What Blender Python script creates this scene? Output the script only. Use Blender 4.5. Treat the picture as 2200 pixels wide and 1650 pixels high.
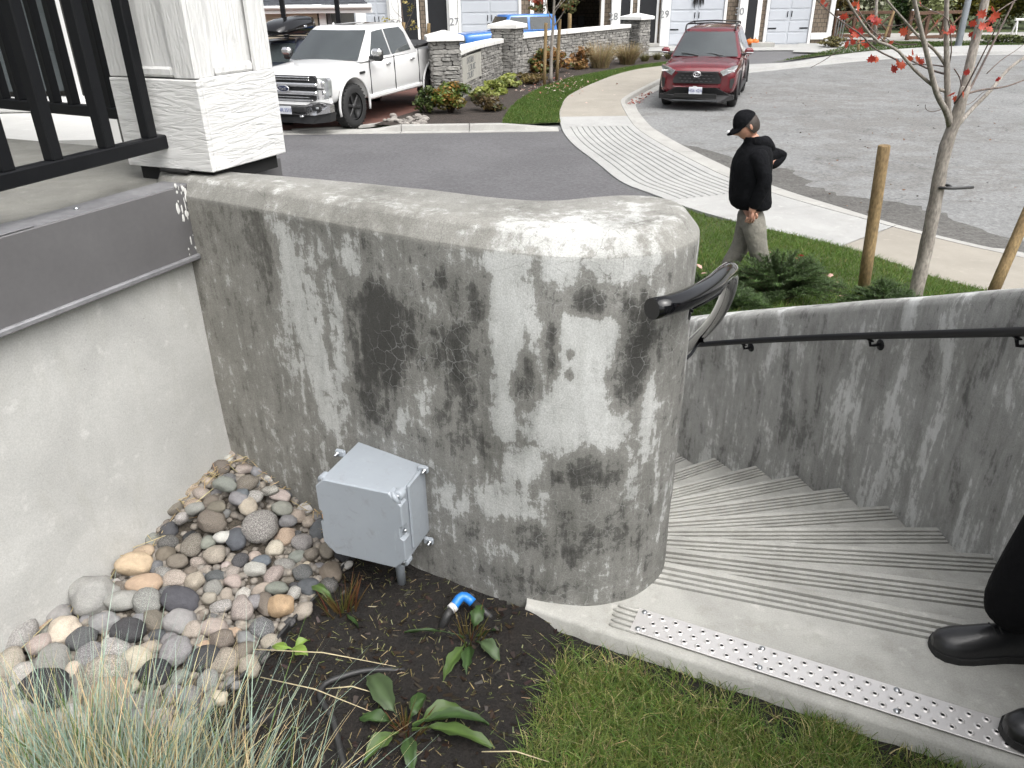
import bpy, bmesh, math, random
import numpy as np
from mathutils import Vector, Matrix, noise
for o in list(bpy.data.objects): bpy.data.objects.remove(o)
SC=bpy.context.scene; COL=SC.collection
R=math.radians; rnd=random.Random(7); NP=np.random.default_rng(11)
# ---------------------------------------------------------------- camera
FPX=1653.; PIT=R(27.1); ROL=math.atan2(42,3234); CAMZ=3.2
def cam_basis():
    cp,sp,cr,sr=math.cos(PIT),math.sin(PIT),math.cos(ROL),math.sin(ROL)
    return Vector((cr,-sr*sp,-sr*cp)),Vector((sr,cr*sp,cr*cp)),Vector((0,cp,-sp))
cr_,cu_,cf_=cam_basis()
cd=bpy.data.cameras.new('camera'); cam=bpy.data.objects.new('camera',cd); COL.objects.link(cam)
cam.matrix_world=Matrix(((cr_.x,cu_.x,-cf_.x,0),(cr_.y,cu_.y,-cf_.y,0),(cr_.z,cu_.z,-cf_.z,CAMZ),(0,0,0,1)))
cd.sensor_width=36; cd.lens=36*FPX/2200; cd.clip_start=.05; cd.clip_end=2000
SC.camera=cam
# ---------------------------------------------------------------- world + sun (overcast)
SUN_EL,SUN_AZ=R(58),R(140)      # azimuth measured from +Y towards +X
w=bpy.data.worlds.new('World'); SC.world=w; w.use_nodes=True
nt=w.node_tree; nt.nodes.clear()
sky=nt.nodes.new('ShaderNodeTexSky'); sky.sky_type='NISHITA'; sky.sun_disc=False
sky.sun_elevation=SUN_EL; sky.sun_rotation=SUN_AZ; sky.air_density=1.0; sky.dust_density=7.0; sky.ozone_density=1.0
hs=nt.nodes.new('ShaderNodeHueSaturation'); hs.inputs['Saturation'].default_value=.22
bg=nt.nodes.new('ShaderNodeBackground'); bg.inputs[1].default_value=.15
ow=nt.nodes.new('ShaderNodeOutputWorld')
nt.links.new(sky.outputs[0],hs.inputs['Color']); nt.links.new(hs.outputs[0],bg.inputs[0]); nt.links.new(bg.outputs[0],ow.inputs[0])
sl=bpy.data.lights.new('sun','SUN'); sl.energy=1.5; sl.angle=R(75); sl.color=(1,.985,.96)
so=bpy.data.objects.new('sun',sl); COL.objects.link(so)
sd=Vector((math.sin(SUN_AZ)*math.cos(SUN_EL),math.cos(SUN_AZ)*math.cos(SUN_EL),math.sin(SUN_EL)))
so.rotation_euler=sd.to_track_quat('Z','Y').to_euler(); so.location=(20,-10,40)
vs=SC.view_settings; vs.view_transform='Standard'; vs.look='None'; vs.exposure=0.72; vs.gamma=1; vs.use_curve_mapping=False
SC.render.engine='CYCLES'; cy=SC.cycles; cy.max_bounces=5; cy.diffuse_bounces=3; cy.glossy_bounces=3; cy.transmission_bounces=3; cy.transparent_max_bounces=4; cy.adaptive_threshold=.05
# ---------------------------------------------------------------- geometry helpers
def gz(y): return .02*max(0.,y-10.)
def at(px,py,y):           # point of the photograph's line of sight at ground distance y
    u,v=(px-1100)/FPX,(825-py)/FPX
    d=cr_*u+cu_*v+cf_; t=y/d.y
    return Vector((d.x*t,y,d.z*t+CAMZ))
def gnd(px,py,z):
    u,v=(px-1100)/FPX,(825-py)/FPX
    d=cr_*u+cu_*v+cf_; t=(z-CAMZ)/d.z
    return Vector((d.x*t,d.y*t,z))
PM={}
def link(o,parent=None):
    COL.objects.link(o)
    if parent is not None: o.parent=parent
    return o
def tag(o,label=None,cat=None,group=None,kind=None):
    if label: o['label']=label
    if cat: o['category']=cat
    if group: o['group']=group
    if kind: o['kind']=kind
    return o
def thing(name,label,cat,loc=(0,0,0),rz=0,group=None,tilt=0,scale=1):
    o=bpy.data.objects.new(name,None); o.empty_display_size=.1
    o.location=loc; o.rotation_euler=(0,tilt,rz); o.scale=(scale,)*3
    from mathutils import Euler
    PM[o.name]=Matrix.Translation(Vector(loc))@Euler((0,tilt,rz)).to_matrix().to_4x4()@Matrix.Scale(scale,4)
    link(o); tag(o,label,cat,group); return o
def pmat(parent):
    while parent.parent is not None: parent=parent.parent
    return PM.get(parent.name,Matrix.Identity(4))
class MB:
    def __init__(s): s.v=[]; s.f=[]; s.m=[]; s.sm=[]
    def add(s,vs,fs,mi=0,sm=False):
        b=len(s.v); s.v+= [tuple(q) for q in vs]
        for f in fs: s.f.append([b+i for i in f]); s.m.append(mi); s.sm.append(sm)
        return s
    def box(s,c,d,rz=0,mi=0,ch=0,M=None):
        hx,hy,hz=d[0]/2,d[1]/2,d[2]/2
        if ch<=0:
            vs=[(sx*hx,sy*hy,sz*hz) for sx in(-1,1) for sy in(-1,1) for sz in(-1,1)]
            fs=[(0,1,3,2),(4,6,7,5),(0,4,5,1),(2,3,7,6),(0,2,6,4),(1,5,7,3)]
        else:
            ch=min(ch,hx*.9,hy*.9,hz*.9)
            vs=[];ix={}
            for sx in(-1,1):
                for sy in(-1,1):
                    for sz in(-1,1):
                        ix[sx,sy,sz]=len(vs)
                        vs+=[(sx*hx,sy*(hy-ch),sz*(hz-ch)),(sx*(hx-ch),sy*hy,sz*(hz-ch)),(sx*(hx-ch),sy*(hy-ch),sz*hz)]
            fs=[]
            def fc(a,q):
                p=[Vector(vs[i]) for i in q]; n=(p[1]-p[0]).cross(p[2]-p[0]); c_=sum(p,Vector())/len(p)
                fs.append(tuple(q) if n.dot(c_)>0 else tuple(reversed(q)))
            o4=[(-1,-1),(1,-1),(1,1),(-1,1)]
            for sg in(-1,1):
                fc(0,[ix[sg,a,b]+0 for a,b in o4]); fc(1,[ix[a,sg,b]+1 for a,b in o4]); fc(2,[ix[a,b,sg]+2 for a,b in o4])
                for sh in(-1,1):
                    fc(0,[ix[sg,sh,-1]+0,ix[sg,sh,-1]+1,ix[sg,sh,1]+1,ix[sg,sh,1]+0])
                    fc(0,[ix[sg,-1,sh]+0,ix[sg,-1,sh]+2,ix[sg,1,sh]+2,ix[sg,1,sh]+0])
                    fc(0,[ix[-1,sg,sh]+1,ix[-1,sg,sh]+2,ix[1,sg,sh]+2,ix[1,sg,sh]+1])
            for k,b in ix.items(): fc(0,[b,b+1,b+2])
        if M is None: M=Matrix.Translation(Vector(c))@Matrix.Rotation(rz,4,'Z')
        return s.add([M@Vector(q) for q in vs],fs,mi)
    def prism(s,poly,z0,z1,mi=0,top=None,M=None):
        a=sum(poly[i][0]*poly[(i+1)%len(poly)][1]-poly[(i+1)%len(poly)][0]*poly[i][1] for i in range(len(poly)))
        if a<0: poly=list(reversed(poly))
        n=len(poly); f0=z0 if callable(z0) else (lambda x,y:z0); f1=z1 if callable(z1) else (lambda x,y:z1)
        vs=[(p[0],p[1],f0(p[0],p[1])) for p in poly]+[(p[0],p[1],f1(p[0],p[1])) for p in poly]
        if M is not None: vs=[M@Vector(q) for q in vs]
        fs=[tuple(reversed(range(n))),tuple(range(n,2*n))]+[(i,(i+1)%n,n+(i+1)%n,n+i) for i in range(n)]
        return s.add(vs,fs,mi)
    def tube(s,path,rad,n=8,mi=0,caps=True,sm=True):
        P=[Vector(p) for p in path]; k=len(P)
        if not hasattr(rad,'__len__'): rad=[rad]*k
        vs=[];up=None
        for i in range(k):
            t=(P[min(i+1,k-1)]-P[max(i-1,0)]).normalized()
            if up is None: up=Vector((0,0,1)) if abs(t.z)<.9 else Vector((1,0,0))
            sx=t.cross(up)
            if sx.length<1e-5: sx=t.orthogonal()
            sx.normalize(); up=sx.cross(t).normalized()
            for j in range(n):
                a=2*math.pi*j/n; vs.append(P[i]+(sx*math.cos(a)+up*math.sin(a))*rad[i])
        fs=[]
        for i in range(k-1):
            for j in range(n):
                fs.append((i*n+j,(i+1)*n+j,(i+1)*n+(j+1)%n,i*n+(j+1)%n))
        s.add(vs,fs,mi,sm); b=len(s.v)-len(vs)
        if caps:
            s.f.append([b+j for j in range(n)]); s.m.append(mi); s.sm.append(False)
            s.f.append([b+(k-1)*n+j for j in reversed(range(n))]); s.m.append(mi); s.sm.append(False)
        return s
    def lathe(s,prof,c,ax='z',n=24,mi=0,sm=True,M=None):   # prof: list of (r,h)
        vs=[];k=len(prof)
        for r,h in prof:
            for j in range(n):
                a=2*math.pi*j/n; q=(r*math.cos(a),r*math.sin(a),h)
                if ax=='y': q=(q[0],q[2],-q[1])
                if ax=='x': q=(q[2],q[0],q[1])
                vs.append(Vector(q))
        if M is not None: vs=[M@q for q in vs]
        vs=[q+Vector(c) for q in vs]
        fs=[(i*n+j,i*n+(j+1)%n,(i+1)*n+(j+1)%n,(i+1)*n+j) for i in range(k-1) for j in range(n)]
        s.add(vs,fs,mi,sm); return s
    def grid(s,rows,mi=0,sm=True,close=False):            # rows of equal-length point lists
        n=len(rows[0]); vs=[p for r in rows for p in r]; fs=[]
        for i in range(len(rows)-1):
            for j in range(n if close else n-1):
                fs.append((i*n+j,i*n+(j+1)%n,(i+1)*n+(j+1)%n,(i+1)*n+j))
        return s.add(vs,fs,mi,sm)
    def poly(s,pts,mi=0): return s.add(pts,[tuple(range(len(pts)))],mi)
    def mesh(s,name,mats,inv=None,fix=True):
        me=bpy.data.meshes.new(name)
        vs=s.v if inv is None else [tuple(inv@Vector(q)) for q in s.v]
        me.from_pydata(vs,[],s.f)
        for m in (mats if isinstance(mats,(list,tuple)) else [mats]): me.materials.append(m)
        me.polygons.foreach_set('material_index',s.m); me.polygons.foreach_set('use_smooth',s.sm)
        me.update()
        if fix:
            bm=bmesh.new(); bm.from_mesh(me); bmesh.ops.recalc_face_normals(bm,faces=bm.faces); bm.to_mesh(me); bm.free()
        return me
    def build(s,name,mats,parent=None,world=True,fix=True):
        inv=None
        if parent is not None and world: inv=pmat(parent).inverted()
        return link(bpy.data.objects.new(name,s.mesh(name,mats,inv,fix)),parent)
def fast(name,V,F,mat,parent=None,colors=None,smooth=True,loc=None):
    V=np.asarray(V,np.float32); F=np.asarray(F,np.int32); k=F.shape[1]
    me=bpy.data.meshes.new(name); me.vertices.add(len(V)); me.vertices.foreach_set('co',V.ravel())
    me.loops.add(F.size); me.loops.foreach_set('vertex_index',F.ravel())
    me.polygons.add(len(F)); me.polygons.foreach_set('loop_start',np.arange(0,F.size,k,dtype=np.int32))
    try: me.polygons.foreach_set('loop_total',np.full(len(F),k,np.int32))
    except Exception: pass
    me.update(calc_edges=True); me.polygons.foreach_set('use_smooth',np.full(len(F),smooth))
    if colors is not None:
        ca=me.color_attributes.new('Col','FLOAT_COLOR','POINT'); c=np.ones((len(V),4),np.float32); c[:,:colors.shape[1]]=colors
        ca.data.foreach_set('color',c.ravel())
    me.materials.append(mat); me.validate()
    o=bpy.data.objects.new(name,me); link(o,parent)
    if parent is not None: 
        iv=pmat(parent).inverted(); me.transform(iv)
    return o
def copy_obj(src,parent,name=None):
    c=src.copy(); COL.objects.link(c); c.parent=parent
    return c
def spline(pts,n):
    P=[Vector(p if len(p)==3 else (p[0],p[1],0)) for p in pts]; out=[]; k=len(P)
    seg=[]
    for i in range(k-1):
        a,b,c,d=P[max(i-1,0)],P[i],P[i+1],P[min(i+2,k-1)]
        for t in np.linspace(0,1,24,endpoint=False):
            t2,t3=t*t,t*t*t
            seg.append(.5*((2*b)+(c-a)*t+(2*a-5*b+4*c-d)*t2+(3*b-a-3*c+d)*t3))
    seg.append(P[-1])
    L=[0]
    for i in range(1,len(seg)): L.append(L[-1]+(seg[i]-seg[i-1]).length)
    j=0
    for q in np.linspace(0,L[-1],n):
        while j<len(L)-2 and L[j+1]<q: j+=1
        t=(q-L[j])/max(L[j+1]-L[j],1e-9); out.append(seg[j].lerp(seg[j+1],min(max(t,0),1)))
    return out
def inpoly(x,y,poly):
    c=False; n=len(poly)
    for i in range(n):
        x1,y1=poly[i][:2]; x2,y2=poly[(i+1)%n][:2]
        if (y1>y)!=(y2>y) and x<(x2-x1)*(y-y1)/(y2-y1)+x1: c=not c
    return c
def inpoly_np(X,Y,poly):
    c=np.zeros(X.shape,bool); n=len(poly)
    for i in range(n):
        x1,y1=poly[i][:2]; x2,y2=poly[(i+1)%n][:2]
        if y1==y2: continue
        c^=((y1>Y)!=(y2>Y))&(X<(x2-x1)*(Y-y1)/(y2-y1)+x1)
    return c
# ---------------------------------------------------------------- material helpers
def mk(name):
    m=bpy.data.materials.new(name); m.use_nodes=True; t=m.node_tree; t.nodes.clear()
    o=t.nodes.new('ShaderNodeOutputMaterial'); b=t.nodes.new('ShaderNodeBsdfPrincipled'); t.links.new(b.outputs[0],o.inputs[0])
    return m,t,b,o
def nd(t,ty,ins=None,**kw):
    n=t.nodes.new('ShaderNode'+ty)
    for k,v in kw.items(): setattr(n,k,v)
    for k,v in (ins or {}).items():
        s=n.inputs[k]
        if isinstance(v,bpy.types.NodeSocket): t.links.new(v,s)
        else: s.default_value=v
    return n
def c4(c): return (c[0],c[1],c[2],1)
def coords(t,sc=(1,1,1),kind='Object'):
    tc=nd(t,'TexCoord'); mp=nd(t,'Mapping',{'Vector':tc.outputs[kind],'Scale':sc}); return mp.outputs[0]
def noi(t,vec,sc,det=4,rough=.55,dist=0):
    return nd(t,'TexNoise',{'Vector':vec,'Scale':sc,'Detail':det,'Roughness':rough,'Distortion':dist}).outputs[0]
def ramp(t,fac,stops,interp='LINEAR'):
    r=nd(t,'ValToRGB',{'Fac':fac}); e=r.color_ramp; e.interpolation=interp
    while len(e.elements)<len(stops): e.elements.new(.5)
    for el,(p,c) in zip(e.elements,stops):
        el.position=p; el.color=c4(c) if hasattr(c,'__len__') else (c,c,c,1)
    return r.outputs[0]
def mix(t,f,a,b,mode='MIX'):
    n=nd(t,'MixRGB',blend_type=mode); 
    for k,v in ((0,f),(1,a),(2,b)):
        if isinstance(v,bpy.types.NodeSocket): t.links.new(v,n.inputs[k])
        elif k==0: n.inputs[0].default_value=v
        else: n.inputs[k].default_value=c4(v)
    return n.outputs[0]
def mth(t,op,a,b=0.,clamp=False):
    n=nd(t,'Math',operation=op,use_clamp=clamp)
    for k,v in ((0,a),(1,b)):
        if isinstance(v,bpy.types.NodeSocket): t.links.new(v,n.inputs[k])
        else: n.inputs[k].default_value=v
    return n.outputs[0]
def bumpn(t,b,h,strength=.3,dist=.01):
    n=nd(t,'Bump',{'Height':h,'Strength':strength,'Distance':dist}); t.links.new(n.outputs[0],b.inputs['Normal']); return n
def surf(name,c1,c2=None,sc=6,rough=.7,metal=0,bump=0,bsc=80,fine=.12,fsc=120,stretch=(1,1,1),coat=0,spec=.5,bdist=.004):
    m,t,b,o=mk(name); v=coords(t,stretch); c2=c2 or tuple(q*.75 for q in c1)
    col=mix(t,ramp(t,noi(t,v,sc,5),[(.3,0),(.7,1)]),c1,c2)
    if fine: col=mix(t,fine,col,ramp(t,noi(t,v,fsc,3),[(.3,(0,0,0)),(.7,(1,1,1))]),'OVERLAY')
    t.links.new(col,b.inputs['Base Color']); b.inputs['Roughness'].default_value=rough; b.inputs['Metallic'].default_value=metal
    b.inputs['Coat Weight'].default_value=coat; b.inputs['Specular IOR Level'].default_value=spec
    if bump: bumpn(t,b,noi(t,v,bsc,5),bump,bdist)
    return m
def attr_mat(name,rough=.6,trans=.25,spec=.3,tint=(1,1,1)):
    m,t,b,o=mk(name); a=nd(t,'Attribute',attribute_name='Col').outputs['Color']
    b.inputs['Roughness'].default_value=rough; b.inputs['Specular IOR Level'].default_value=spec
    t.links.new(a,b.inputs['Base Color'])
    if trans:
        tr=nd(t,'BsdfTranslucent',{'Color':a}); mx=nd(t,'MixShader',{0:trans}); t.links.new(b.outputs[0],mx.inputs[1]); t.links.new(tr.outputs[0],mx.inputs[2]); t.links.new(mx.outputs[0],o.inputs[0])
    return m
def fbm(p,o=4): return noise.fractal(p,1.0,2.0,o)
def npnoise(X,Y,sc,seed=0,octv=4):       # cheap numpy value noise, about -1..1
    out=np.zeros_like(X); amp=1.;tot=0
    for k in range(octv):
        g=np.random.default_rng(seed*31+k).random((64,64))*2-1
        x,y=X*sc,Y*sc; xi,yi=np.floor(x).astype(int),np.floor(y).astype(int); fx,fy=x-xi,y-yi
        fx=fx*fx*(3-2*fx); fy=fy*fy*(3-2*fy); a=g[xi%64,yi%64];b=g[(xi+1)%64,yi%64];c=g[xi%64,(yi+1)%64];d=g[(xi+1)%64,(yi+1)%64]
        out+=amp*((a*(1-fx)+b*fx)*(1-fy)+(c*(1-fx)+d*fx)*fy); tot+=amp; amp*=.55; sc*=2.03
    return out/tot
# ---------------------------------------------------------------- materials
def stained_concrete(name,dark,mid,light,attr=True,brown=(.235,.222,.19)):
    m,t,b,o=mk(name); v=coords(t); vs_=coords(t,(1,1,.36)); vd=coords(t,(1,1,.10))
    base=.5; ck=.5
    if attr:
        a=nd(t,'Attribute',attribute_name='Col'); sp=nd(t,'SeparateColor',{0:a.outputs['Color']}); base,ck,br=sp.outputs[0],sp.outputs[1],sp.outputs[2]
    n1=noi(t,vs_,8 if attr else 4.2,6,.62,.5); n2=noi(t,v,23,7,.72,.25); n3=noi(t,vd,42,4,.6,.2); n4=noi(t,coords(t,(1,1,.2)),40,5,.72,.3)
    s=None
    for n,w_ in ((n1,.80 if attr else 1.75),(n2,1.15 if attr else .6),(n3,.42 if attr else .42),(n4,.72 if attr else .4)):
        q=mth(t,'MULTIPLY',mth(t,'SUBTRACT',n,.5),w_); s=q if s is None else mth(t,'ADD',s,q)
    if attr: s=mth(t,'MULTIPLY',s,a.outputs['Alpha'])
    s=mth(t,'ADD',s,base)
    L=lambda k,p,q:tuple(k*x+(1-k)*y for x,y in zip(p,q))
    col=ramp(t,s,[(.06,tuple(q*.85 for q in dark)),(.27,L(.7,dark,mid)),(.345,L(.2,dark,mid)),(.56,mid),(.625,L(.35,light,mid)),(.665,L(.85,light,mid)),(.95,tuple(q*1.1 for q in light))])
    if attr: col=mix(t,mth(t,'MULTIPLY',br,.5),col,brown)
    tone=mth(t,'ADD',mth(t,'MULTIPLY',noi(t,coords(t,(1,1,.22)),13,5,.65,.4),.7),mth(t,'MULTIPLY',noi(t,v,3.2,4,.6),.5)); col=mix(t,1.,col,ramp(t,tone,[(.38,(.66,.66,.645)),(.58,(.98,.98,.97)),(.8,(1.22,1.22,1.22))]),'MULTIPLY')
    # pale crackle, only where the skin is dark
    wv=nd(t,'VectorMath',{0:v,1:nd(t,'VectorMath',{0:nd(t,'TexNoise',{'Vector':v,'Scale':45,'Detail':3}).outputs[1],1:(.022,.022,.022)},operation='MULTIPLY').outputs[0]},operation='ADD').outputs[0]
    vo=nd(t,'TexVoronoi',{'Vector':wv,'Scale':25},feature='DISTANCE_TO_EDGE').outputs[0]
    f=mth(t,'MULTIPLY',ramp(t,vo,[(0,1),(.012,.8),(.036,0)]),ramp(t,noi(t,v,5.5,5,.65),[(.44,0),(.60,1)]))
    f=mth(t,'MULTIPLY',f,ramp(t,s,[(.25,.9),(.5,.75),(.64,.1)])); f=mth(t,'MULTIPLY',f,ck)
    col=mix(t,mth(t,'MULTIPLY',f,.40 if attr else .2),col,tuple(q*1.0 for q in light))
    vo=nd(t,'TexVoronoi',{'Vector':wv,'Scale':6.},feature='DISTANCE_TO_EDGE').outputs[0]
    f=mth(t,'MULTIPLY',ramp(t,vo,[(0,1),(.006,0)]),ramp(t,noi(t,v,4,3),[(.52,0),(.6,1)])); col=mix(t,mth(t,'MULTIPLY',f,.45),col,tuple(q*.6 for q in dark))
    fg=noi(t,v,240,3,.75); col=mix(t,.34,col,ramp(t,fg,[(.3,(.15,)*3),(.7,(.85,)*3)]),'OVERLAY')
    # air holes
    vo=nd(t,'TexVoronoi',{'Vector':v,'Scale':30.}).outputs[0]; pit=mth(t,'MULTIPLY',ramp(t,vo,[(.0,1),(.07,0)]),ramp(t,noi(t,v,2.5,2),[(.48,0),(.55,1)])); col=mix(t,mth(t,'MULTIPLY',pit,.6),col,tuple(q*.4 for q in dark))
    t.links.new(col,b.inputs['Base Color']); b.inputs['Roughness'].default_value=.86; b.inputs['Specular IOR Level'].default_value=.3
    h=mth(t,'ADD',mth(t,'MULTIPLY',n2,.8),mth(t,'MULTIPLY',fg,.35)); h=mth(t,'SUBTRACT',h,mth(t,'MULTIPLY',pit,.7))
    bumpn(t,b,h,.4,.005); return m
M={}
M['wall1']=stained_concrete('stained_concrete',(.072,.071,.067),(.222,.220,.207),(.455,.462,.455))
M['wall2']=stained_concrete('streaked_concrete',(.15,.15,.146),(.36,.36,.35),(.60,.607,.60),attr=False)
def plain_concrete(name,c,var=.18,pits=.5,stain=(.33,.32,.29),sc=3.,bump=.2):
    m,t,b,o=mk(name); v=coords(t)
    col=mix(t,ramp(t,noi(t,v,sc,6,.6,.4),[(.32,0),(.68,1)]),c,tuple(q*(1-var) for q in c))
    col=mix(t,mth(t,'MULTIPLY',ramp(t,noi(t,coords(t,(1,1,.3)),sc*3.3,6,.65,.5),[(.52,0),(.75,1)]),.55),col,stain)
    col=mix(t,mth(t,'MULTIPLY',ramp(t,noi(t,v,sc*5,5,.6),[(.6,0),(.72,1)]),.5),col,tuple(min(1,q*1.22) for q in c))
    vo=nd(t,'TexVoronoi',{'Vector':v,'Scale':34.}).outputs[0]
    pit=mth(t,'MULTIPLY',ramp(t,vo,[(.0,1),(.1,0)]),ramp(t,noi(t,v,3,2),[(.5,0),(.6,1)]))
    col=mix(t,mth(t,'MULTIPLY',pit,pits),col,tuple(q*.35 for q in c))
    col=mix(t,.16,col,ramp(t,noi(t,v,220,3,.7),[(.3,(.1,)*3),(.7,(.9,)*3)]),'OVERLAY')
    t.links.new(col,b.inputs['Base Color']); b.inputs['Roughness'].default_value=.85; b.inputs['Specular IOR Level'].default_value=.3
    h=mth(t,'SUBTRACT',mth(t,'ADD',mth(t,'MULTIPLY',noi(t,v,20,5),.7),mth(t,'MULTIPLY',noi(t,v,180,3),.25)),mth(t,'MULTIPLY',pit,.6))
    bumpn(t,b,h,bump,.006); return m
M['wall0']=plain_concrete('fresh_concrete_wall',(.50,.50,.482),.24,.8,(.37,.365,.335))
M['slab']=plain_concrete('landing_concrete',(.45,.445,.415),.28,.4,(.27,.265,.23),4.5)
M['terrace']=plain_concrete('terrace_concrete',(.33,.325,.30),.3,.3,(.22,.215,.19),4)
M['skirt']=plain_concrete('render_skirt',(.24,.24,.23),.25,.3,(.16,.16,.15),5)
M['walk']=plain_concrete('sidewalk_concrete',(.36,.36,.35),.16,.2,(.27,.265,.25),1.2)
M['walk_tan']=plain_concrete('tan_sidewalk_concrete',(.30,.278,.24),.16,.2,(.25,.23,.195),1.2)
M['kerb']=plain_concrete('kerb_concrete',(.37,.365,.345),.2,.2,(.28,.275,.255),1.5)
M['cast']=plain_concrete('cast_cap_concrete',(.72,.715,.69),.08,.1,(.62,.61,.58),2,.1)
def asphalt(name,c,patch,patches=True,speck=.5):
    m,t,b,o=mk(name); v=coords(t)
    col=mix(t,ramp(t,noi(t,v,.5,6,.65,.3),[(.35,0),(.65,1)]),c,tuple(q*.82 for q in c))
    if patches:
        f=ramp(t,mth(t,'ADD',mth(t,'MULTIPLY',noi(t,coords(t,(1,1.25,1)),1.5,8,.74,.5),.7),mth(t,'MULTIPLY',noi(t,v,.16,2),.35)),[(.53,0),(.56,.8),(.62,1)])
        col=mix(t,mth(t,'MULTIPLY',f,.42),col,patch)
        vo=nd(t,'TexVoronoi',{'Vector':nd(t,'VectorMath',{0:v,1:nd(t,'VectorMath',{0:nd(t,'TexNoise',{'Vector':v,'Scale':2.2,'Detail':6}).outputs[1],1:(.9,.9,.9)},operation='MULTIPLY').outputs[0]},operation='ADD').outputs[0],'Scale':.42},feature='DISTANCE_TO_EDGE').outputs[0]
        cr=mth(t,'MULTIPLY',ramp(t,vo,[(0,1),(.012,0)]),ramp(t,noi(t,v,.5,3),[(.5,0),(.56,1)]))
        col=mix(t,mth(t,'MULTIPLY',cr,.6),col,tuple(q*.35 for q in c))
    col=mix(t,speck,col,ramp(t,noi(t,v,16,5,.85),[(.3,(.05,)*3),(.7,(.95,)*3)]),'OVERLAY')
    t.links.new(col,b.inputs['Base Color']); b.inputs['Roughness'].default_value=.9; b.inputs['Specular IOR Level'].default_value=.25
    bumpn(t,b,noi(t,v,60,4),.3,.01); return m
M['road']=asphalt('old_grey_asphalt',(.205,.208,.207),(.115,.108,.098))
M['drive']=asphalt('dark_asphalt',(.118,.116,.121),(.16,.16,.16),False,.35)
M['lane']=asphalt('far_asphalt',(.14,.14,.145),(.16,.16,.16),False,.3)
def white_wood(name,c,stretch,amp=.55):
    m,t,b,o=mk(name); v=coords(t,stretch)
    g=noi(t,v,26,6,.62,1.6); g2=noi(t,v,60,4,.6,.8)
    h=mth(t,'ADD',ramp(t,g,[(.36,0),(.5,.8),(.62,1)]),mth(t,'MULTIPLY',g2,.35))
    t.links.new(mix(t,ramp(t,noi(t,coords(t),5,3),[(.3,0),(.7,1)]),c,tuple(q*.93 for q in c)),b.inputs['Base Color'])
    b.inputs['Roughness'].default_value=.5; bumpn(t,b,h,amp,.006); return m
M['wood_h']=white_wood('white_grain_horizontal',(.70,.70,.69),(.25,.25,1.5))
M['wood_v']=white_wood('white_grain_vertical',(.70,.70,.69),(1.5,1.5,.16))
M['siding']=white_wood('slate_grey_siding',(.085,.1,.105),(.25,.25,1.6),.25)
M['trimw']=surf('white_trim_paint',(.80,.80,.79),(.76,.76,.75),2,.5,fine=.03)
M['black']=surf('black_powder_coat',(.005,.0055,.007),(.007,.0075,.009),8,.45,fine=.05,bump=.05,bsc=400,spec=.22)
M['gloss']=surf('black_gloss_enamel',(.004,.004,.005),(.005,.005,.006),8,.10,fine=.0,coat=.25,spec=.4)
M['flash']=surf('charcoal_sheet_metal',(.125,.122,.125),(.150,.147,.15),3,.5,metal=.25,fine=.03,fsc=60,bump=.04,bsc=4,bdist=.02)
M['flashtop']=surf('charcoal_sheet_metal_scuffed',(.175,.175,.185),(.26,.26,.27),6,.45,metal=.3,fine=.15,fsc=30)
M['dark']=surf('black_void',(.012,.012,.012),None,5,.9,fine=0)
M['soil']=surf('dark_mulch_soil',(.013,.010,.008),(.0055,.0045,.004),18,.95,bump=.9,bsc=70,fine=.5,fsc=160,bdist=.02)
M['mulch']=surf('bark_mulch',(.045,.034,.027),(.022,.017,.014),6,.95,bump=.6,bsc=40,fine=.5,fsc=60,bdist=.03)
M['turfbase']=surf('turf_base',(.035,.055,.012),(.05,.06,.018),4,.95,fine=.3,fsc=40)
M['grass']=attr_mat('grass_blade',.55,.3)
M['leaf']=attr_mat('leaf_blade',.45,.25,.4)
M['steel']=surf('aluminium_tread',(.74,.72,.70),(.66,.64,.63),5,.42,metal=.55,fine=.08,fsc=300)
M['zinc']=surf('zinc_bolt',(.5,.52,.54),(.4,.42,.44),20,.35,metal=1.,fine=.1)
def pvc_mat():
    m,t,b,o=mk('grey_pvc_box'); v=coords(t); col=mix(t,ramp(t,noi(t,v,6,5),[(.3,0),(.7,1)]),(.31,.34,.375),(.285,.315,.35))
    col=mix(t,mth(t,'MULTIPLY',ramp(t,noi(t,v,26,6,.7,.6),[(.56,0),(.74,1)]),.45),col,(.20,.20,.19)); col=mix(t,mth(t,'MULTIPLY',ramp(t,noi(t,coords(t,(1,1,.15)),60,4,.7),[(.62,0),(.72,1)]),.35),col,(.42,.45,.48))
    t.links.new(col,b.inputs['Base Color']); t.links.new(ramp(t,noi(t,v,20,4),[(.3,.35),(.7,.6)]),b.inputs['Roughness']); bumpn(t,b,noi(t,v,180,3),.05,.002); return m
M['pvc']=pvc_mat()
M['pvcside']=M['pvc']
M['foam']=plain_concrete('pale_sealant',(.62,.62,.60),.1,.1,(.5,.5,.48),8)
# ---------------------------------------------------------------- stair geometry constants
CX,CY=-2.2,2.85
TH=[-18.3,-12.4,-6.5,-1.0,4.6,10.3,15.8,21.3,27.0,32.6]
LZ=1.55; RISE=.172
def pol(r,th): return Vector((CX+r*math.cos(R(th)),CY+r*math.sin(R(th)),0))
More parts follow.
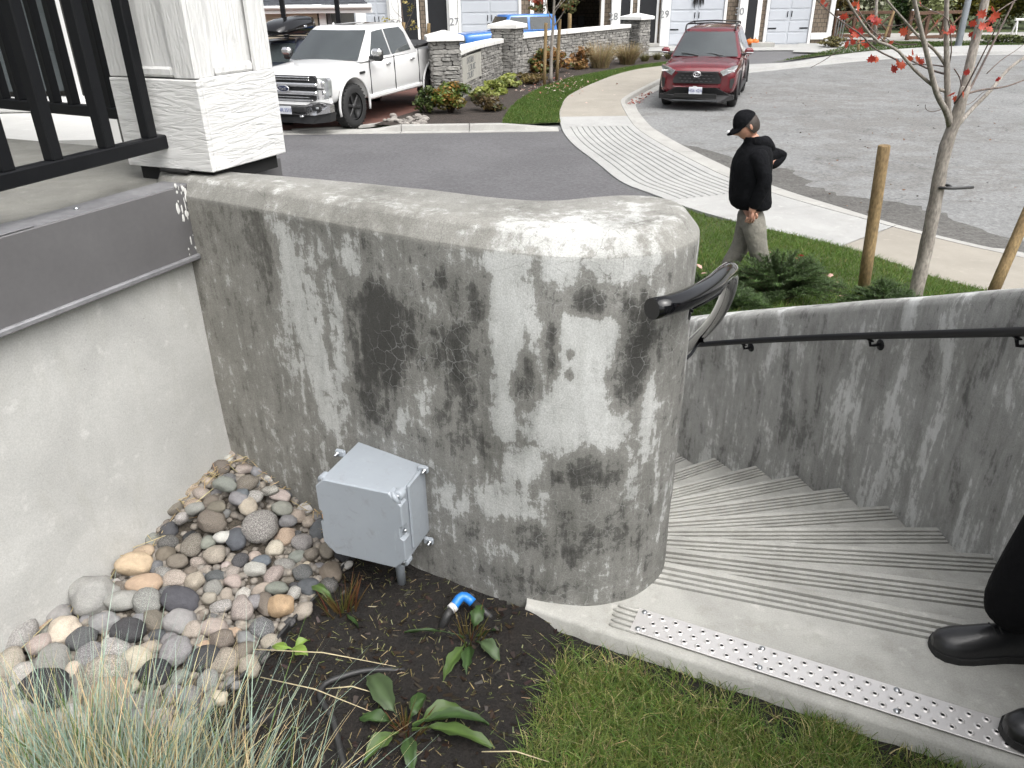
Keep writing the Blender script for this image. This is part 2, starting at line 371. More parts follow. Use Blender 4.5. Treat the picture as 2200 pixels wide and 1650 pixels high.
# ---------------------------------------------------------------- big stained wall
near=[(-1.16,2.52),(-1.02,2.435),(-.75,2.27),(-.5,2.105),(-.28,1.965),(-.11,1.865),(.03,1.795),(.13,1.765),(.25,1.757),(.37,1.797),(.46,1.885),(.50,2.0),(.49,2.11),(.42,2.19),(.32,2.215),(.22,2.195),(.12,2.165),(0,2.19),(-.27,2.33),(-.58,2.475),(-.92,2.61),(-1.16,2.70)]
NL=430
loop=spline(near,NL)
nrm=[]
for i in range(NL):
    t_=(loop[min(i+1,NL-1)]-loop[max(i-1,0)]).normalized(); nrm.append(Vector((t_.y,-t_.x,0)))
ul=[0]
for i in range(1,NL): ul.append(ul[-1]+(loop[i]-loop[i-1]).length)
def wall_uv(px,py):
    best=None
    for i in range(0,226):
        p=at(px,py,loop[i].y); e=abs(p.x-loop[i].x)
        if nrm[i].dot(Vector((0,0,3.2))-loop[i]-Vector((0,0,2)))>-9 and (best is None or e<best[0]): best=(e,ul[i],p.z)
    return best[1],best[2]
# marks seen on this face: centre in the enlarged view of the photograph, half sizes, strength (+ pale, - dark), lean
BL=[(360,230,40,120,.22,.2),(450,520,70,210,.30,.22),(545,850,62,220,.33,.1),(600,700,38,220,.22,.02),(640,360,45,120,.22,0),
 (1205,400,62,170,.42,.05),(1215,700,50,170,.42,0),(1200,960,45,80,.40,0),(1420,330,120,75,.30,0),(1600,330,150,80,.30,0),(1420,640,80,80,.36,0),(1480,860,95,150,.42,0),(1570,1010,80,90,.30,0),(1400,1010,60,90,.3,0),
 (1700,400,60,100,.24,0),(1560,650,60,80,.30,0),(1280,1130,62,52,.50,0),(1745,900,28,170,.34,0),(1640,640,45,60,.2,0),(1690,1150,40,130,.18,0),(1030,1250,100,90,.20,0),(1180,1240,60,70,.2,0),(830,970,26,60,.3,-.3),(920,880,35,70,.26,-.3),
 (990,560,60,50,.2,0),(1270,1300,80,60,.22,0),(1150,1420,120,60,.08,0),
 (735,560,95,120,-.42,0),(740,720,125,140,-.48,0),(690,880,60,110,-.30,0),(800,640,70,160,-.28,0),(770,960,90,60,-.2,0),(310,330,62,170,-.28,.1),(230,230,70,110,-.10,0),(130,420,60,200,-.06,0),
 (1060,620,95,150,-.24,0),(1000,820,110,130,-.18,0),(1100,960,90,110,-.20,0),(1140,440,24,24,-.4,0),(970,450,30,30,-.3,0),(1120,520,40,60,-.2,0),(1520,545,66,40,-.62,0),(1385,600,26,90,-.42,0),(1385,720,26,80,-.42,0),(1450,725,12,26,-.6,0),(1445,800,14,22,-.6,0),(1510,420,26,70,-.25,0),
 (1290,830,50,90,-.34,0),(1690,650,60,110,-.36,0),(1650,840,70,90,-.28,0),(1760,700,50,110,-.25,0),(900,1050,130,45,-.14,0),(1150,1080,130,50,-.18,0),(1480,1185,110,50,-.30,0),(1600,1120,70,60,-.2,0),(1350,1420,200,70,-.20,0),(1100,1380,70,60,-.2,0),(1600,1380,120,120,-.12,0),(1250,1560,150,60,-.16,0),(1700,520,60,60,-.2,0),(400,160,80,22,-.2,0),(1040,290,110,50,-.16,0),(560,250,90,40,-.14,0)]
bl=[]
for zx,zy,rx,ry,wt,sh in BL:
    u_,z_=wall_uv(zx/1.7184+380,zy/1.71875+340); bl.append((u_,z_,rx*.00088,ry*.00086,wt,sh))
zs=[-.1,.6,1.2,1.40]+list(np.arange(1.412,2.628,.0122)); ZT=2.685; RB=.05
rows=[];cols=[]
zrow=[(z,0.) for z in zs]+[(ZT-.0535,.0002),(ZT-.051,.0015),(ZT-.047,.0045),(ZT-.014,.030),(ZT-.010,.033),(ZT-.003,.044),(ZT,.056)]+[(ZT+.001,.085)]
for z,ins in zrow:
    top=ins>RB*.6
    for i in range(NL):
        p=loop[i]-nrm[i]*ins
        q=Vector((p.x,p.y,z)); d=.006*noise.noise(q*3.1)+.0022*noise.noise(q*11.)
        if ins>0: d*=.8
        q=q+nrm[i]*d; 
        if ins>=.045: q.z+=.003*noise.noise(q*6)
        rows.append(q)
        u=ul[i]; s=.5
        for bu,bz,ru,rz,wt,sh in bl:
            du=(u-bu+sh*(z-bz))/ru
            if -2.2<du<2.2:
                dz=(z-bz)/rz; e=du*du+dz*dz
                if e<4.8: s+=wt*math.exp(-e**1.5*.8)
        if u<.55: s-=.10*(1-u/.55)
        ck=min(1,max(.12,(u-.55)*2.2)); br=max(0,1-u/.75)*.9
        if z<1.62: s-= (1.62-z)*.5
        if ins>0: s=s*.30+(.385 if ins<.032 else .425); ck*=.6; br=.25
        if i>255: s=.5; ck=.3; br=0
        cols.append((s,ck,br,1 if ins==0 else .42))
nz=len(zrow); V=np.array([tuple(q) for q in rows],np.float32)
F=[(k*NL+i,k*NL+i+1,(k+1)*NL+i+1,(k+1)*NL+i) for k in range(nz-1) for i in range(NL-1)]
F+=[(k*NL+NL-1,k*NL,(k+1)*NL,(k+1)*NL+NL-1) for k in range(nz-1)]
# top cap: pair front and back of the last ring
h=NL//2; b0=(nz-1)*NL
F+=[(b0+i,b0+i+1,b0+NL-2-i,b0+NL-1-i) for i in range(h-1)]
w1=fast('stained_wall',V,F,M['wall1'],None,np.array(cols,np.float32))
tag(w1,'tall blotchy grey concrete wall with rounded end, grey box mounted on it','wall')
# inner wall that follows the stairs down behind it
mb=MB(); rw=[]
for th in np.linspace(-13,46,40):
    zt=1.55-RISE*(th+18.3)/5.7+.95; zt=min(zt,2.25)
    rw.append([pol(2.50,th)+Vector((0,0,-.1)),pol(2.50,th)+Vector((0,0,zt)),pol(2.73,th)+Vector((0,0,zt)),pol(2.73,th)+Vector((0,0,-.1))])
mb.grid(rw,0,False); mb.poly(rw[0]); mb.poly(rw[-1])
mb.build('curved_stair_wall',M['wall2'],w1)
# ---------------------------------------------------------------- outer stair wall
def w2top(th): return 2.13-.0316*th
rw=[];ths=np.linspace(-40,44,190)
for th in ths:
    zt=max(w2top(th),.75); r0,r1=4.1,4.32; e=.02
    dn=[.005*noise.noise(Vector((th*.2,k*.7,3))) for k in range(6)]
    prof=[(r0,-.2),(r0,zt-.30*1),(r0+dn[1],zt-.05),(r0+.006+dn[2],zt-.02),(r0+.026,zt-.002+dn[2]*.6),(r0+.11,zt+.006+dn[3]),(r1-.02,zt),(r1,zt-.02),(r1,-.2)]
    rw.append([pol(r,th)+Vector((0,0,z)) for r,z in prof])
mb=MB(); mb.grid(rw,0,True); mb.poly(rw[0]); mb.poly(list(reversed(rw[-1])))
w2=mb.build('curved_outer_wall',M['wall2']); tag(w2,'curved streaky concrete wall on the far side of the stairs','wall')
# ---------------------------------------------------------------- stairs
st=thing('winding_stairs','pale concrete winding stairs with grooved nosings between two curved walls','stairs',(1.2,2.3,0))
M['groove']=surf('grime_in_grooves',(.24,.23,.20),(.09,.087,.074),7,.95,fine=.4,fsc=50)
def groove(mb,prof,nq):
    for i in range(len(prof)-1):
        if prof[i+1][1]<LZ+1 and abs(prof[i][1]-prof[i+1][1])<.0005 and prof[i][0]>.03 and prof[i+1][0]-prof[i][0]<.0095:
            for j in range(nq): mb.m[i*nq+j]=1
for k,th in enumerate(TH):
    z=LZ-RISE*k; prof=[(0.0,z-RISE-.03),(0.0,z-.014),(.004,z-.005),(.013,z),(.034,z)]
    for g in range(4):
        d=.036+g*.026; prof+=[(d,z),(d+.0015,z-.010),(d+.0105,z-.010),(d+.012,z)]
    prof+=[(.146,z)]
    mb=MB(); rw=[]
    for d,zz in prof:
        row=[]
        for r in (2.60,2.95,3.4,3.8,4.13):
            jit=.0018*noise.noise(Vector((r*9,k*3.1,d*40)))
            row.append(pol(r,th)+Vector((math.sin(R(th)),-math.cos(R(th)),0))*(d+jit)+Vector((0,0,zz)))
        rw.append(row)
    if k>0:
        last=[pol(r,TH[k-1])+Vector((math.sin(R(TH[k-1])),-math.cos(R(TH[k-1])),0))*.03+Vector((0,0,z)) for r in (2.60,2.95,3.4,3.8,4.13)]
        rw.append(last); rw.append([q+Vector((0,0,-.25)) for q in last])
        mb.grid(rw,0,False); groove(mb,prof,4); mb.build('step',[M['slab'],M['groove']],st)
    else:
        mb.grid(rw,0,False); groove(mb,prof,4)
        inn=rw[-1][0]; outr=rw[-1][-1]
        A=Vector((.03,1.754,z)); B=Vector((1.55,1.025,z)); B2=Vector((2.3,.66,z))
        n_=Vector((-(B-A).y,(B-A).x,0)).normalized()*-1   # towards the camera
        fl=[(0,0),(.006,-.003),(.012,-.012),(.014,-.30)]
        top=[inn,rw[-1][1],rw[-1][2],rw[-1][3],outr,Vector((1.9,1.35,z)),B2-n_*.012,A-n_*.012,Vector((.05,1.95,z)),Vector((.25,2.05,z))]
        mb.poly(top)
        ns=60; jr=[noise.noise(Vector((i*.9,1,2)))*.004 for i in range(ns)]
        mb.grid([[A.lerp(B2,i/(ns-1))+n_*(dn-.012+(jr[i] if dn>.005 else 0))+Vector((0,0,dz)) for i in range(ns)] for dn,dz in fl],0,True)
        mb.build('landing',[M['slab'],M['groove']],st)
# ---------------------------------------------------------------- ribs cast in the landing + aluminium tread plate
A_=Vector((-.045,1.79,0)); D_=(Vector((1.55,1.025,0))-A_).normalized(); N_=Vector((D_.y,-D_.x,0)) # N_ points to the camera
pl=thing('tread_plate','perforated aluminium anti-slip plate bolted along the landing edge','tread plate',(.37,1.73,LZ))
p0=Vector((.350,1.690,0)); p0+= -D_*0
mb=MB(); Lp=1.7; W=.098
BT=[]
pitch=.0395
for row_,off in ((-.030,0),(0,.5),(.030,0)):
    for i in range(int(Lp/pitch)):
        BT.append((.035+(i+off)*pitch,row_))
Mx=Matrix(((D_.x,-N_.x,0,p0.x),(D_.y,-N_.y,0,p0.y),(0,0,1,LZ),(0,0,0,1)))
mb.box((0,0,0),(Lp,W,.004),M=Mx@Matrix.Translation((Lp/2,0,.0075)),ch=.001)
plate=mb.build('plate',M['steel'],pl)
mb=MB()
for x,y in BT:
    mb.lathe([(.0108,.0093),(.0095,.0108),(.0072,.0122),(.0056,.0120),(.0048,.0095)],(0,0,0),n=12,M=Mx@Matrix.Translation((x,y,0)))
bt=mb.build('raised_buttons',M['steel'],plate,fix=False); bt['kind']='stuff'
mb=MB()
for x,y in BT: mb.lathe([(.0049,.0098),(.0001,.0098)],(0,0,0),n=10,M=Mx@Matrix.Translation((x,y,0)))
bh=mb.build('holes',M['dark'],plate,fix=False); bh['kind']='stuff'
for x in (.022,.36,.70,1.06,1.4):
    for y in (-.036,.036):
        mb=MB(); mb.lathe([(.0085,.0096),(.0085,.0108),(.006,.0138),(.002,.0148),(.0001,.0149)],(0,0,0),n=14,M=Mx@Matrix.Translation((x+rnd.uniform(-.004,.004),y,0)))
        mb.build('bolt',M['zinc'],pl,fix=False)
mb=MB()
for g in range(5):
    y=-.045+g*.021
    a=Mx@Vector((-.062-rnd.uniform(0,.012),y,.0)); b=Mx@Vector((.02,y,.0)); 
    mb.tube([a,a.lerp(b,.15)+Vector((0,0,.003)),b+Vector((0,0,.003))],[.003,.0065,.0065],8)
mb.build('cast_rib',M['slab'],st)
# ---------------------------------------------------------------- handrails
def rail(name,label,path,rad,mat,brk):
    base=path[0]; o=thing(name,label,'handrail',base)
    mb=MB(); mb.tube(path,rad,18); mb.build('tube',mat,o)
    for p,wallp,nn in brk:
        m2=MB(); mid=p.lerp(wallp,.55)+Vector((0,0,-.055))
        m2.tube([p+Vector((0,0,-rad*.8)),p.lerp(mid,.35)+Vector((0,0,-.035)),mid+Vector((0,0,-.0)),wallp+Vector((0,0,-.05))],[.008,.007,.007,.008],8)
        m2.box(p+Vector((0,0,-rad-.002)),(.05,.02,.005),rz=math.atan2(nn.x,-nn.y))
        m2.build('bracket',mat,o)
        m3=MB(); Mq=Matrix.Translation(wallp+Vector((0,0,-.055)))@nn.to_track_quat('Z','Y').to_matrix().to_4x4()
        m3.lathe([(.028,-.004),(.028,.004),(.025,.006),(.006,.007),(.006,.012),(.0001,.013)],(0,0,0),n=20,M=Mq)
        m3.build('wall_disc',mat,o)
    return o
hp=[at(1400,664,1.655),at(1440,655,1.69),at(1485,638,1.76),at(1527,614,1.88),at(1556,588,2.03),at(1569,582,2.16),at(1569,605,2.36),at(1559,642,2.55),at(1538,682,2.76),at(1507,718,3.0),at(1468,750,3.28),at(1418,778,3.6),at(1355,805,4.0)]
hp=[Vector(q) for q in spline(hp,60)]
rail('handrail','glossy black tubular handrail curling round the rounded wall end',hp,.0255,M['gloss'],[(hp[11],Vector((.478,1.93,hp[11].z)),Vector((.93,-.35,0)).normalized()),(hp[34],Vector((.53,2.6,hp[34].z)),Vector((1,0,0)))])
hp2=[pol(4.03,th)+Vector((0,0,w2top(th)-.185)) for th in np.linspace(-36,40,60)]
rail('handrail','thin black handrail on brackets along the outer stair wall',hp2,.018,M['black'],[(pol(4.03,th)+Vector((0,0,w2top(th)-.185)),pol(4.099,th)+Vector((0,0,w2top(th)-.185)),pol(0,th)-pol(1,th)) for th in (-17,-4.5,9.2,24.0,36)])
# ---------------------------------------------------------------- terrace on the left
d0=Vector((.405,.914,0)).normalized(); n0=Vector((d0.y,-d0.x,0))      # along the edge (away), outward normal
K=Vector((-1.05,2.47,0)); TZ=2.655
def T(s,o,z): return K+d0*s+n0*o+Vector((0,0,z))
te=thing('raised_terrace','raised concrete terrace with charcoal metal edging left of the blotchy wall','terrace',K)
mb=MB(); 
rw=[[T(s,-.0+.003*noise.noise(Vector((s*3,z*3,1))),z) for s in np.linspace(-3.,.46,80)] for z in np.linspace(.0,2.44,40)]
mb.grid(rw,0,True); mb.poly([T(.46,0,0),T(.46,0,2.44),T(.46,-4,2.44),T(.46,-4,0)])
mb.build('concrete_wall',M['wall0'],te)
mb=MB(); mb.prism([T(-3,-.005,0)[:2],T(.45,-.005,0)[:2],T(.45,-4,0)[:2],T(-3,-4,0)[:2]],2.40,TZ); mb.build('deck',M['terrace'],te)
mb=MB(); Md=Matrix(((d0.x,n0.x,0,K.x),(d0.y,n0.y,0,K.y),(0,0,1,0),(0,0,0,1)))
mb.box((0,0,0),(3.1,.028,.228),M=Md@Matrix.Translation((-1.55,.02,2.552)),ch=.003)
mb.box((0,0,0),(.47,.028,.228),M=Md@Matrix.Translation((.235,.012,2.552)),ch=.003)
mb.box((0,0,0),(.028,.6,.228),M=Md@Matrix.Translation((.475,-.3,2.552)),ch=.003)
mb.build('metal_fascia',M['flash'],te)
mb=MB()
for a,b in ((-3.1,-1.62),(-1.62,-.52),(-.53,-.0)):
    mb.box((0,0,0),(b-a,.098,.003),M=Md@Matrix.Translation(((a+b)/2,-.018,2.667+(.0022 if a==-1.62 else 0))),ch=.0008)
mb.build('top_flashing',M['flashtop'],te)
mb=MB(); mb.box((0,0,0),(3.1,.016,.018),M=Md@Matrix.Translation((-1.55,.042,2.438)),ch=.004); mb.build('drip_edge',M['flashtop'],te)
mb=MB(); q=T(-.36,-.02,2.670); mb.lathe([(.008,0),(.007,.003),(.0001,.005)],q,n=12); mb.build('screw',M['zinc'],te)
# smeared sealant where the edging meets the wall
mb=MB()
for k in range(40):
    z=2.44+rnd.random()*.235; s=-.03-rnd.random()**2*.05-(.03 if rnd.random()<.12 else 0)
    q=T(s+.02,.0345,z); r=rnd.uniform(.0015,.0045)
    Ms=Md@Matrix.Translation(Md.inverted()@q)@Matrix.Diagonal((rnd.uniform(.6,1.6),.16,rnd.uniform(1.2,4.6),1))
    mb.lathe([(.0001,-r),(r*.7,-r*.7),(r,0),(r*.7,r*.7),(.0001,r)],(0,0,0),n=7,M=Ms)
mb.build('sealant_smear',M['foam'],te)['kind']='stuff'
# ---------------------------------------------------------------- white porch column
N0=Vector((-.93,2.46,0)); cw=.36
ex=-n0; ey=d0                                   # left along the near face, away along the right face
cc=N0+ex*cw/2+ey*cw/2
co=thing('porch_column','square white wood-grain porch column at the terrace corner','column',(cc.x,cc.y,2.70))
Mc=Matrix(((n0.x,d0.x,0,cc.x),(n0.y,d0.y,0,cc.y),(0,0,1,0),(0,0,0,1)))
ZJ=at(429,173,N0.y).z
hw=cw/2
def cbox(name,c,d,mat,ch=.003,parent=co):
    mb=MB(); mb.box((0,0,0),d,M=Mc@Matrix.Translation(c),ch=ch); return mb.build(name,mat,parent)
zc=(2.70+ZJ)/2; hh=ZJ-2.70
cbox('base_board',(0,-hw+.009,zc),(cw,.018,hh),M['wood_h']); cbox('base_board',(hw-.009,.0095,zc+.002),(.018,cw-.019,hh+.004),M['wood_h'])
cbox('base_board',(0,hw-.009,zc),(cw-.04,.018,hh),M['wood_h']); cbox('base_board',(-hw+.009,.0095,zc-.001),(.018,cw-.02,hh-.002),M['wood_h'])
H2=2.5; z2=ZJ+.003+H2/2
cbox('panel',(0,0,z2),(cw-.06,cw-.06,H2),M['wood_v'],.001)
for sx,sy in ((-1,-1),(1,-1),(1,1),(-1,1)):
    cbox('stile',(sx*(hw-.046),sy*(hw-.012),z2),(.086,.018,H2),M['wood_v']); cbox('stile',(sx*(hw-.012),sy*(hw-.0535),z2),(.018,.062,H2),M['wood_v'])
for s_ in (-1,1):
    cbox('rail_board',(0,s_*(hw-.0125),ZJ+.02),(cw-.19,.016,.03),M['wood_v'],.008); cbox('rail_board',(s_*(hw-.0125),0,ZJ+.02),(.016,cw-.19,.03),M['wood_v'],.008)
pass
cbox('gap_shade_block',(0,0,2.678),(cw-.05,cw-.05,.05),M['dark'],0)  # black block paints the shade of the open gap under the column
cbox('torn_membrane',(hw-.16,-hw+.004,2.696),(.12,.03,.012),M['dark'],.004)
mb=MB(); mb.box((0,0,0),(4.2,4.3,.3),M=Md@Matrix.Translation((-1.35,-2.05,5.65))); tag(mb.build('added_porch_roof',M['trimw']),'white porch roof carried by the column, above the frame','roof')  # unseen roof slab, added to shade the column, railings and deck
# ---------------------------------------------------------------- railings
def baluster_rail(name,label,a,b,offs,rad=.024,zb=2.785,hgt=1.0,extra=None):
    o=thing(name,label,'railing',(a.x,a.y,TZ)); d=(b-a); L=d.length; d.normalize(); rz=math.atan2(d.y,d.x); m=(a+b)/2
    mb=MB(); mb.box((m.x,m.y,zb),(L,.042,.042),rz,ch=.004); mb.build('bottom_rail',M['black'],o)
    mb=MB(); mb.box((m.x,m.y,zb+hgt),(L,.055,.045),rz,ch=.006); mb.build('top_rail',M['black'],o)
    for s in offs:
        p=a+d*s; mb=MB(); mb.box((p.x,p.y,zb+hgt/2),(.036,.036,hgt-.04),rz,ch=.003); mb.build('baluster',M['black'],o)
    return o,d,rz
bp=[gnd(*q,2.785) for q in ((17,385),(124,360),(230,332),(324,310))]
ra=bp[0]; rd=(bp[3]-bp[0]); rd.z=0; rd.normalize()
a=bp[0]-rd*1.5; b=bp[3]+rd*.13; a.z=b.z=0
offs=[(q-bp[0]).dot(rd)+1.5 for q in bp]; sp=(offs[3]-offs[0])/3
offs=[offs[0]-sp*k for k in range(1,10)]+offs
r1,_,rz1=baluster_rail('terrace_railing','near black metal railing that ends at the white column',a,b,[q for q in offs if q>0])
mb=MB(); e=b-rd*.03; mb.box((e.x,e.y,2.785),(.05,.05,.05),rz1,ch=.006); mb.box((e.x+.012,e.y+.03,2.835),(.012,.04,.05),rz1+math.pi/2,ch=.003); mb.build('end_bracket',M['black'],r1)
a2=gnd(-240,200,2.79); b2=gnd(255,243,2.79); a2.z=b2.z=0; dd=(b2-a2).normalized()
r2,_,_=baluster_rail('terrace_railing','second black metal railing along the far terrace edge, seen through the near bars',a2,b2+dd*.30,[.02+.118*k for k in range(int(((b2-a2).length+.25)/.118)+1)],zb=2.79)
# ---------------------------------------------------------------- near ground
SOILB=[(.105,1.75),(.125,1.65),(.125,1.54),(.085,1.42),(.02,1.32),(-.02,1.22),(-.04,1.0),(-.05,.2)]
def nz(x,y):
    z=1.505+.115*math.exp(-((x+1.08)**2+(y-2.45)**2)/.10)+.03*math.exp(-((x+1.15)**2)/.1)
    z+=.045*math.exp(-((x-.015)**2+(y-1.715)**2)/.006)
    return z+.010*noise.noise(Vector((x*6,y*6,0)))+.004*noise.noise(Vector((x*21,y*21,4)))
mb=MB(); xs=np.linspace(-2.2,1.9,165); ys=np.linspace(-.6,2.9,141)
mb.grid([[(x,y,nz(x,y)-(.012 if x>.12 else 0)) for x in xs] for y in ys],0,True)
BEDR=[(-2.2,-.6),(1.9,-.6),(1.9,.86),(1.55,1.04),(-.02,1.80),(-.3,2.08),(-.6,2.28),(-1.0,2.58),(-1.25,2.6),(-1.75,1.0),(-2.2,0)]
kf=[i for i,f in enumerate(mb.f) if inpoly(sum(mb.v[j][0] for j in f)/4,sum(mb.v[j][1] for j in f)/4,BEDR)]
mb.f=[mb.f[i] for i in kf]; mb.m=[0]*len(kf); mb.sm=[True]*len(kf)
tag(mb.build('planting_bed',M['soil']),None,None,None,'structure')
def blades(pts,h,wd,lean,col,bend=.5,seg=2,cw_=None):
    n=len(pts); P=np.asarray(pts,float); h=np.asarray(h,float).reshape(-1,1); wd=np.asarray(wd,float).reshape(-1,1)
    az=NP.random(n)*2*np.pi; side=np.stack([np.cos(az),np.sin(az),np.zeros(n)],1)
    L=np.asarray(lean,float); V=np.zeros((n,(seg+1)*2,3)); 
    for k in range(seg+1):
        t=k/seg; c=P+np.array([0,0,1])*h*(t-.25*np.linalg.norm(L,axis=1,keepdims=True)*t*t*bend)+np.concatenate([L,np.zeros((n,1))],1)*h*(t*(1-bend)+bend*t*t)
        ww=wd*(1-.92*t**1.5)*.5; V[:,2*k]=c-side*ww; V[:,2*k+1]=c+side*ww
    b=np.arange(n)[:,None]*(seg+1)*2; F=np.concatenate([b+np.array([2*k,2*k+1,2*k+3,2*k+2]) for k in range(seg)],0)
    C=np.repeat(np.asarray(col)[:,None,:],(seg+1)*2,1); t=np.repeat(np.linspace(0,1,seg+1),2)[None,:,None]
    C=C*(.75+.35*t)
    return V.reshape(-1,3),F,C.reshape(-1,3)
def shade(base,n,v=.25,hue=.12):
    b=np.array(base)[None,:]*np.ones((n,1)); b=b*(1+v*(NP.random((n,1))*2-1)); b=b*(1+hue*(NP.random((n,3))*2-1)); return np.clip(b,.002,1)
LAWN=[(.10,1.735)]+SOILB[1:]+[(2.2,.2),(2.2,.69),(1.55,1.002),(.2,1.655)]
def lawn_blades():
    n=46000; X=NP.uniform(-.15,1.5,n*3); Y=NP.uniform(.85,1.8,n*3); k=inpoly_np(X+.06*npnoise(X,Y,11,5),Y+.05*npnoise(X,Y,11,6),LAWN); X,Y=X[k][:n],Y[k][:n]
    # bare patches along the concrete edge
    e=(X-A_.x)*N_.x+(Y-A_.y)*N_.y; bare=(npnoise(X,Y,9,3)+.35*np.exp(-(e/.10)**2)*2>.40)&(e<.17); keep=~(bare&(NP.random(len(X))<.8)); X,Y=X[keep],Y[keep]
    n=len(X); Z=np.array([nz(x,y)-.014 for x,y in zip(X,Y)])
    f=npnoise(X,Y,7,9); dead=NP.random(n)<(.16+.22*np.clip(f,0,1)); col=shade((.115,.18,.038),n,.45,.2); col=np.where((NP.random(n)<.35)[:,None],shade((.185,.225,.06),n,.35,.15),col); col=np.where(dead[:,None],shade((.50,.42,.22),n,.35,.12),col)
    h=NP.uniform(.02,.062,n)*np.where(dead,.8,1); le=NP.normal(0,.75,(n,2)); le[:,0]+=.25*npnoise(X,Y,4,12); 
    return blades(np.stack([X,Y,Z],1),h,NP.uniform(.0018,.0040,n),le,col,.6,2)
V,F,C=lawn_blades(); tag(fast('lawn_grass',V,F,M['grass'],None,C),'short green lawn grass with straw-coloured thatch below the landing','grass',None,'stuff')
# clippings and bark bits scattered over the soil
def litter():
    n=1700; X=NP.uniform(-1.0,.16,n*3); Y=NP.uniform(.95,2.1,n*3); bed=[(-.54,2.04),(-.20,1.92),(.03,1.775),(.13,1.7),(.16,1.5),(.05,1.3),(0,.9),(-1.,.9),(-.8,1.42),(-.66,1.75)]
    k=inpoly_np(X,Y,bed); X,Y=X[k][:n],Y[k][:n]; n=len(X); Z=np.array([nz(x,y)+.003 for x,y in zip(X,Y)])
    az=NP.random(n)*6.283; L=NP.uniform(.006,.03,n); w_=NP.uniform(.0008,.002,n); big=NP.random(n)<.3; w_=np.where(big,NP.uniform(.003,.007,n),w_)
    d=np.stack([np.cos(az),np.sin(az),NP.normal(0,.35,n)],1)*L[:,None]; s=np.stack([-np.sin(az),np.cos(az),NP.normal(0,.3,n)],1)*w_[:,None]; p=np.stack([X,Y,Z],1)
    V=np.stack([p-d/2-s,p-d/2+s,p+d/2+s*.5,p+d/2-s*.5],1).reshape(-1,3); F=np.arange(n*4).reshape(-1,4)
    c=np.where((NP.random(n)<.6)[:,None],shade((.10,.10,.035),n,.5,.2),shade((.26,.22,.12),n,.4,.15)); c=np.where(big[:,None],shade((.03,.02,.014),n,.5,.2),c)
    return V,F,np.repeat(c,4,0)
V,F,C=litter(); tag(fast('bark_and_clippings',V,F,M['leaf'],None,C,False),'bark chips and dry grass clippings over the dark soil','litter',None,'stuff')
# ---------------------------------------------------------------- river cobbles
def cobble_mat():
    m,t,b,o=mk('river_cobble'); oi=nd(t,'ObjectInfo'); v0=coords(t)
    v=nd(t,'VectorMath',{0:v0,1:nd(t,'CombineXYZ',{0:mth(t,'MULTIPLY',oi.outputs['Random'],37.)}).outputs[0]},operation='ADD').outputs[0]
    c=oi.outputs['Color']; al=oi.outputs['Alpha']
    col=mix(t,ramp(t,noi(t,v,2.2,5,.6),[(.3,0),(.7,1)]),mix(t,1.,c,(.75,.75,.77),'MULTIPLY'),c)
    sp=ramp(t,noi(t,v,16,3,.75),[(.46,(.2,.2,.2)),(.52,(.62,.6,.57)),(.6,(1,1,1))])
    sp2=ramp(t,noi(t,v,9,4,.7),[(.62,0),(.68,1)])
    col=mix(t,mth(t,'MULTIPLY',al,.8),col,mix(t,1.,mix(t,.35,c,(.6,.58,.55)),sp,'MULTIPLY'))
    col=mix(t,mth(t,'MULTIPLY',mth(t,'MULTIPLY',al,sp2),.6),col,(.6,.57,.52))
    col=mix(t,.2,col,ramp(t,noi(t,v,45,3),[(.3,(.1,)*3),(.7,(.9,)*3)]),'OVERLAY')
    t.links.new(col,b.inputs['Base Color']); b.inputs['Roughness'].default_value=.88; b.inputs['Specular IOR Level'].default_value=.2
    bumpn(t,b,mth(t,'ADD',noi(t,v,6,5),mth(t,'MULTIPLY',noi(t,v,38,3),.4)),.3,.08); return m
M['cobble']=cobble_mat()
CM=[]
for k in range(10):
    bm=bmesh.new(); bmesh.ops.create_icosphere(bm,subdivisions=3,radius=1)
    for q in bm.verts:
        d=1+.30*noise.noise(q.co*.9+Vector((k*7.3,0,0)))+.12*noise.noise(q.co*2.1+Vector((0,k*3.1,5)))
        q.co*=d; q.co.x=math.copysign(abs(q.co.x)**.9,q.co.x)
    for f in bm.faces: f.smooth=True
    me=bpy.data.meshes.new('cobble'); bm.to_mesh(me); bm.free(); me.materials.append(M['cobble']); CM.append(me)
CP={'g':(.30,.295,.28),'d':(.095,.10,.108),'b':(.19,.16,.125),'t':(.46,.33,.215),'o':(.42,.28,.14),'w':(.52,.50,.46),'e':(.40,.345,.27),'k':(.055,.056,.06),'s':(.14,.155,.175),'p':(.40,.335,.285),'v':(.25,.25,.258),'l':(.24,.255,.22),'c':(.60,.53,.39)}
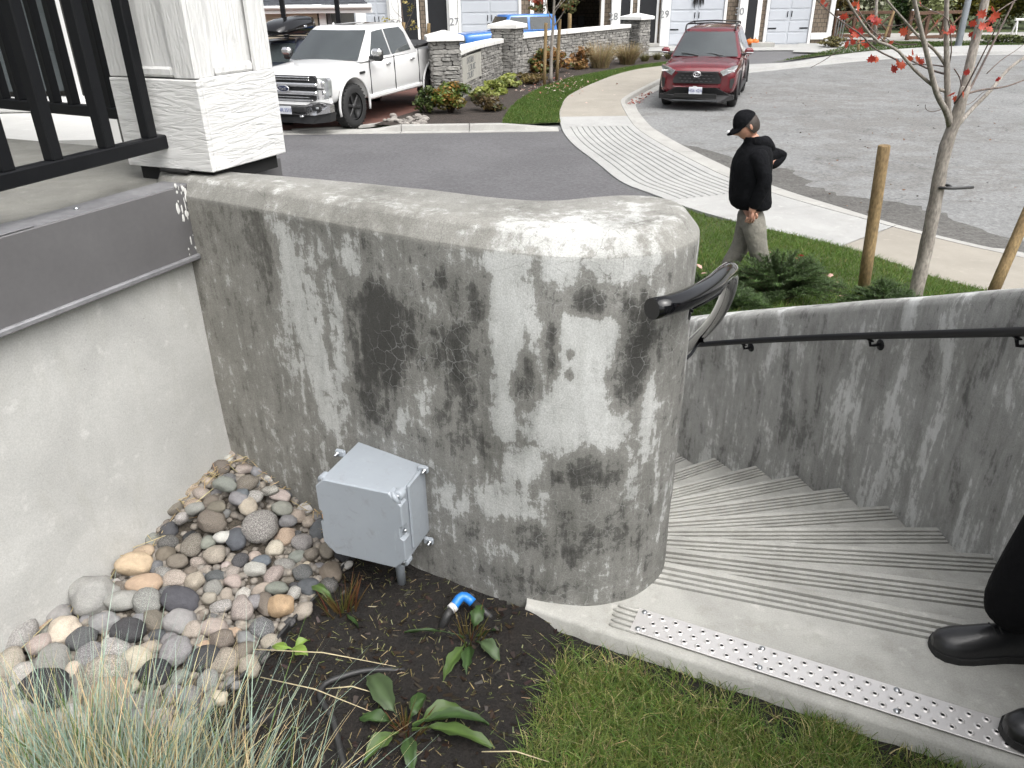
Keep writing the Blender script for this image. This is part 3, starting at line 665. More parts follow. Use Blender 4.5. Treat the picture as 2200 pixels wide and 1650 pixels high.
BIG=[(1330,420,160,150,'g',.8),(1090,380,125,95,'b',.3),(1210,470,90,110,'d',0),(985,500,90,110,'b',.7),(1100,550,90,95,'e',.5),(735,525,95,50,'t',0),(690,605,140,115,'t',0),(740,700,150,100,'t',0),(905,580,90,70,'b',.2),(490,775,190,170,'g',.15),(625,790,130,100,'g',.2),(755,795,125,105,'g',.6),(920,785,170,110,'d',0),(890,665,110,55,'e',.7),(1000,685,90,95,'e',.5),(1445,815,125,115,'o',.25),(1365,800,80,120,'b',.2),(1240,825,95,125,'p',.6),(1135,810,105,65,'w',1),(1310,620,110,75,'w',.5),(1335,578,90,60,'s',0),(1460,590,95,60,'g',.9),(1550,485,95,90,'g',.6),(1600,545,75,75,'b',.4),(1675,520,75,95,'b',.2),(1635,420,80,110,'d',.1),(1270,300,80,85,'e',.3),(1225,260,90,65,'v',.1),(95,965,155,165,'g',.5),(330,945,125,135,'c',.3),(425,985,105,110,'d',.3),(530,895,125,95,'v',.1),(665,945,130,115,'k',.1),(930,895,130,110,'g',.1),(595,1040,140,90,'w',1),(705,1085,120,110,'c',.3),(900,1045,135,135,'v',.3),(1100,920,115,85,'p',.3),(985,935,85,80,'p',.6),(240,1250,200,160,'k',0),(540,1160,190,130,'e',.8),(795,1155,140,105,'k',0),(45,1110,120,120,'e',.4),(110,1160,90,90,'w',.6),(210,1015,105,105,'p',.3),(275,1105,140,120,'g',.3),(120,1330,90,130,'w',.3),(560,1270,170,130,'t',.2),(1250,1040,90,100,'b',.1),(1585,710,105,85,'d',0),(1195,680,80,65,'p',.3),(1770,540,95,75,'k',0),(1425,715,100,65,'l',.2),(1140,985,110,95,'b',.4),(1040,1085,150,110,'k',.1),(1150,1095,120,110,'e',.7),(30,1340,110,150,'g',.3),(1410,515,80,80,'c',.5),(1465,455,85,90,'t',.5),(1305,245,80,60,'w',1),(1385,215,90,50,'w',1),(1435,240,90,55,'p',.3),(1445,310,95,75,'l',.2),(1530,345,75,70,'e',.3),(1475,375,80,70,'v',.3),(1585,375,55,85,'e',.6),(1230,570,65,80,'k',.3),(1140,455,75,65,'w',.3),(1065,480,70,85,'l',.2),(1110,300,90,55,'b',.1),(1000,305,85,55,'g',.3),(930,355,60,60,'w',.9),(1265,180,100,80,'b',.5),(1155,185,100,70,'l',.2),(1300,790,80,95,'v',.4),(1510,740,60,90,'w',.8),(835,640,75,65,'g',1),(1090,720,80,75,'g',.6),(1160,750,60,55,'p',.4),(1070,765,70,40,'p',.2),(1240,230,60,50,'s',0)]
rb=tag(bpy.data.objects.new('cobble_bed',None),None,None,None,'structure')
# the bed's own base sheet
mb=MB(); bedpoly=[(-1.10,2.52),(-.98,2.44),(-.62,2.19),(-.53,2.03),(-.66,1.75),(-.72,1.59),(-.80,1.44),(-.95,1.18),(-1.2,.85),(-2.0,.6),(-1.62,1.20),(-1.43,1.59),(-1.22,2.10)]
bm=bmesh.new(); bm.faces.new([bm.verts.new((x,y,0)) for x,y in bedpoly])
for k in range(14):
    bmesh.ops.bisect_plane(bm,geom=bm.verts[:]+bm.edges[:]+bm.faces[:],plane_co=(0,.7+k*.13,0),plane_no=(0,1,0)); bmesh.ops.bisect_plane(bm,geom=bm.verts[:]+bm.edges[:]+bm.faces[:],plane_co=(-2+k*.11,0,0),plane_no=(1,0,0))
for q in bm.verts: q.co.z=nz(q.co.x,q.co.y)+.006
me=bpy.data.meshes.new('cobble_bed'); bm.to_mesh(me); bm.free(); me.materials.append(surf('grit_between_cobbles',(.10,.085,.065),(.045,.038,.03),40,.95,bump=.8,bsc=150,fine=.5,fsc=200,bdist=.01)); bpy.data.objects.remove(rb)
rb=bpy.data.objects.new('cobble_bed',me); link(rb); tag(rb,None,None,None,'structure')
placed=[]
def put_cobble(x,y,z,ra,rbb,rc,az,c,al):
    o=bpy.data.objects.new('cobble',CM[rnd.randrange(len(CM))]); link(o,rb)
    o.location=(x,y,z); o.scale=(ra,rbb,rc); o.rotation_euler=(rnd.uniform(-.3,.3),rnd.uniform(-.3,.3),az)
    o.color=(*(lambda k,gr:[(q*.82+gr*.18)*k*rnd.uniform(.97,1.03) for q in c])(rnd.uniform(.85,1.12),sum(c)/3),al); placed.append((x,y,max(ra,rbb),rc,z)); return o
PXM=.42*.5
for zx,zy,sx,sy,c,al in BIG:
    px,py=zx/2.39,zy/2.39+960; p=gnd(px,py,1.55); sc=(Vector((0,0,3.2))-p).length/FPX/2.39*.5
    g=nz(p.x,p.y); p=gnd(px,py,g+.032); ra,rv=sx*sc*1.07,sy*sc*1.12; rc=max(.018,min(ra,rv)*.78)
    put_cobble(p.x,p.y,g+rc*.62+.012,ra,max(rv,ra*.7),rc,rnd.uniform(-.35,.35),CP[c],al)
small=[]
keys='ggvvebbdswwptckle'
for rad,tries in ((.032,900),(.025,4500),(.019,7000)):
    for _ in range(tries):
        x=rnd.uniform(-1.6,-.5); y=rnd.uniform(1.1,2.5)
        if not inpoly(x,y,bedpoly) or len(placed)>292: continue
        if y<1.28 and x>-1.0: continue
        r=rad*rnd.uniform(.85,1.2)
        if all((x-a)**2+(y-b)**2>((r+q)*.78)**2 for a,b,q,_,_ in placed):
            g=nz(x,y); put_cobble(x,y,g+r*.5,r*rnd.uniform(.95,1.3),r*rnd.uniform(.8,1.05),r*rnd.uniform(.6,.8),rnd.uniform(0,3.1),CP[rnd.choice(keys)],rnd.choice((0,.2,.3,.6,.9)))
# pebbles and straw filling the joints
n=0; mb=MB(); Vs=[];Fs=[];Cs=[]
for _ in range(3000):
    x=rnd.uniform(-1.6,-.5); y=rnd.uniform(1.1,2.5)
    if not inpoly(x,y,bedpoly): continue
    r=rnd.uniform(.007,.018); g=nz(x,y)+r*.4+.006; q=[(1,0,0),(-1,0,0),(0,1,0),(0,-1,0),(0,0,1),(.7,.7,.5),(-.7,.7,.5),(.7,-.7,.5),(-.7,-.7,.5)]
    mb.lathe([(.0001,r*.7),(r*.7,r*.5),(r,0),(r*.7,-r*.5)],(x,y,g),n=7)
pb=mb.build('pebbles',surf('pebble_grey',(.26,.23,.19),(.14,.13,.12),30,.8,fine=.3),rb); pb['kind']='stuff'
def straws(pts,n,spread,lmin,lmax,zoff,name,label,seed):
    g=np.random.default_rng(seed); i=g.integers(0,len(pts)-1,n); t=g.random(n); A=np.array(pts,float); p=A[i]*(1-t[:,None])+A[i+1]*t[:,None]
    X=p[:,0]+g.normal(0,spread,n); Y=p[:,1]+g.normal(0,spread,n); Z=np.array([nz(x,y) for x,y in zip(X,Y)])+zoff+g.random(n)*.02
    az=g.random(n)*6.283; L=g.uniform(lmin,lmax,n); d=np.stack([np.cos(az),np.sin(az),g.normal(0,.18,n)],1)*L[:,None]; s=np.stack([-np.sin(az),np.cos(az),np.full(n,.3)],1)*.0013
    P=np.stack([X,Y,Z],1); V=np.stack([P-d/2-s,P-d/2+s,P+d/2+s,P+d/2-s],1).reshape(-1,3)
    o=fast(name,V,np.arange(n*4).reshape(-1,4),M['leaf'],None,np.repeat(shade((.42,.33,.18),n,.4,.1),4,0),False); tag(o,label,'straw',None,'stuff')
straws([(-1.03,2.42),(-1.12,2.25),(-1.3,1.85),(-1.42,1.6)],80,.02,.03,.14,.02,'straw_litter','dry straw caught between the cobbles and the left wall',3)
straws([(-1.0,2.42),(-.8,2.28),(-.55,2.1)],50,.015,.03,.09,.035,'straw_litter','dry straw along the foot of the blotchy wall beside the cobbles',5)
# ---------------------------------------------------------------- grey junction box
tx=Vector((.940,-.341,0)); ny=Vector((-.341,-.940,0))
BC=Vector((-.397,1.988,0))
BSC=.94
bx=thing('junction_box','pale grey plastic electrical box with clipped cover corners, screwed to the blotchy wall','electrical box',(BC.x,BC.y,1.64))
Mb=Matrix(((tx.x,ny.x,0,BC.x),(tx.y,ny.y,0,BC.y),(0,0,1,1.664),(0,0,0,1)))@Matrix.Scale(BSC,4)
def bb(name,c,d,mat=None,ch=.004,parent=bx):
    mb=MB(); mb.box((0,0,0),d,M=Mb@Matrix.Translation(c),ch=ch); return mb.build(name,mat or M['pvc'],parent)
bb('body',(0,.002,.145),(.278,.264,.268),ch=.006)
hw_,hh_=.150,.145; c_=.040
cov=[(-hw_+c_,-hh_),(hw_-c_,-hh_),(hw_,-hh_+c_),(hw_,-.028),(hw_-.012,-.020),(hw_-.012,.020),(hw_,.028),(hw_,hh_-c_),(hw_-c_,hh_),(-hw_+c_*.8,hh_),(-hw_,hh_-c_*.8),(-hw_,.026),(-hw_+.010,.019),(-hw_+.010,-.019),(-hw_,-.026),(-hw_,-hh_+c_)]
def cover(y0,y1,sc):
    mb=MB(); Mq=Mb@Matrix(((1,0,0,0),(0,0,1,0),(0,1,0,.145),(0,0,0,1)))
    ring=[]
    for y,s in ((y0,sc),(y1-.006,sc),(y1-.0015,sc*.988),(y1,sc*.975)):
        ring.append([Mq@Vector((x*s,z*s,y)) for x,z in cov])
    mb.grid(ring,0,False,close=True); mb.poly(ring[-1]); mb.poly(list(reversed(ring[0]))); return mb
cv=cover(.136,.172,1.0).build('cover',M['pvc'],bx)
# corner ears carrying the cover screws
for sx,sz in ((-1,1),(1,1),(1,-1),(-1,-1)):
    mb=MB(); Mq=Mb@Matrix.Translation((sx*(hw_-.018),0,.145+sz*(hh_-.018)))@Matrix.Rotation(-math.pi/2,4,'X')
    mb.lathe([(.017,.128),(.017,.154),(.0155,.157),(.0001,.157)],(0,0,0),n=16,M=Mq); mb.build('screw_boss',M['pvc'],bx,fix=False)
    mb=MB(); mb.lathe([(.0075,.157),(.0075,.160),(.005,.162),(.0035,.1615),(.0001,.160)],(0,0,0),n=12,M=Mq); mb.build('screw',M['zinc'],bx,fix=False)
for sx in (-1,1):
    mb=MB(); Mq=Mb@Matrix.Translation((sx*(hw_-.004),0,.145))@Matrix.Rotation(-math.pi/2,4,'X'); mb.lathe([(.0055,.150),(.0055,.158),(.0001,.159)],(0,0,0),n=10,M=Mq); mb.build('screw',M['zinc'],bx,fix=False)
# latch arm on the upper right corner, side flange and mounting feet
mb=MB(); mb.tube([Mb@Vector((.118,.160,.287)),Mb@Vector((.128,.166,.272)),Mb@Vector((.140,.163,.250))],[.007,.008,.007],10); mb.build('latch',M['pvc'],bx)
bb('flange',(.142,.060,.160),(.010,.10,.245),ch=.004)
for sx,sz in ((1,.285),(1,.0),(-1,.285)):
    bb('mounting_foot',(sx*.150,.012,sz),(.036,.016,.026),ch=.005)
    mb=MB(); Mq=Mb@Matrix.Translation((sx*.158,0,sz))@Matrix.Rotation(-math.pi/2,4,'X'); mb.lathe([(.009,.02),(.009,.024),(.0045,.025),(.0045,.036),(.0001,.037)],(0,0,0),n=8,M=Mq); mb.build('anchor_bolt',M['zinc'],bx,fix=False)
mb=MB(); q=Mb@Vector((.06,.06,0)); mb.tube([q+Vector((0,0,.02)),q+Vector((0,0,-.16))],.0145,14); mb.build('conduit',M['pvc'],bx)
# ---------------------------------------------------------------- bed edging + irrigation
M['hose']=surf('black_poly_hose',(.022,.022,.023),(.03,.03,.03),10,.5,fine=.1)
ed=[(-.50,2.10),(-.54,2.03),(-.60,1.88),(-.66,1.75),(-.72,1.59),(-.80,1.44),(-.93,1.2)]
es=spline(ed,40); mb=MB(); rr=[]
for i,p in enumerate(es):
    t_=(es[min(i+1,39)]-es[max(i-1,0)]).normalized(); s_=Vector((-t_.y,t_.x,0)); z=nz(p.x,p.y)
    rr.append([p+s_*o+Vector((0,0,z+h)) for o,h in ((-.003,-.03),(-.003,.018),(-.006,.022),(0,.027),(.006,.022),(.003,.018),(.003,-.03))])
mb.grid(rr,0,True); tag(mb.build('bed_edging',M['hose']),'thin black plastic edging between cobbles and soil','edging')
M['bluepl']=surf('blue_plastic',(.02,.20,.62),(.02,.17,.55),8,.35,fine=.03); M['whitepl']=surf('white_plastic',(.75,.75,.74),None,8,.4,fine=.03)
e0=gnd(995,1283,1.555); ir=thing('irrigation_elbow','bright blue irrigation elbow with a white ring and black hose in the soil','irrigation fitting',(e0.x,e0.y,1.51))
a_=e0+Vector((-.028,-.028,-.012)); b_=e0+Vector((.03,-.012,-.012))
mb=MB(); mb.tube(spline([a_,e0+Vector((-.008,-.006,.004)),e0+Vector((.008,-.001,.002)),b_],9),.0145,14); mb.build('elbow',M['bluepl'],ir)
mb=MB(); dv=(a_-e0).normalized(); mb.tube([a_-dv*.004,a_+dv*.012],.0158,14); mb.build('ring',M['whitepl'],ir)
mb=MB(); mb.tube([a_+dv*.012,a_+dv*.03+Vector((0,0,-.01)),a_+dv*.06+Vector((0,0,-.04))],.0125,12); mb.build('hose',M['hose'],ir); mb=MB(); dw=(b_-e0).normalized(); mb.tube([b_,b_+dw*.03+Vector((.01,-.01,-.008)),b_+dw*.06+Vector((.03,-.02,-.035))],.0115,12); mb.build('hose',M['hose'],ir)
hs_=[gnd(870,1440,1.50),gnd(790,1440,1.512),gnd(730,1455,1.515),gnd(695,1472,1.515),gnd(688,1500,1.515),gnd(715,1545,1.515),gnd(730,1610,1.51),gnd(750,1680,1.50)]
mb=MB(); mb.tube(spline(hs_,30),.0085,10); tag(mb.build('drip_hose',M['hose']),'bent black drip hose lying on the dark soil','hose')
hs_=[gnd(600,1530,1.500),gnd(560,1548,1.515),gnd(500,1580,1.515),gnd(440,1620,1.51)]
mb=MB(); mb.tube(spline(hs_,16),.0085,10); tag(mb.build('drip_hose',M['hose']),'short black drip hose at the foot of the blue-green grass','hose')
# ---------------------------------------------------------------- weeds and cut-back perennials
def leafmesh(name,parent,base,az,L,W,arch,col,droop=0.,lobes=0,roll=0.,mat=None,el=.6):
    n=11; V=[];C=[]; d=Vector((math.cos(az),math.sin(az),0)); s=Vector((-d.y,d.x,0))
    for i in range(n):
        t=i/(n-1); r=L*t; c=Vector(base)+d*(r*math.cos(el*(1-t*arch)))+Vector((0,0,r*math.sin(el)*(1-t*t*arch)-droop*L*t**3))
        w=W*max(0.02,(math.sin(math.pi*min(1,max(0,(t-.22)/.80))**.75) if t>.22 else .06))*(1+lobes*.35*math.sin(i*2.6)) if lobes>=0 else W*(1-t)
        up=Vector((0,0,1)); 
        for q,h in ((-1,.22),(-.5,.06),(0,-.04),(.5,.06),(1,.22)):
            j=1+.08*noise.noise(c*60+Vector((q,0,0)))
            V.append(c+(s*math.cos(roll)+up*math.sin(roll))*q*w*j+up*(h*w*1.6+.016*noise.noise(c*14+Vector((q,2,5)))+.008*noise.noise(c*40+Vector((q*3,1,1)))))
            k=.8+.3*abs(q)+.25*noise.noise(c*35+Vector((q*2,0,7))); k=1.5 if q==0 else k; C.append(tuple(a*k for a in col))
    F=[(i*5+j,i*5+j+1,i*5+j+6,i*5+j+5) for i in range(n-1) for j in range(4)]
    return fast(name,np.array([tuple(v) for v in V]),F,mat or M['leaf'],parent,np.array(C,np.float32))
GR=(.055,.105,.032); GR2=(.09,.15,.04)
def perennial(label,px,py,stems,leaves,seed,h=.09,colA=(.10,.12,.03),colB=(.16,.05,.03)):
    g=random.Random(seed); p=gnd(px,py,1.505); o=thing('perennial_plant',label,'plant',(p.x,p.y,nz(p.x,p.y)))
    pts=[];hh=[];ww=[];le=[];cc=[]
    for k in range(stems):
        a=g.random()*6.28; r=g.random()*.045; pts.append((p.x+r*math.cos(a),p.y+r*math.sin(a),nz(p.x,p.y)-.005)); hh.append(g.uniform(.4,1)*h); ww.append(g.uniform(.0035,.007)); le.append((math.cos(a)*g.uniform(.1,.7),math.sin(a)*g.uniform(.1,.7))); q=g.random(); cc.append([x*(1-q)+y*q for x,y in zip(colA,colB)])
    V,F,C=blades(pts,hh,ww,le,cc,.2,3); V2,F2,C2=blades(pts,[q*.98 for q in hh],ww,le,cc,.2,3)
    fast('stems',np.concatenate([V,V2]),np.concatenate([F,F2+len(V)]),M['leaf'],o,np.concatenate([C,C2]))
    # cut ends
    for (az,L,W,el,arch,dr,lo,col) in leaves:
        q=Vector((p.x+.02*math.cos(az),p.y+.02*math.sin(az),nz(p.x,p.y)+.008)); leafmesh('leaf',o,q,az,L*.88,W*.66,arch,tuple(k*.72 for k in col),dr+.08,lo+.25,g.uniform(-.3,.3),el=el)
    return o
perennial('cut-back plant with upright reddish stubs and one curled leaf beside the cobbles',735,1310,46,[(2.6,.17,.020,1.0,.75,.25,.2,GR2),(-.9,.10,.014,.3,.5,.1,0,GR)],1,.13)
perennial('cut-back plant with wavy dark leaves beside the blue elbow',1010,1375,26,[(3.05,.20,.014,.30,.6,0,.6,GR),(1.2,.11,.030,1.15,.5,.05,.4,GR),(-.75,.12,.034,.5,.8,.2,.3,(.085,.13,.06)),(-1.6,.13,.028,.35,.7,.1,.5,GR),(-2.0,.17,.030,.25,.7,.1,.5,GR2),(.2,.13,.016,.5,.9,.2,.6,GR)],2,.10)
perennial('low plant with broad green leaves in the front of the soil bed',870,1570,30,[(2.25,.20,.045,.55,.55,.05,.15,(.075,.115,.05)),(.25,.17,.042,.45,.7,.05,.15,GR2),(-.25,.26,.038,.35,.6,.12,.3,GR2),(.05,.24,.030,.55,.8,.15,.3,GR),(2.9,.12,.030,.4,.6,.1,.2,GR),(-1.3,.14,.030,.5,.6,.1,.2,GR),(-2.3,.13,.034,.5,.6,.1,.1,GR2),(1.1,.10,.026,.7,.6,0,.2,GR)],3,.09)
p=gnd(632,1418,1.50); sd_=thing('seedling','pale green three-leaved seedling near the drip hose','seedling',(p.x,p.y,nz(p.x,p.y)))
for az,L in ((3.0,.06),(.6,.055),(-.5,.06)): leafmesh('leaf',sd_,(p.x,p.y,nz(p.x,p.y)+.035),az,L,.017,.5,(.17,.26,.05),.1,0,el=.35)
mb=MB(); mb.tube([(p.x,p.y,nz(p.x,p.y)-.01),(p.x,p.y,nz(p.x,p.y)+.037)],.002,6); mb.build('stem',surf('stem_green',(.12,.17,.04),None,9,.6),sd_)
# ---------------------------------------------------------------- blue oat grass
def oat():
    n=2700; g=np.random.default_rng(4); cx,cy=-.86,.98
    X=cx+g.normal(0,.17,n); Y=cy+g.normal(0,.06,n); X=np.clip(X,-1.45,-.22)
    h=g.uniform(.26,.55,n)*(1-.2*np.abs(X-cx)/.5); le=np.stack([(X-cx)*.55+g.normal(0,.26,n),.18+g.normal(0,.22,n)],1)
    blue=g.random(n)<.62; col=np.where(blue[:,None],shade((.27,.345,.285),n,.3,.08),shade((.56,.46,.27),n,.25,.08)); col=np.where((g.random(n)<.10)[:,None],shade((.11,.18,.05),n,.3,.1),col)
    return blades(np.stack([X,Y,np.full(n,1.50)],1),h,np.where(blue,g.uniform(.0035,.0065,n),g.uniform(.003,.006,n)),le,col,.55,7)
V,F,C=oat(); og=thing('ornamental_grass','spiky blue-green and straw-coloured grass clump in the front left corner','ornamental grass',(-.74,.93,1.5))
q=fast('blades',V,F,attr_mat('oat_blade',.5,.2),og,C); q['kind']='stuff'
pts=[];
for (x0,y0,x1,y1) in ((560,1395,860,1430),(690,1473,830,1492),(430,1530,760,1390)):
    pass
mb=MB()
for (x0,y0,x1,y1) in ((545,1395,850,1432),(560,1455,800,1530),(700,1480,815,1492),(1035,1615,1180,1637)):
    a=gnd(x0,y0,1.56);b=gnd(x1,y1,1.535); mb.tube([a,a.lerp(b,.5)+Vector((0,0,.02)),b],[.0014,.0017,.0008],6)
tag(mb.build('fallen_stalks',surf('dry_stalk',(.55,.47,.30),None,9,.7)),'thin dry grass stalks fallen across the soil bed','stalks',None,'stuff')
# ---------------------------------------------------------------- street level sheets
def sheet(name,poly,mat,dz=0.,step=1.,kind='structure',parent=None,zf=None,xstep=None,flip=None):
    bm=bmesh.new(); f=bm.faces.new([bm.verts.new((p[0],p[1],0)) for p in poly])
    ys=[p[1] for p in poly]; y=math.floor(min(ys))+step
    while y<max(ys):
        bmesh.ops.bisect_plane(bm,geom=bm.verts[:]+bm.edges[:]+bm.faces[:],plane_co=(0,y,0),plane_no=(0,1,0)); y+=step if y<60 else 40
    if xstep:
        xs=[p[0] for p in poly]; x=min(xs)+xstep
        while x<max(xs):
            bmesh.ops.bisect_plane(bm,geom=bm.verts[:]+bm.edges[:]+bm.faces[:],plane_co=(x,0,0),plane_no=(1,0,0)); x+=xstep
    for q in bm.verts: q.co.z=(zf(q.co.x,q.co.y) if zf else gz(q.co.y))+dz
    bmesh.ops.recalc_face_normals(bm,faces=bm.faces)
    if sum(f.normal.z for f in bm.faces)<0: bmesh.ops.reverse_faces(bm,faces=bm.faces)
    me=bpy.data.meshes.new(name); bm.to_mesh(me); bm.free(); me.materials.append(mat)
    o=bpy.data.objects.new(name,me); link(o,parent)
    if parent is None: tag(o,None,None,None,kind)
    return o
sheet('ground',[(-400,-200),(400,-200),(400,700),(-400,700)],M['turfbase'],-.12,20)
WI=[(7.3,5.6),(6.1,7.3),(5.14,8.71),(4.3,10.03),(2.96,11.95),(2.42,13.11),(2.02,14.0),(1.73,15.67),(1.42,17.4),(1.29,18.96),(1.30,20.5),(1.43,22.02),(1.85,24.4),(3.12,27.72),(4.41,30.23),(5.67,31.59),(8,33.2)]
WO=[(9.2,6.8),(7.9,8.3),(6.75,9.55),(5.72,10.92),(4.76,12.7),(4.2,14.1),(3.95,15.0),(3.5,17.17),(3.25,18.9),(3.18,19.9),(3.24,22.27),(3.5,23.7),(4.63,26.41),(5.45,28.2),(6.4,29.7),(7.2,30.6),(9,32)]
NS=340
wi=spline(WI,NS); wo=spline(WO,NS)
# match the two edges by resampling at common chord positions
sheet('road',[(-30,3.2),(60,3.2),(60,36.5),(24,36.0),(19,35.3),(15.5,34.2),(13.1,32.9),(8.8,30.6),(8,30.8),(2,30),(0,19),(-30,19)],M['road'],0)
def idx_y(arr,y): return min(range(len(arr)),key=lambda i:abs(arr[i].y-y))
DR=[(-30,19.32),(1.28,19.32)]+[(wi[i].x,wi[i].y) for i in range(idx_y(wi,19.0),idx_y(wi,12.6),-6)]+[(1.6,9.5),(-.9,5.2),(-.9,3.3),(-30,3.3)]
sheet('driveway',DR,M['drive'],.006)
M['damp']=asphalt('damp_asphalt',(.115,.112,.106),(.085,.08,.075),True,.6)
dp=[];dq=[]
for i in range(20,150,2):
    p=wo[i]; t_=(wo[i+1]-wo[i-1]).normalized(); s_=Vector((t_.y,-t_.x,0)); f=math.sin(math.pi*min(1,max(0,(i-20)/130)))**.6
    o_=f*(1.15+.7*noise.noise(Vector((i*.05,0,3)))+.35*noise.noise(Vector((i*.31,1,3)))+.22*noise.noise(Vector((i*.9,1,7)))); dp.append((p.x,p.y)); dq.append((p.x+s_.x*max(.05,o_),p.y+s_.y*max(.05,o_)))
sheet('damp_road_edge',dp+list(reversed(dq)),M['damp'],.0035,.5)
# sidewalk panels
sw=sheet('sidewalk',[(p.x,p.y) for p in wi[::6]]+[(p.x,p.y) for p in reversed(wo[::6])],M['kerb'],.008,.5)
def wz(y):       # footpath level above the road: dropped at the crossing
    if y<11.5: k=.06
    elif y<13.5: k=.06-.03*(y-11.5)/2
    elif y<18.8: k=.03
    elif y<21.5: k=.03+.09*(y-18.8)/2.7
    else: k=.12
    return gz(y)+k
# joints given by position along the inner edge
ji=[0]+[idx_y(wi,y) for y in (7.9,9.98,11.6,12.6)]+[idx_y(wi,y) for y in (16.2,19.45,20.6,22.0,23.6,25.2,26.9,28.5,30.1,31.5)]+[NS-1]
jo=[0]+[idx_y(wo,y) for y in (9.0,11.0,12.2,13.3)]+[idx_y(wo,y) for y in (16.6,19.4,20.6,22.0,23.4,24.8,26.2,27.7,29.0,30.2)]+[NS-1]
for k in range(len(ji)-1):
    ribbed=k in (4,5); n=14; mb=MB(); rows=[]
    a0,a1,b0_,b1=ji[k],ji[k+1],jo[k],jo[k+1]
    if ribbed:
        cr=[0,.10]; cz=[0,0]
        for g in range(11):
            c=.115+g*.077; cr+=[c,c+.006,c+.016,c+.022]; cz+=[0,-.018,-.018,0]
        cr+=[.975,1]; cz+=[0,0]
    else: cr=[0,.5,1]; cz=[0,0,0]
    for i in range(n+1):
        t=i/n; t=.5+(t-.5)*.994
        pa=wi[int(round(a0+(a1-a0)*t))] if False else wi[min(int(a0+(a1-a0)*t),NS-2)].lerp(wi[min(int(a0+(a1-a0)*t)+1,NS-1)],(a0+(a1-a0)*t)%1)
        pb=wo[min(int(b0_+(b1-b0_)*t),NS-2)].lerp(wo[min(int(b0_+(b1-b0_)*t)+1,NS-1)],(b0_+(b1-b0_)*t)%1)
        row=[]
        for c,zz in zip(cr,cz):
            p=pa.lerp(pb,c*.925); row.append(Vector((p.x,p.y,wz(p.y)+zz)))
        row=[row[0]+Vector((0,0,-.1))]+row+[row[-1]+Vector((0,0,-.1))]
        rows.append(row)
    mb.grid(rows,0,False); mb.build('panel',M['walk'] if k in (2,3,4,5,6) else M['walk_tan'],sw)
    # kerb unit on the road side
    mb=MB(); rows=[]
    for i in range(n+1):
        t=.5+(i/n-.5)*.996; t=b0_+(b1-b0_)*t; pb=wo[min(int(t),NS-2)].lerp(wo[min(int(t)+1,NS-1)],t%1); t2=ji[k]+(ji[k+1]-ji[k])*(.5+(i/n-.5)*.996); pa=wi[min(int(t2),NS-2)].lerp(wi[min(int(t2)+1,NS-1)],t2%1)
        q0=pa.lerp(pb,.928); q1=pa.lerp(pb,.99); q2=pb; q3=pb+(pb-pa).normalized()*.30; z=wz(pb.y); g=gz(pb.y)
        rows.append([q0+Vector((0,0,z-.1)),q0+Vector((0,0,z+.004)),q1+Vector((0,0,z+.004)),q2+Vector((0,0,z-.02)),q2+(pb-pa).normalized()*.02+Vector((0,0,g+.008)),q3+Vector((0,0,g+.005)),q3+Vector((0,0,g-.05))])
    mb.grid(rows,0,False); mb.build('kerb_unit',M['kerb'],sw)
# ---------------------------------------------------------------- kerb along the driveway mouth
kb=thing('driveway_kerb','low pale concrete kerb at the far side of the dark driveway','kerb',(-2,19.4,.18))
for a,b in ((-12,-5.6),(-2.62+-.0,-.96),(-.94,1.2)) if False else ((-5.55,-2.6),(-2.58,-.96),(-.94,1.2)):
    mb=MB(); rows=[]
    for i in range(11):
        t=i/10; x=a+(b-a)*t; y=19.36+.02*math.sin(x); h=.15
        if b>0: h=.15-.12*max(0,(t-.35)/.65)
        if a<-5: h=.035+.02*t if t<.75 else .05+.10*(t-.75)/.25
        g=gz(y); rows.append([Vector((x,y-.30,g-.05)),Vector((x,y-.30,g+.012)),Vector((x,y-.03,g+.016)),Vector((x,y,g+h-.015)),Vector((x,y+.02,g+h)),Vector((x,y+.17,g+h)),Vector((x,y+.18,g-.05))])
    mb.grid(rows,0,False); mb.poly(rows[0]); mb.poly(list(reversed(rows[-1]))); mb.build('kerb_unit',M['kerb'],kb)
# ---------------------------------------------------------------- brick parking pad, rocks, mulch bed, verge lawn
def paver_mat():
    m,t,b,o=mk('red_pavers'); v=coords(t); br=nd(t,'TexBrick',{'Vector':v,'Color1':(.17,.065,.045,1),'Color2':(.11,.05,.04,1),'Mortar':(.06,.05,.045,1),'Scale':4.5,'Mortar Size':.02})
    t.links.new(mix(t,.4,br.outputs[0],ramp(t,noi(t,v,2,4),[(.3,(.3,)*3),(.7,(.7,)*3)]),'OVERLAY'),b.inputs['Base Color']); b.inputs['Roughness'].default_value=.85; return m
M['paver']=paver_mat()
sheet('parking_pad',[(-30,19.7),(-5.3,19.62),(-3.5,20.15),(-2.75,21.4),(-2.35,22.6),(-2.2,26),(-1.0,31),(-30,31)],M['paver'],.012)
mb=MB(); pe=spline([(-5.3,19.60),(-3.5,20.15),(-2.75,21.4),(-2.35,22.6),(-2.25,23.2)],24)
rows=[]
for i,p in enumerate(pe):
    t_=(pe[min(i+1,23)]-pe[max(i-1,0)]).normalized(); s_=Vector((t_.y,-t_.x,0)); rows.append([p+s_*o+Vector((0,0,gz(p.y)+h)) for o,h in ((0,0),(0,.06),(.16,.06),(.16,0))])
mb.grid(rows,0,False); tag(mb.build('pad_edging',M['kerb']),'curved pale concrete edging beside the white pickup','edging')
SWB=[(-1.75,23.0),(-1.40,23.7),(-1.25,25),(-.95,26.5),(-.45,28.2),(-.05,29.4),(.9,30.8),(2.3,32.5),(3.8,34.1),(5.3,35.7),(6.3,37.0)]
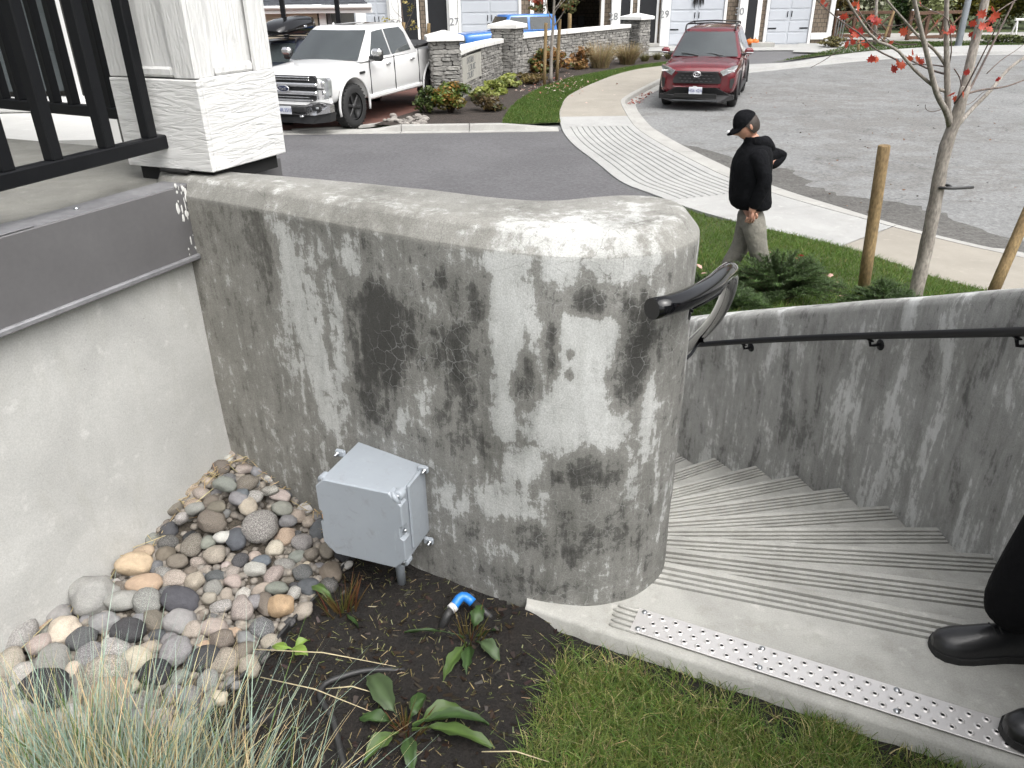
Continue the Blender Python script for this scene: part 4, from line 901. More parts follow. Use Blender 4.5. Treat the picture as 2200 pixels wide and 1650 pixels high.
ME=[(-.15,19.62),(-.15,20.33),(.02,22),(.24,23.36),(.65,25.0),(1.19,26.74),(2.2,28.8),(3.4,30.34),(4.5,31.7),(5.7,32.88),(7.5,34.2)]
sheet('mulch_bed',[(-3.35,20.0),(-1.9,19.56)]+ME+[(7.2,37)]+list(reversed(SWB))+[(-2.3,22.6)],M['mulch'],.07,.8)
VL=ME+[(wi[i].x,wi[i].y) for i in range(idx_y(wi,32.9),idx_y(wi,19.5),-6)]
sheet('verge',VL,M['turfbase'],.075,.8)
def scatter_grass(name,label,poly,n,zf,h,wd,base,base2,seed,dead=.05,dz=0.):
    g=np.random.default_rng(seed); P=np.array(poly); X=g.uniform(P[:,0].min(),P[:,0].max(),n*6); Y=g.uniform(P[:,1].min(),P[:,1].max(),n*6); k=inpoly_np(X,Y,poly); X,Y=X[k][:n],Y[k][:n]; n=len(X)
    Z=np.array([zf(x,y) for x,y in zip(X,Y)])+dz; f=npnoise(X,Y,1.2,seed)[:,None]*.5+.5
    col=shade(base,n,.3,.15)*(1-f)+shade(base2,n,.3,.15)*f; col=np.where((g.random(n)<dead)[:,None],shade((.25,.22,.09),n,.3,.1),col)
    V,F,C=blades(np.stack([X,Y,Z],1),g.uniform(.5,1.1,n)*h,g.uniform(.7,1.2,n)*wd,g.normal(0,.55,(n,2)),col,.5,2)
    return tag(fast(name,V,F,M['grass'],None,C),label,'grass',None,'stuff')
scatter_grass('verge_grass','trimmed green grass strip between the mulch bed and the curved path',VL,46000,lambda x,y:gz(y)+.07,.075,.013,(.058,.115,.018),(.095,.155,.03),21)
# lawn bank between the stairs and the street
def lz(x,y):
    dx,dy=x-CX,y-CY; r=math.hypot(dx,dy); th=math.degrees(math.atan2(dy,dx))
    re=9.55+.02*max(0,th-40)*4
    k=max(0,min(1,(re-r)/5.2)); z=.05+.95*k
    cap=max(.3,w2top(th)-.12) if th>0 else 3
    if th>46: z=.05+(z-.05)*max(0,1-(th-46)/12)
    return min(z,cap)+.02*noise.noise(Vector((x*1.3,y*1.3,0)))
LB=[(pol(4.30,t).x,pol(4.30,t).y) for t in np.linspace(-8,46,20)]+[(1.75,8.2),(1.9,10.5),(2.3,12.9)]+[(wi[i].x,wi[i].y) for i in range(idx_y(wi,12.9),2,-6)]+[(4.6,4.0)]
sheet('lawn_bank',LB,M['turfbase'],.0,.35,zf=lz,xstep=.35)
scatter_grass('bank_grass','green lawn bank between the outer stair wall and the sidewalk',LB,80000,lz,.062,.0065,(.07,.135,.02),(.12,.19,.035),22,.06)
sheet('foot_of_stairs',[(-1.5,3.3),(1.6,5.2),(2.3,9.5),(2.3,12.6),(1.2,11),(-.5,5.8)],M['slab'],.012)
# ---------------------------------------------------------------- far side of the street
sheet('far_road',[(7.5,30.9),(60,30.9),(60,48),(7.5,48)],M['lane'],-.006)
FW0=[(8.2,30.2),(8.83,30.17),(13.08,32.85),(15.49,34.17),(18.94,35.29),(21.91,35.3),(32,34.5)]; FW1=[(8.2,31.7),(9.32,31.96),(11.14,32.57),(13.67,34.9),(16.57,36.9),(20.2,38.3),(23.73,38.5),(33,37.5)]
a=spline(FW0,60);b=spline(FW1,60); mb=MB(); mb.grid([[Vector((p.x,p.y,gz(p.y)-.05)),Vector((p.x,p.y,gz(p.y)+.012)),Vector((p.x,p.y+.28,gz(p.y)+.016)),Vector((p.x,p.y+.32,gz(p.y)+.12)),Vector((q.x,q.y,gz(q.y)+.12)),Vector((q.x,q.y,gz(q.y)-.05))] for p,q in zip(a,b)],0,False)
fw=mb.build('far_sidewalk',M['walk']); tag(fw,None,None,None,'structure')
sheet('far_verge',[(10.5,33.1),(13.2,35.4),(16.4,37.5),(20.2,38.7),(24,38.9),(40,37.8),(40,47),(17.5,42.2),(14,36.8)],M['turfbase'],.05)
scatter_grass('far_verge_grass','strip of grass beyond the far sidewalk by the wooden fence',[(11,33.6),(13.2,35.5),(16.4,37.6),(20.2,38.8),(24,39),(24,41.5),(19,41.5),(15.5,38.8)],9000,lambda x,y:gz(y)+.04,.10,.03,(.04,.08,.012),(.06,.10,.02),23)
sheet('gravel_path',[(16.9,44),(22,40.8),(30,39),(45,38),(45,46),(30,46.5),(19,47.5)],plain_concrete('pale_gravel',(.36,.35,.33),.3,.5,(.22,.21,.18),1.5),.065)
sheet('garage_apron',[(-14,38.7),(8.1,38.7),(15.9,38.2),(17,42.5),(-14,42.5)],M['walk'],.03)
sheet('curved_path',[(12.7,37.2),(14.6,36.6),(17.2,38.2),(19.5,39.2),(19.3,39.7),(16.6,39.4),(14.2,38.3),(16,41.5),(14.5,41.8)],M['walk'],.06)
sheet('front_step_slab',[(5.9,36.0),(8.2,35.2),(8.6,36.6),(6.3,37.6)],M['walk'],.10)
# ---------------------------------------------------------------- stone entrance wall with sign
def stone_mat(name,c1,c2):
    m,t,b,o=mk(name); oi=nd(t,'ObjectInfo'); v=coords(t,kind='Object'); ge=nd(t,'NewGeometry')
    rn=mth(t,'ADD',mth(t,'MULTIPLY',oi.outputs['Random'],.6),mth(t,'MULTIPLY',ge.outputs['Random Per Island'],.6))
    col=mix(t,ramp(t,rn,[(.1,0),(.95,1)]),c1,c2); col=mix(t,.35,col,ramp(t,noi(t,ge.outputs['Position'],14,5,.7),[(.3,(.1,)*3),(.7,(.9,)*3)]),'OVERLAY')
    t.links.new(col,b.inputs['Base Color']); b.inputs['Roughness'].default_value=.85; bumpn(t,b,noi(t,ge.outputs['Position'],22,5),.6,.03); return m
M['stone']=stone_mat('ledge_stone',(.115,.113,.107),(.275,.267,.248)); M['mortar']=surf('wall_core',(.045,.043,.04),None,8,.95)
SM=[]
for k in range(8):
    mb=MB(); mb.box((0,0,0),(1,1,1),ch=.17); mb.v=[tuple(Vector(q)+Vector((rnd.uniform(-.07,.07),rnd.uniform(-.16,.16),rnd.uniform(-.09,.09)))) for q in mb.v]
    SM.append((mb.mesh('stone',M['stone']),list(mb.v),list(mb.f)))
cnt=[0]
ew=thing('entrance_wall','curved grey stone entrance wall with three capped pillars and a carved sign','wall',(-1.75,23.1,gz(23.1)))
def lay(parent,path,zb,zt,outn,single,proud=.05,skip=None):
    # path: list of points; courses of split stone on the outward side
    L=[0]
    for i in range(1,len(path)): L.append(L[-1]+(path[i]-path[i-1]).length)
    rest=MB(); z=0
    hmax=max(zt(p)-zb(p) for p in path)
    while z<hmax-.03:
        h=rnd.uniform(.07,.13); h=min(h,hmax-z); s=-rnd.uniform(0,.1)
        while s<L[-1]:
            l=rnd.uniform(.14,.38)*(1.2 if h>.1 else 1); a,b=max(s,0),min(s+l,L[-1]); s+=l
            if b-a<.03: continue
            m=(a+b)/2; i=0
            while i<len(L)-2 and L[i+1]<m: i+=1
            p=path[i].lerp(path[i+1],(m-L[i])/max(1e-6,L[i+1]-L[i])); t_=(path[i+1]-path[i]).normalized(); n_=outn(t_)
            z0=zb(p)+z
            if z0+h*.5>zt(p): continue
            if skip and skip(m,z0+h/2): continue
            pr=proud*rnd.uniform(.5,1.3); c=p+n_*(pr*.5-.02)+Vector((0,0,z0+h/2))
            Ms=Matrix(((t_.x,n_.x,0,c.x),(t_.y,n_.y,0,c.y),(0,0,1,c.z),(0,0,0,1)))@Matrix.Rotation(rnd.uniform(-.05,.05),4,'Y')@Matrix.Diagonal((b-a-.008,pr+.04,h-.008,1))
            me,vv,ff=SM[rnd.randrange(8)]
            if single and cnt[0]<296:
                o=bpy.data.objects.new('stone',me); link(o,parent); o.matrix_basis=pmat(parent).inverted()@Ms; cnt[0]+=1
            else: rest.add([Ms@Vector(q) for q in vv],ff)
        z+=h
    if rest.v:
        o=rest.build('stones',M['stone'],parent); o['kind']='stuff'
def pillar(x,y,w,rot,ztop,single):
    zb=gz(y)+.02; mb=MB(); mb.box((x,y,(zb+ztop)/2),(w-.04,w-.04,ztop-zb),rot); core=mb.build('pillar',M['mortar'],ew)
    c=[Matrix.Translation((x,y,0))@Matrix.Rotation(rot,4,'Z')@Vector((sx*w/2,sy*w/2,0)) for sx,sy in ((-1,-1),(1,-1),(1,1),(-1,1))]
    for k in (0,1,3,2):
        lay(core,[c[k],c[(k+1)%4]],lambda p:zb,lambda p:ztop,lambda t_:Vector((t_.y,-t_.x,0)),single and k in(0,1))
    cw2=w*.5+.13; mb=MB(); Mq=Matrix.Translation((x,y,ztop))@Matrix.Rotation(rot,4,'Z'); r=[]
    for s,z in ((cw2,.0),(cw2,.11),(cw2-.02,.125),(.04,.25),(.001,.252)): r.append([Mq@Vector((sx*s,sy*s,z)) for sx,sy in ((-1,-1),(1,-1),(1,1),(-1,1))])
    mb.grid(r,0,False,close=True); mb.poly(list(reversed(r[0]))); mb.build('pillar_cap',M['cast'],ew)
pillar(-1.75,23.15,.74,R(10),2.0,True)
pillar(.0,29.75,.82,R(-22),at(1078,60,29.75).z,True)
pillar(5.55,36.35,.82,R(-40),at(1350,42,36.3).z,False)
def panel(pts,zt0,zt1,single,skip=None):
    path=spline(pts,26); tot=25; out=lambda t_:Vector((t_.y,-t_.x,0))
    zt=lambda p: zt0+(zt1-zt0)*(p.y-path[0].y)/(path[-1].y-path[0].y); zb=lambda p: gz(p.y)+.03
    mb=MB(); r=[]
    for i,p in enumerate(path):
        t_=(path[min(i+1,25)]-path[max(i-1,0)]).normalized(); n_=out(t_); r.append([p+n_*o+Vector((0,0,z)) for o,z in ((0,zb(p)-.1),(0,zt(p)),(-.32,zt(p)),(-.32,zb(p)-.1))])
    mb.grid(r,0,False); core=mb.build('wall_core',M['mortar'],ew)
    lay(core,path,zb,zt,out,single,.045,skip)
    # coping blocks
    nb=5
    for k in range(nb):
        mb=MB(); r=[]
        for t in np.linspace(k/nb+.002,(k+1)/nb-.002,6):
            f=t*25; i=min(int(f),24); p=path[i].lerp(path[i+1],f-i); t_=(path[i+1]-path[i]).normalized(); n_=out(t_); z=zt(p)
            r.append([p+n_*o+Vector((0,0,z+h)) for o,h in ((.10,.002),(.10,.12),(.08,.135),(-.40,.135),(-.42,.12),(-.42,.002))])
        mb.grid(r,0,False,close=True); mb.poly(r[0]); mb.poly(list(reversed(r[-1]))); mb.build('coping_block',M['cast'],ew)
    return path
pa=[(-1.42,23.45),(-1.27,24.8),(-.98,26.4),(-.60,27.9),(-.22,29.3)]
pth=panel(pa,at(992,119,23.6).z,at(1086,92,29.2).z,True,lambda s,z:.55<s<3.35 and .72<z<1.48)
panel([(.38,30.0),(1.2,31.2),(2.4,32.6),(3.8,34.2),(5.15,35.75)],at(1108,84,30).z,at(1338,60,35.6).z,False)
# carved plaque
s0,s1=.58,3.32
def along(s):
    d=0
    for i in range(25):
        l=(pth[i+1]-pth[i]).length
        if d+l>=s: return pth[i].lerp(pth[i+1],(s-d)/l),(pth[i+1]-pth[i]).normalized()
        d+=l
mb=MB(); r=[]
for s in np.linspace(s0,s1,10):
    p,t_=along(s); n_=Vector((t_.y,-t_.x,0)); r.append([p+n_*o+Vector((0,0,z)) for o,z in ((-.02,.74),(.045,.74),(.055,.75),(.055,1.46),(.045,1.47),(-.02,1.47))])
mb.grid(r,0,False); mb.poly(r[0]); mb.poly(list(reversed(r[-1]))); plq=mb.build('sign_plaque',surf('sign_limestone',(.40,.39,.355),(.33,.32,.29),5,.8,fine=.1),ew)
M['ink']=surf('grey_letters',(.10,.11,.125),None,9,.6,fine=0)
def text_obj(name,txt,size,Mw,mat,parent,ext=.004,align='CENTER',xs=1.):
    cu=bpy.data.curves.new(name,'FONT'); cu.body=txt; cu.size=size; cu.extrude=ext; cu.align_x=align; cu.align_y='CENTER'; cu.resolution_u=3
    o=bpy.data.objects.new(name,cu); COL.objects.link(o); dg=bpy.context.evaluated_depsgraph_get()
    me=bpy.data.meshes.new_from_object(o.evaluated_get(dg)); bpy.data.objects.remove(o); bpy.data.curves.remove(cu)
    me.transform(Mw@Matrix.Diagonal((xs,1,1,1))); 
    if parent is not None: me.transform(pmat(parent).inverted())
    me.materials.clear(); me.materials.append(mat); o=bpy.data.objects.new(name,me); link(o,parent); return o
def face_M(p,t_,n_): return Matrix(((t_.x,0,n_.x,p.x),(t_.y,0,n_.y,p.y),(0,1,0,p.z),(0,0,0,1)))
for txt,z,sm,wd in (('MOUNTAINSIDE',1.33,1.85,2.2),('TAYLOR RIDGE',1.12,2.0,2.3),('COURT',.91,1.75,1.1)):
    p,t_=along(sm); n_=Vector((t_.y,-t_.x,0)); text_obj('sign_lettering',txt,.26,face_M(p+n_*.057+Vector((0,0,z)),t_,n_),M['ink'],plq,.004,xs=wd/(len(txt)*.17))
# ---------------------------------------------------------------- foliage helpers
def leafcloud(centers,n,size,cols,g,flat=.5,aspect=.55):
    i=g.integers(0,len(centers),n); Cn=np.array([c[:3] for c in centers],float)[i]; Rr=np.array([c[3:6] for c in centers],float)[i]
    d=g.normal(0,1,(n,3)); d/=np.linalg.norm(d,axis=1,keepdims=True); r=g.random((n,1))**.45; P=Cn+d*Rr*r
    a=g.normal(0,1,(n,3)); a[:,2]*=flat; a/=np.linalg.norm(a,axis=1,keepdims=True); b=np.cross(a,d+g.normal(0,.4,(n,3))); b/=np.linalg.norm(b,axis=1,keepdims=True)+1e-9
    s=size*g.uniform(.55,1.3,(n,1)); V=np.stack([P-a*s,P+b*s*aspect,P+a*s,P-b*s*aspect],1).reshape(-1,3); F=np.arange(n*4).reshape(-1,4)
    ck=g.integers(0,len(cols),len(centers))[i]; mixk=g.random(n)<.3; ck=np.where(mixk,g.integers(0,len(cols),n),ck); C=np.array(cols)[ck]*g.uniform(.65,1.3,(n,1))
    return V,F,np.repeat(np.clip(C,0,1),4,0)
def bush(name,label,cat,base,rx,ry,h,n,size,cols,seed,clumps=14,group=None,flat=.5,aspect=.55,stems=True,part='foliage'):
    g=np.random.default_rng(seed); b=Vector(base); o=thing(name,label,cat,base,group=group); ce=[]
    for k in range(clumps):
        a=g.random()*6.283; r=g.random()**.5; zz=g.random(); f=math.sqrt(max(.1,1-(zz*.85)**2))
        ce.append((b.x+math.cos(a)*r*rx*f*.75,b.y+math.sin(a)*r*ry*f*.75,b.z+h*(.12+.72*zz),rx*g.uniform(.25,.45),ry*g.uniform(.25,.45),h*g.uniform(.14,.26)))
    V,F,C=leafcloud(ce,n,size,cols,g,flat,aspect); q=fast(part,V,F,M['leaf'],o,C,False); q['kind']='stuff'
    if stems:
        mb=MB()
        for c in ce[:9]: mb.tube([b+Vector((0,0,-.05)),b.lerp(Vector(c[:3]),.5)+Vector((0,0,.05*h)),Vector(c[:3])],[size*.5+.01,size*.3+.006,.004],5)
        q=mb.build('stems',M['bark'],o); q['kind']='stuff'
    return o
def bark(name,c1,c2): return surf(name,c1,c2,9,.85,bump=.5,bsc=30,fine=.35,fsc=60,stretch=(1,1,.35),bdist=.01)
M['bark']=bark('brown_bark',(.10,.075,.055),(.06,.045,.035)); M['bark_grey']=bark('grey_bark',(.30,.275,.245),(.17,.15,.13)); M['stake']=bark('treated_stake',(.26,.185,.09),(.17,.115,.055)); M['twig']=bark('purple_twig',(.15,.115,.10),(.09,.07,.065))
g0=lambda x,y:(x,y,gz(y)+.07)
bush('shrub','green and orange leafy shrub at the foot of the nearest stone pillar','shrub',g0(-1.55,21.7),.75,.6,.75,2600,.055,[(.07,.11,.02),(.24,.14,.03),(.11,.16,.03),(.16,.13,.03)],31)
bush('shrub','dark sparse shrub left of the orange one beside the rocks','shrub',g0(-2.15,21.6),.35,.35,.75,900,.05,[(.05,.08,.02),(.09,.12,.03)],32)
bush('shrub','low brown-green shrub in the mulch right of the orange shrub','shrub',g0(-.55,21.9),.55,.45,.5,1100,.05,[(.07,.08,.025),(.10,.07,.03),(.06,.05,.03)],33)
for k,(x,y) in enumerate(((-.75,23.9),(-.35,25.2),(.05,26.6))):
    bush('shrub',('bright yellow-green low plant nearest the orange shrub','bright yellow-green low plant in the middle below the sign','yellow-green low plant farthest along the sign wall')[k],'shrub',g0(x,y),.5,.7,.42,1000,.06,[(.24,.27,.06),(.15,.19,.04),(.30,.32,.10)],34+k,group='yellow-green plants below the sign')
bush('shrub','rusty brown low plant between the yellow-green plants and the sapling','shrub',g0(.65,27.6),.75,.7,.4,1100,.06,[(.15,.10,.04),(.10,.08,.03),(.18,.14,.05)],38)
bush('shrub','orange and green bush behind the sapling stakes','shrub',g0(1.55,30.6),.9,.7,.85,1900,.075,[(.22,.11,.03),(.09,.11,.03),(.28,.15,.05)],39)
bush('shrub','rust red bush between the stakes and the tan grass','shrub',g0(2.8,31.6),.6,.5,.8,1200,.07,[(.25,.13,.05),(.17,.11,.04)],40)
def grass_clump(label,x,y,rad,h,col,seed,n=700,group=None):
    g=np.random.default_rng(seed); a=g.random(n)*6.283; r=g.random(n)**.6*rad*.35; X=x+np.cos(a)*r; Y=y+np.sin(a)*r; o=thing('fountain_grass',label,'ornamental grass',(x,y,gz(y)+.07),group=group)
    V,F,C=blades(np.stack([X,Y,np.full(n,gz(y)+.06)],1),g.uniform(.6,1.1,n)*h,np.full(n,.018),np.stack([np.cos(a),np.sin(a)],1)*g.uniform(.1,1.1,(n,1)),shade(col,n,.35,.1),.8,4)
    q=fast('blades',V,F,M['grass'],o,C); q['kind']='stuff'
grass_clump('tan tufted grass, larger left clump before the stone wall',3.55,31.9,.9,1.0,(.34,.27,.15),41)
grass_clump('tan tufted grass, right clump before the stone wall',4.75,33.0,.8,.85,(.27,.21,.11),42)
for k,(x,y) in enumerate(((5.6,34.0),(6.2,34.6),(6.75,34.9))): grass_clump(('small dull tuft nearest the tan grass','small dull tuft in the middle by the last pillar','small dull tuft nearest the last pillar')[k],x,y,.35,.35,(.14,.13,.06),43+k,250,'small tufts by the last pillar')
# pale rocks between kerb and pad
rk=[]
for k in range(46):
    x=rnd.uniform(-3.2,-2.0); y=rnd.uniform(19.75,21.3)
    if x>-2.9 and y>20.2+ (x+3.2)*1.2: continue
    o=bpy.data.objects.new('rock',CM[k%10]); link(o); s=rnd.uniform(.05,.10); o.location=(x,y,gz(y)+.09); o.scale=(s,s*.8,s*.6); o.rotation_euler=(0,0,rnd.uniform(0,3)); o.color=(*(lambda k:[q*k for q in (.34,.315,.285)])(rnd.uniform(.5,1.1)),.3); rk.append(o)
for o in rk: tag(o,'fist-sized pale rock in the patch beside the white pickup','rock','rocks beside the pickup')
# ---------------------------------------------------------------- sapling with stakes by the sign
def tpath(pts,y,n=14,dy=0): return spline([at(px,py,y+dy*i/(len(pts)-1)) for i,(px,py) in enumerate(pts)],n)
sp_=thing('sapling','young staked tree with a pale trunk on the mulch before the stone wall','tree',at(1183,178,27.2))
mb=MB(); mb.tube(tpath([(1183,180),(1185,110),(1189,40),(1192,-40)],27.2),[.062-.0022*i for i in range(14)],10); mb.build('trunk',M['bark_grey'],sp_)
mb=MB(); 
for q in ([(1187,60),(1205,35),(1222,5),(1230,-30)],[(1188,45),(1176,22),(1170,-10),(1160,-40)],[(1190,20),(1205,0),(1212,-40)],[(1187,38),(1196,20),(1215,-2)]): mb.tube(tpath(q,27.2,8,.3),[.022-.002*i for i in range(8)],6)
mb.build('branches',M['bark_grey'],sp_)
g=np.random.default_rng(5); cs=[tuple(at(px,py,27.2+g.uniform(-.4,.4)))+(.25,.3,.16) for px,py in ((1160,15),(1152,2),(1215,12),(1232,0),(1200,-10),(1170,-15),(1150,18),(1225,18))]
V,F,C=leafcloud(cs,420,.07,[(.33,.07,.04),(.08,.09,.03),(.30,.14,.05),(.12,.10,.04)],g); q=fast('crown',V,F,M['leaf'],sp_,C,False); q['kind']='stuff'
def stake(label,a,b,r,group=None,y2=None):
    mb=MB(); a=Vector(a);b=Vector(b); mb.tube([a,a.lerp(b,.35),a.lerp(b,.7),b-(b-a).normalized()*.012,b],[r,r*.99,r*.97,r*.96,r*.86],12); o=mb.build('tree_stake',M['stake']); return tag(o,label,'stake',group)
stake('weathered brown stake on the left of the staked sapling',at(1169,184,26.9),at(1173,49,26.9),.055); stake('weathered brown stake on the right of the staked sapling',at(1196,172,27.5),at(1203,41,27.5),.055)
stake('short tan stake top showing behind the stone wall',at(1223,95,38),at(1224,28,38),.09)
# ---------------------------------------------------------------- red maple by the stairs
def maple_leaf_mesh(mat):
    pts=[(0,-.5),(.16,-.28),(.42,-.34),(.36,-.12),(.55,.06),(.30,.10),(.34,.30),(.14,.24),(0,.55)]; pts=pts+[(-x,y) for x,y in reversed(pts[1:-1])]
    mb=MB(); mb.v=[(0,0,.06)]+[(x,y,-.10*(x*x*3+y*y)) for x,y in pts]; n=len(pts); mb.f=[[0,1+i,1+(i+1)%n] for i in range(n)]; mb.m=[0]*n; mb.sm=[False]*n
    return mb.mesh('leaf',mat,fix=False)
def red_leaf_mat():
    m,t,b,o=mk('red_maple_leaf'); oi=nd(t,'ObjectInfo'); c=mix(t,oi.outputs['Random'],(.36,.03,.03),(.52,.10,.045)); t.links.new(c,b.inputs['Base Color']); b.inputs['Roughness'].default_value=.5
    tr=nd(t,'BsdfTranslucent',{'Color':c}); mx=nd(t,'MixShader',{0:.4}); t.links.new(b.outputs[0],mx.inputs[1]); t.links.new(tr.outputs[0],mx.inputs[2]); t.links.new(mx.outputs[0],o.inputs[0]); return m
LM=maple_leaf_mesh(red_leaf_mat())
YT=7.3
tr_=thing('maple_tree','slim grey-barked tree with a few red leaves growing on the lawn bank','tree',at(1968,640,YT))
mb=MB(); pp=tpath([(1960,668),(1970,618),(1988,540),(2008,440),(2022,360),(2035,305),(2047,275),(2060,236),(2074,186)],YT,22); rad=[.070-.0008*i+.003*math.sin(i*2.1)-(.0022*(i-17) if i>17 else 0) for i in range(22)]; mb.tube(pp,rad,14)
mb.build('trunk',M['bark_grey'],tr_)
LB_=[([(2060,236),(2072,192),(2090,110),(2108,40),(2125,-40)],.046,.034,.2),([(2046,282),(2038,250),(2036,215),(2034,120),(2033,40),(2036,-40)],.03,.017,-.1),([(2040,270),(2033,240),(2012,200),(1995,130),(1975,50),(1956,-40)],.028,.015,-.4),([(2034,196),(2010,188),(1965,150),(1925,105),(1880,85),(1835,25),(1805,-30)],.016,.008,-.7),([(2058,268),(2090,232),(2130,192),(2165,150),(2205,120)],.022,.012,.5),([(2074,202),(2110,193),(2160,186),(2205,170)],.011,.006,.3),
([(2036,148),(2010,110),(1975,80),(1940,40),(1905,0),(1890,-30)],.014,.007,-.5),([(2033,160),(1995,148),(1950,125),(1915,100),(1870,60),(1825,-10)],.009,.004,.5),([(1930,130),(1880,105),(1850,75),(1800,40),(1760,5),(1745,-20)],.008,.004,-.6),([(2036,145),(2010,140),(1970,138),(1940,136),(1905,118),(1860,95)],.006,.003,.3),([(2070,215),(2090,180),(2120,120),(2150,60),(2180,0),(2195,-30)],.012,.007,.4),([(2050,222),(2068,200),(2095,150),(2120,100),(2150,40)],.008,.004,-.3),([(2036,150),(2044,110),(2040,60),(2030,35),(1985,15),(1945,-20)],.006,.003,-.4),([(2050,148),(2062,168),(2068,200)],.006,.005,0),([(2060,228),(2085,222),(2110,200),(2120,195)],.004,.002,.2),([(2030,232),(2005,240),(1990,235),(1988,225)],.004,.002,-.2),([(2120,158),(2150,130),(2180,110),(2200,95)],.005,.002,.2),([(1880,88),(1835,95),(1800,110),(1770,130),(1742,145)],.005,.0025,.2),([(1970,95),(1930,95),(1900,80),(1880,60)],.005,.003,.4),([(2100,60),(2150,20),(2200,-10)],.007,.004,.3),([(1965,40),(1930,55),(1880,52),(1820,35)],.004,.002,.3)]
for k,(q,r0,r1,dy) in enumerate(LB_):
    mb=MB(); p=tpath(q,YT,14,dy); mb.tube(p,[r0+(r1-r0)*i/13 for i in range(14)],8); mb.build('branch',M['bark_grey'] if r0>.012 else M['twig'],tr_)
for k,(px,py) in enumerate(((1775,12),(1768,2),(1813,35),(1843,12),(1835,8),(1877,42),(1884,45),(1870,36),(1845,40),(1832,65),(1840,72),(1848,68),(1829,82),(1820,95),(1832,90),(1863,97),(1855,92),(1886,82),(1882,127),(1872,126),(1938,140),(1930,136),(1920,148),(1955,125),(1960,112),(1980,132),(1972,128),(1942,68),(1978,8),(2035,65),(2046,63),(2110,30),(2132,42),(2122,52),(2137,34),(2110,56),(2126,62),(2095,78),(2088,74),(2090,50),(2133,18),(2078,155),(2090,140),(2145,170),(2022,218),(2044,202),(2054,212),(2070,203),(1846,88),(1915,92),(2012,48))):
    o=bpy.data.objects.new('leaf',LM); link(o,tr_); p=at(px,py,YT+rnd.uniform(-.25,.25)); o.location=p-Vector(tr_.location); s=rnd.uniform(.055,.10); o.scale=(s,s,s); o.rotation_euler=(rnd.uniform(.6,2.2),rnd.uniform(-.6,.6),rnd.uniform(0,6.28))
p=at(2016,400,YT); mb=MB(); mb.tube([p+Vector((-.02,-.07,0)),p+Vector((.1,-.085,-.002)),p+Vector((.22,-.05,-.008)),p+Vector((.33,.0,-.015))],.014,8)
for a in np.linspace(0,5.5,9): pass
mb.tube([p+Vector((.035+.075*math.cos(a),.075*math.sin(a),0)) for a in np.linspace(-1.6,4.2,14)],.013,8); tag(mb.build('tree_tie',M['hose']),'black rubber tie strapped round the red-leaved tree','tree tie')
stake('thick round wooden stake between the person and the red-leaved tree',at(1852,640,7.1),at(1900,312,7.1),.056)
stake('leaning wooden stake at the right edge of the picture',at(2128,640,7.4),at(2215,440,7.6),.056)
# ---------------------------------------------------------------- junipers on the bank
def juniper(label,x,y,rx,ry,h,n,seed):
    g=np.random.default_rng(seed); z0=lz(x,y); o=thing('juniper_shrub',label,'shrub',(x,y,z0)); P=[];D=[];Lh=[];Cc=[]; mb=MB()
    for k in range(n):
        a=g.random()*6.283; f=g.random()**.6; tip=Vector((x+math.cos(a)*rx*f,y+math.sin(a)*ry*f,z0+h*(1.05-.75*f*f)*g.uniform(.6,1.1))); b=Vector((x+math.cos(a)*rx*f*.15,y+math.sin(a)*ry*f*.15,z0)); c=b.lerp(tip,.5)+Vector((0,0,h*.18)); br=spline([b,c,tip],9); mb.tube(br,[.006-.0005*i for i in range(9)],5)
        for i_ in (3,4,5,6,7):
            for s_ in (-1,1):
                dd_=(br[i_]-br[i_-1]).normalized(); sd2=Vector((-dd_.y,dd_.x,.25))*s_; q_=br[i_]; t2=q_+(dd_*.6+sd2*.8)*g.uniform(.05,.11)
                for m in range(22): P.append(tuple(q_.lerp(t2,g.random()))); s=g.normal(0,1,2); D.append((dd_.x*.6+sd2.x*.6+s[0]*.9,dd_.y*.6+sd2.y*.6+s[1]*.9)); Lh.append(g.uniform(.010,.026)); Cc.append(np.array((.055,.09,.032))*g.uniform(.6,1.6))
        cb=np.array((.045,.075,.028))*g.uniform(.7,1.5)
        for i in range(2,9):
            for m in range(34):
                P.append(tuple(br[i].lerp(br[i-1],g.random()))); s=g.normal(0,1,2); d=(br[i]-br[i-1]).normalized(); D.append((d.x*.9+s[0]*1.1,d.y*.9+s[1]*1.1)); Lh.append(g.uniform(.010,.030)); Cc.append(cb*g.uniform(.6,1.4)*((1.25,1.35,1.0) if i>6 else (1,1,1)))
    V,F,C=blades(P,Lh,np.full(len(P),.0055),D,np.array(Cc),.1,1); q=fast('sprays',V,F,M['leaf'],o,C,False); q['kind']='stuff'; q=mb.build('branches',M['bark'],o); q['kind']='stuff'
jx=gnd(1665,640,.75); juniper('feathery dark green juniper in front of the person, above the stair wall',jx.x,jx.y,.62,.45,.40,150,51)
jx=gnd(1560,668,.85); juniper('low juniper tuft beside the black handrail end',jx.x-.02,jx.y,.36,.3,.24,80,52)
jx=gnd(1900,640,.7); juniper('small sparse juniper at the foot of the red-leaved tree',jx.x,jx.y,.42,.25,.25,55,53)
jx=gnd(1510,640,.7); juniper('low juniper half hidden by the rounded wall end',jx.x,jx.y,.3,.25,.25,50,54)
LM2=maple_leaf_mesh(surf('faded_pink_leaf',(.48,.26,.22),(.55,.36,.30),4,.6,fine=.1))
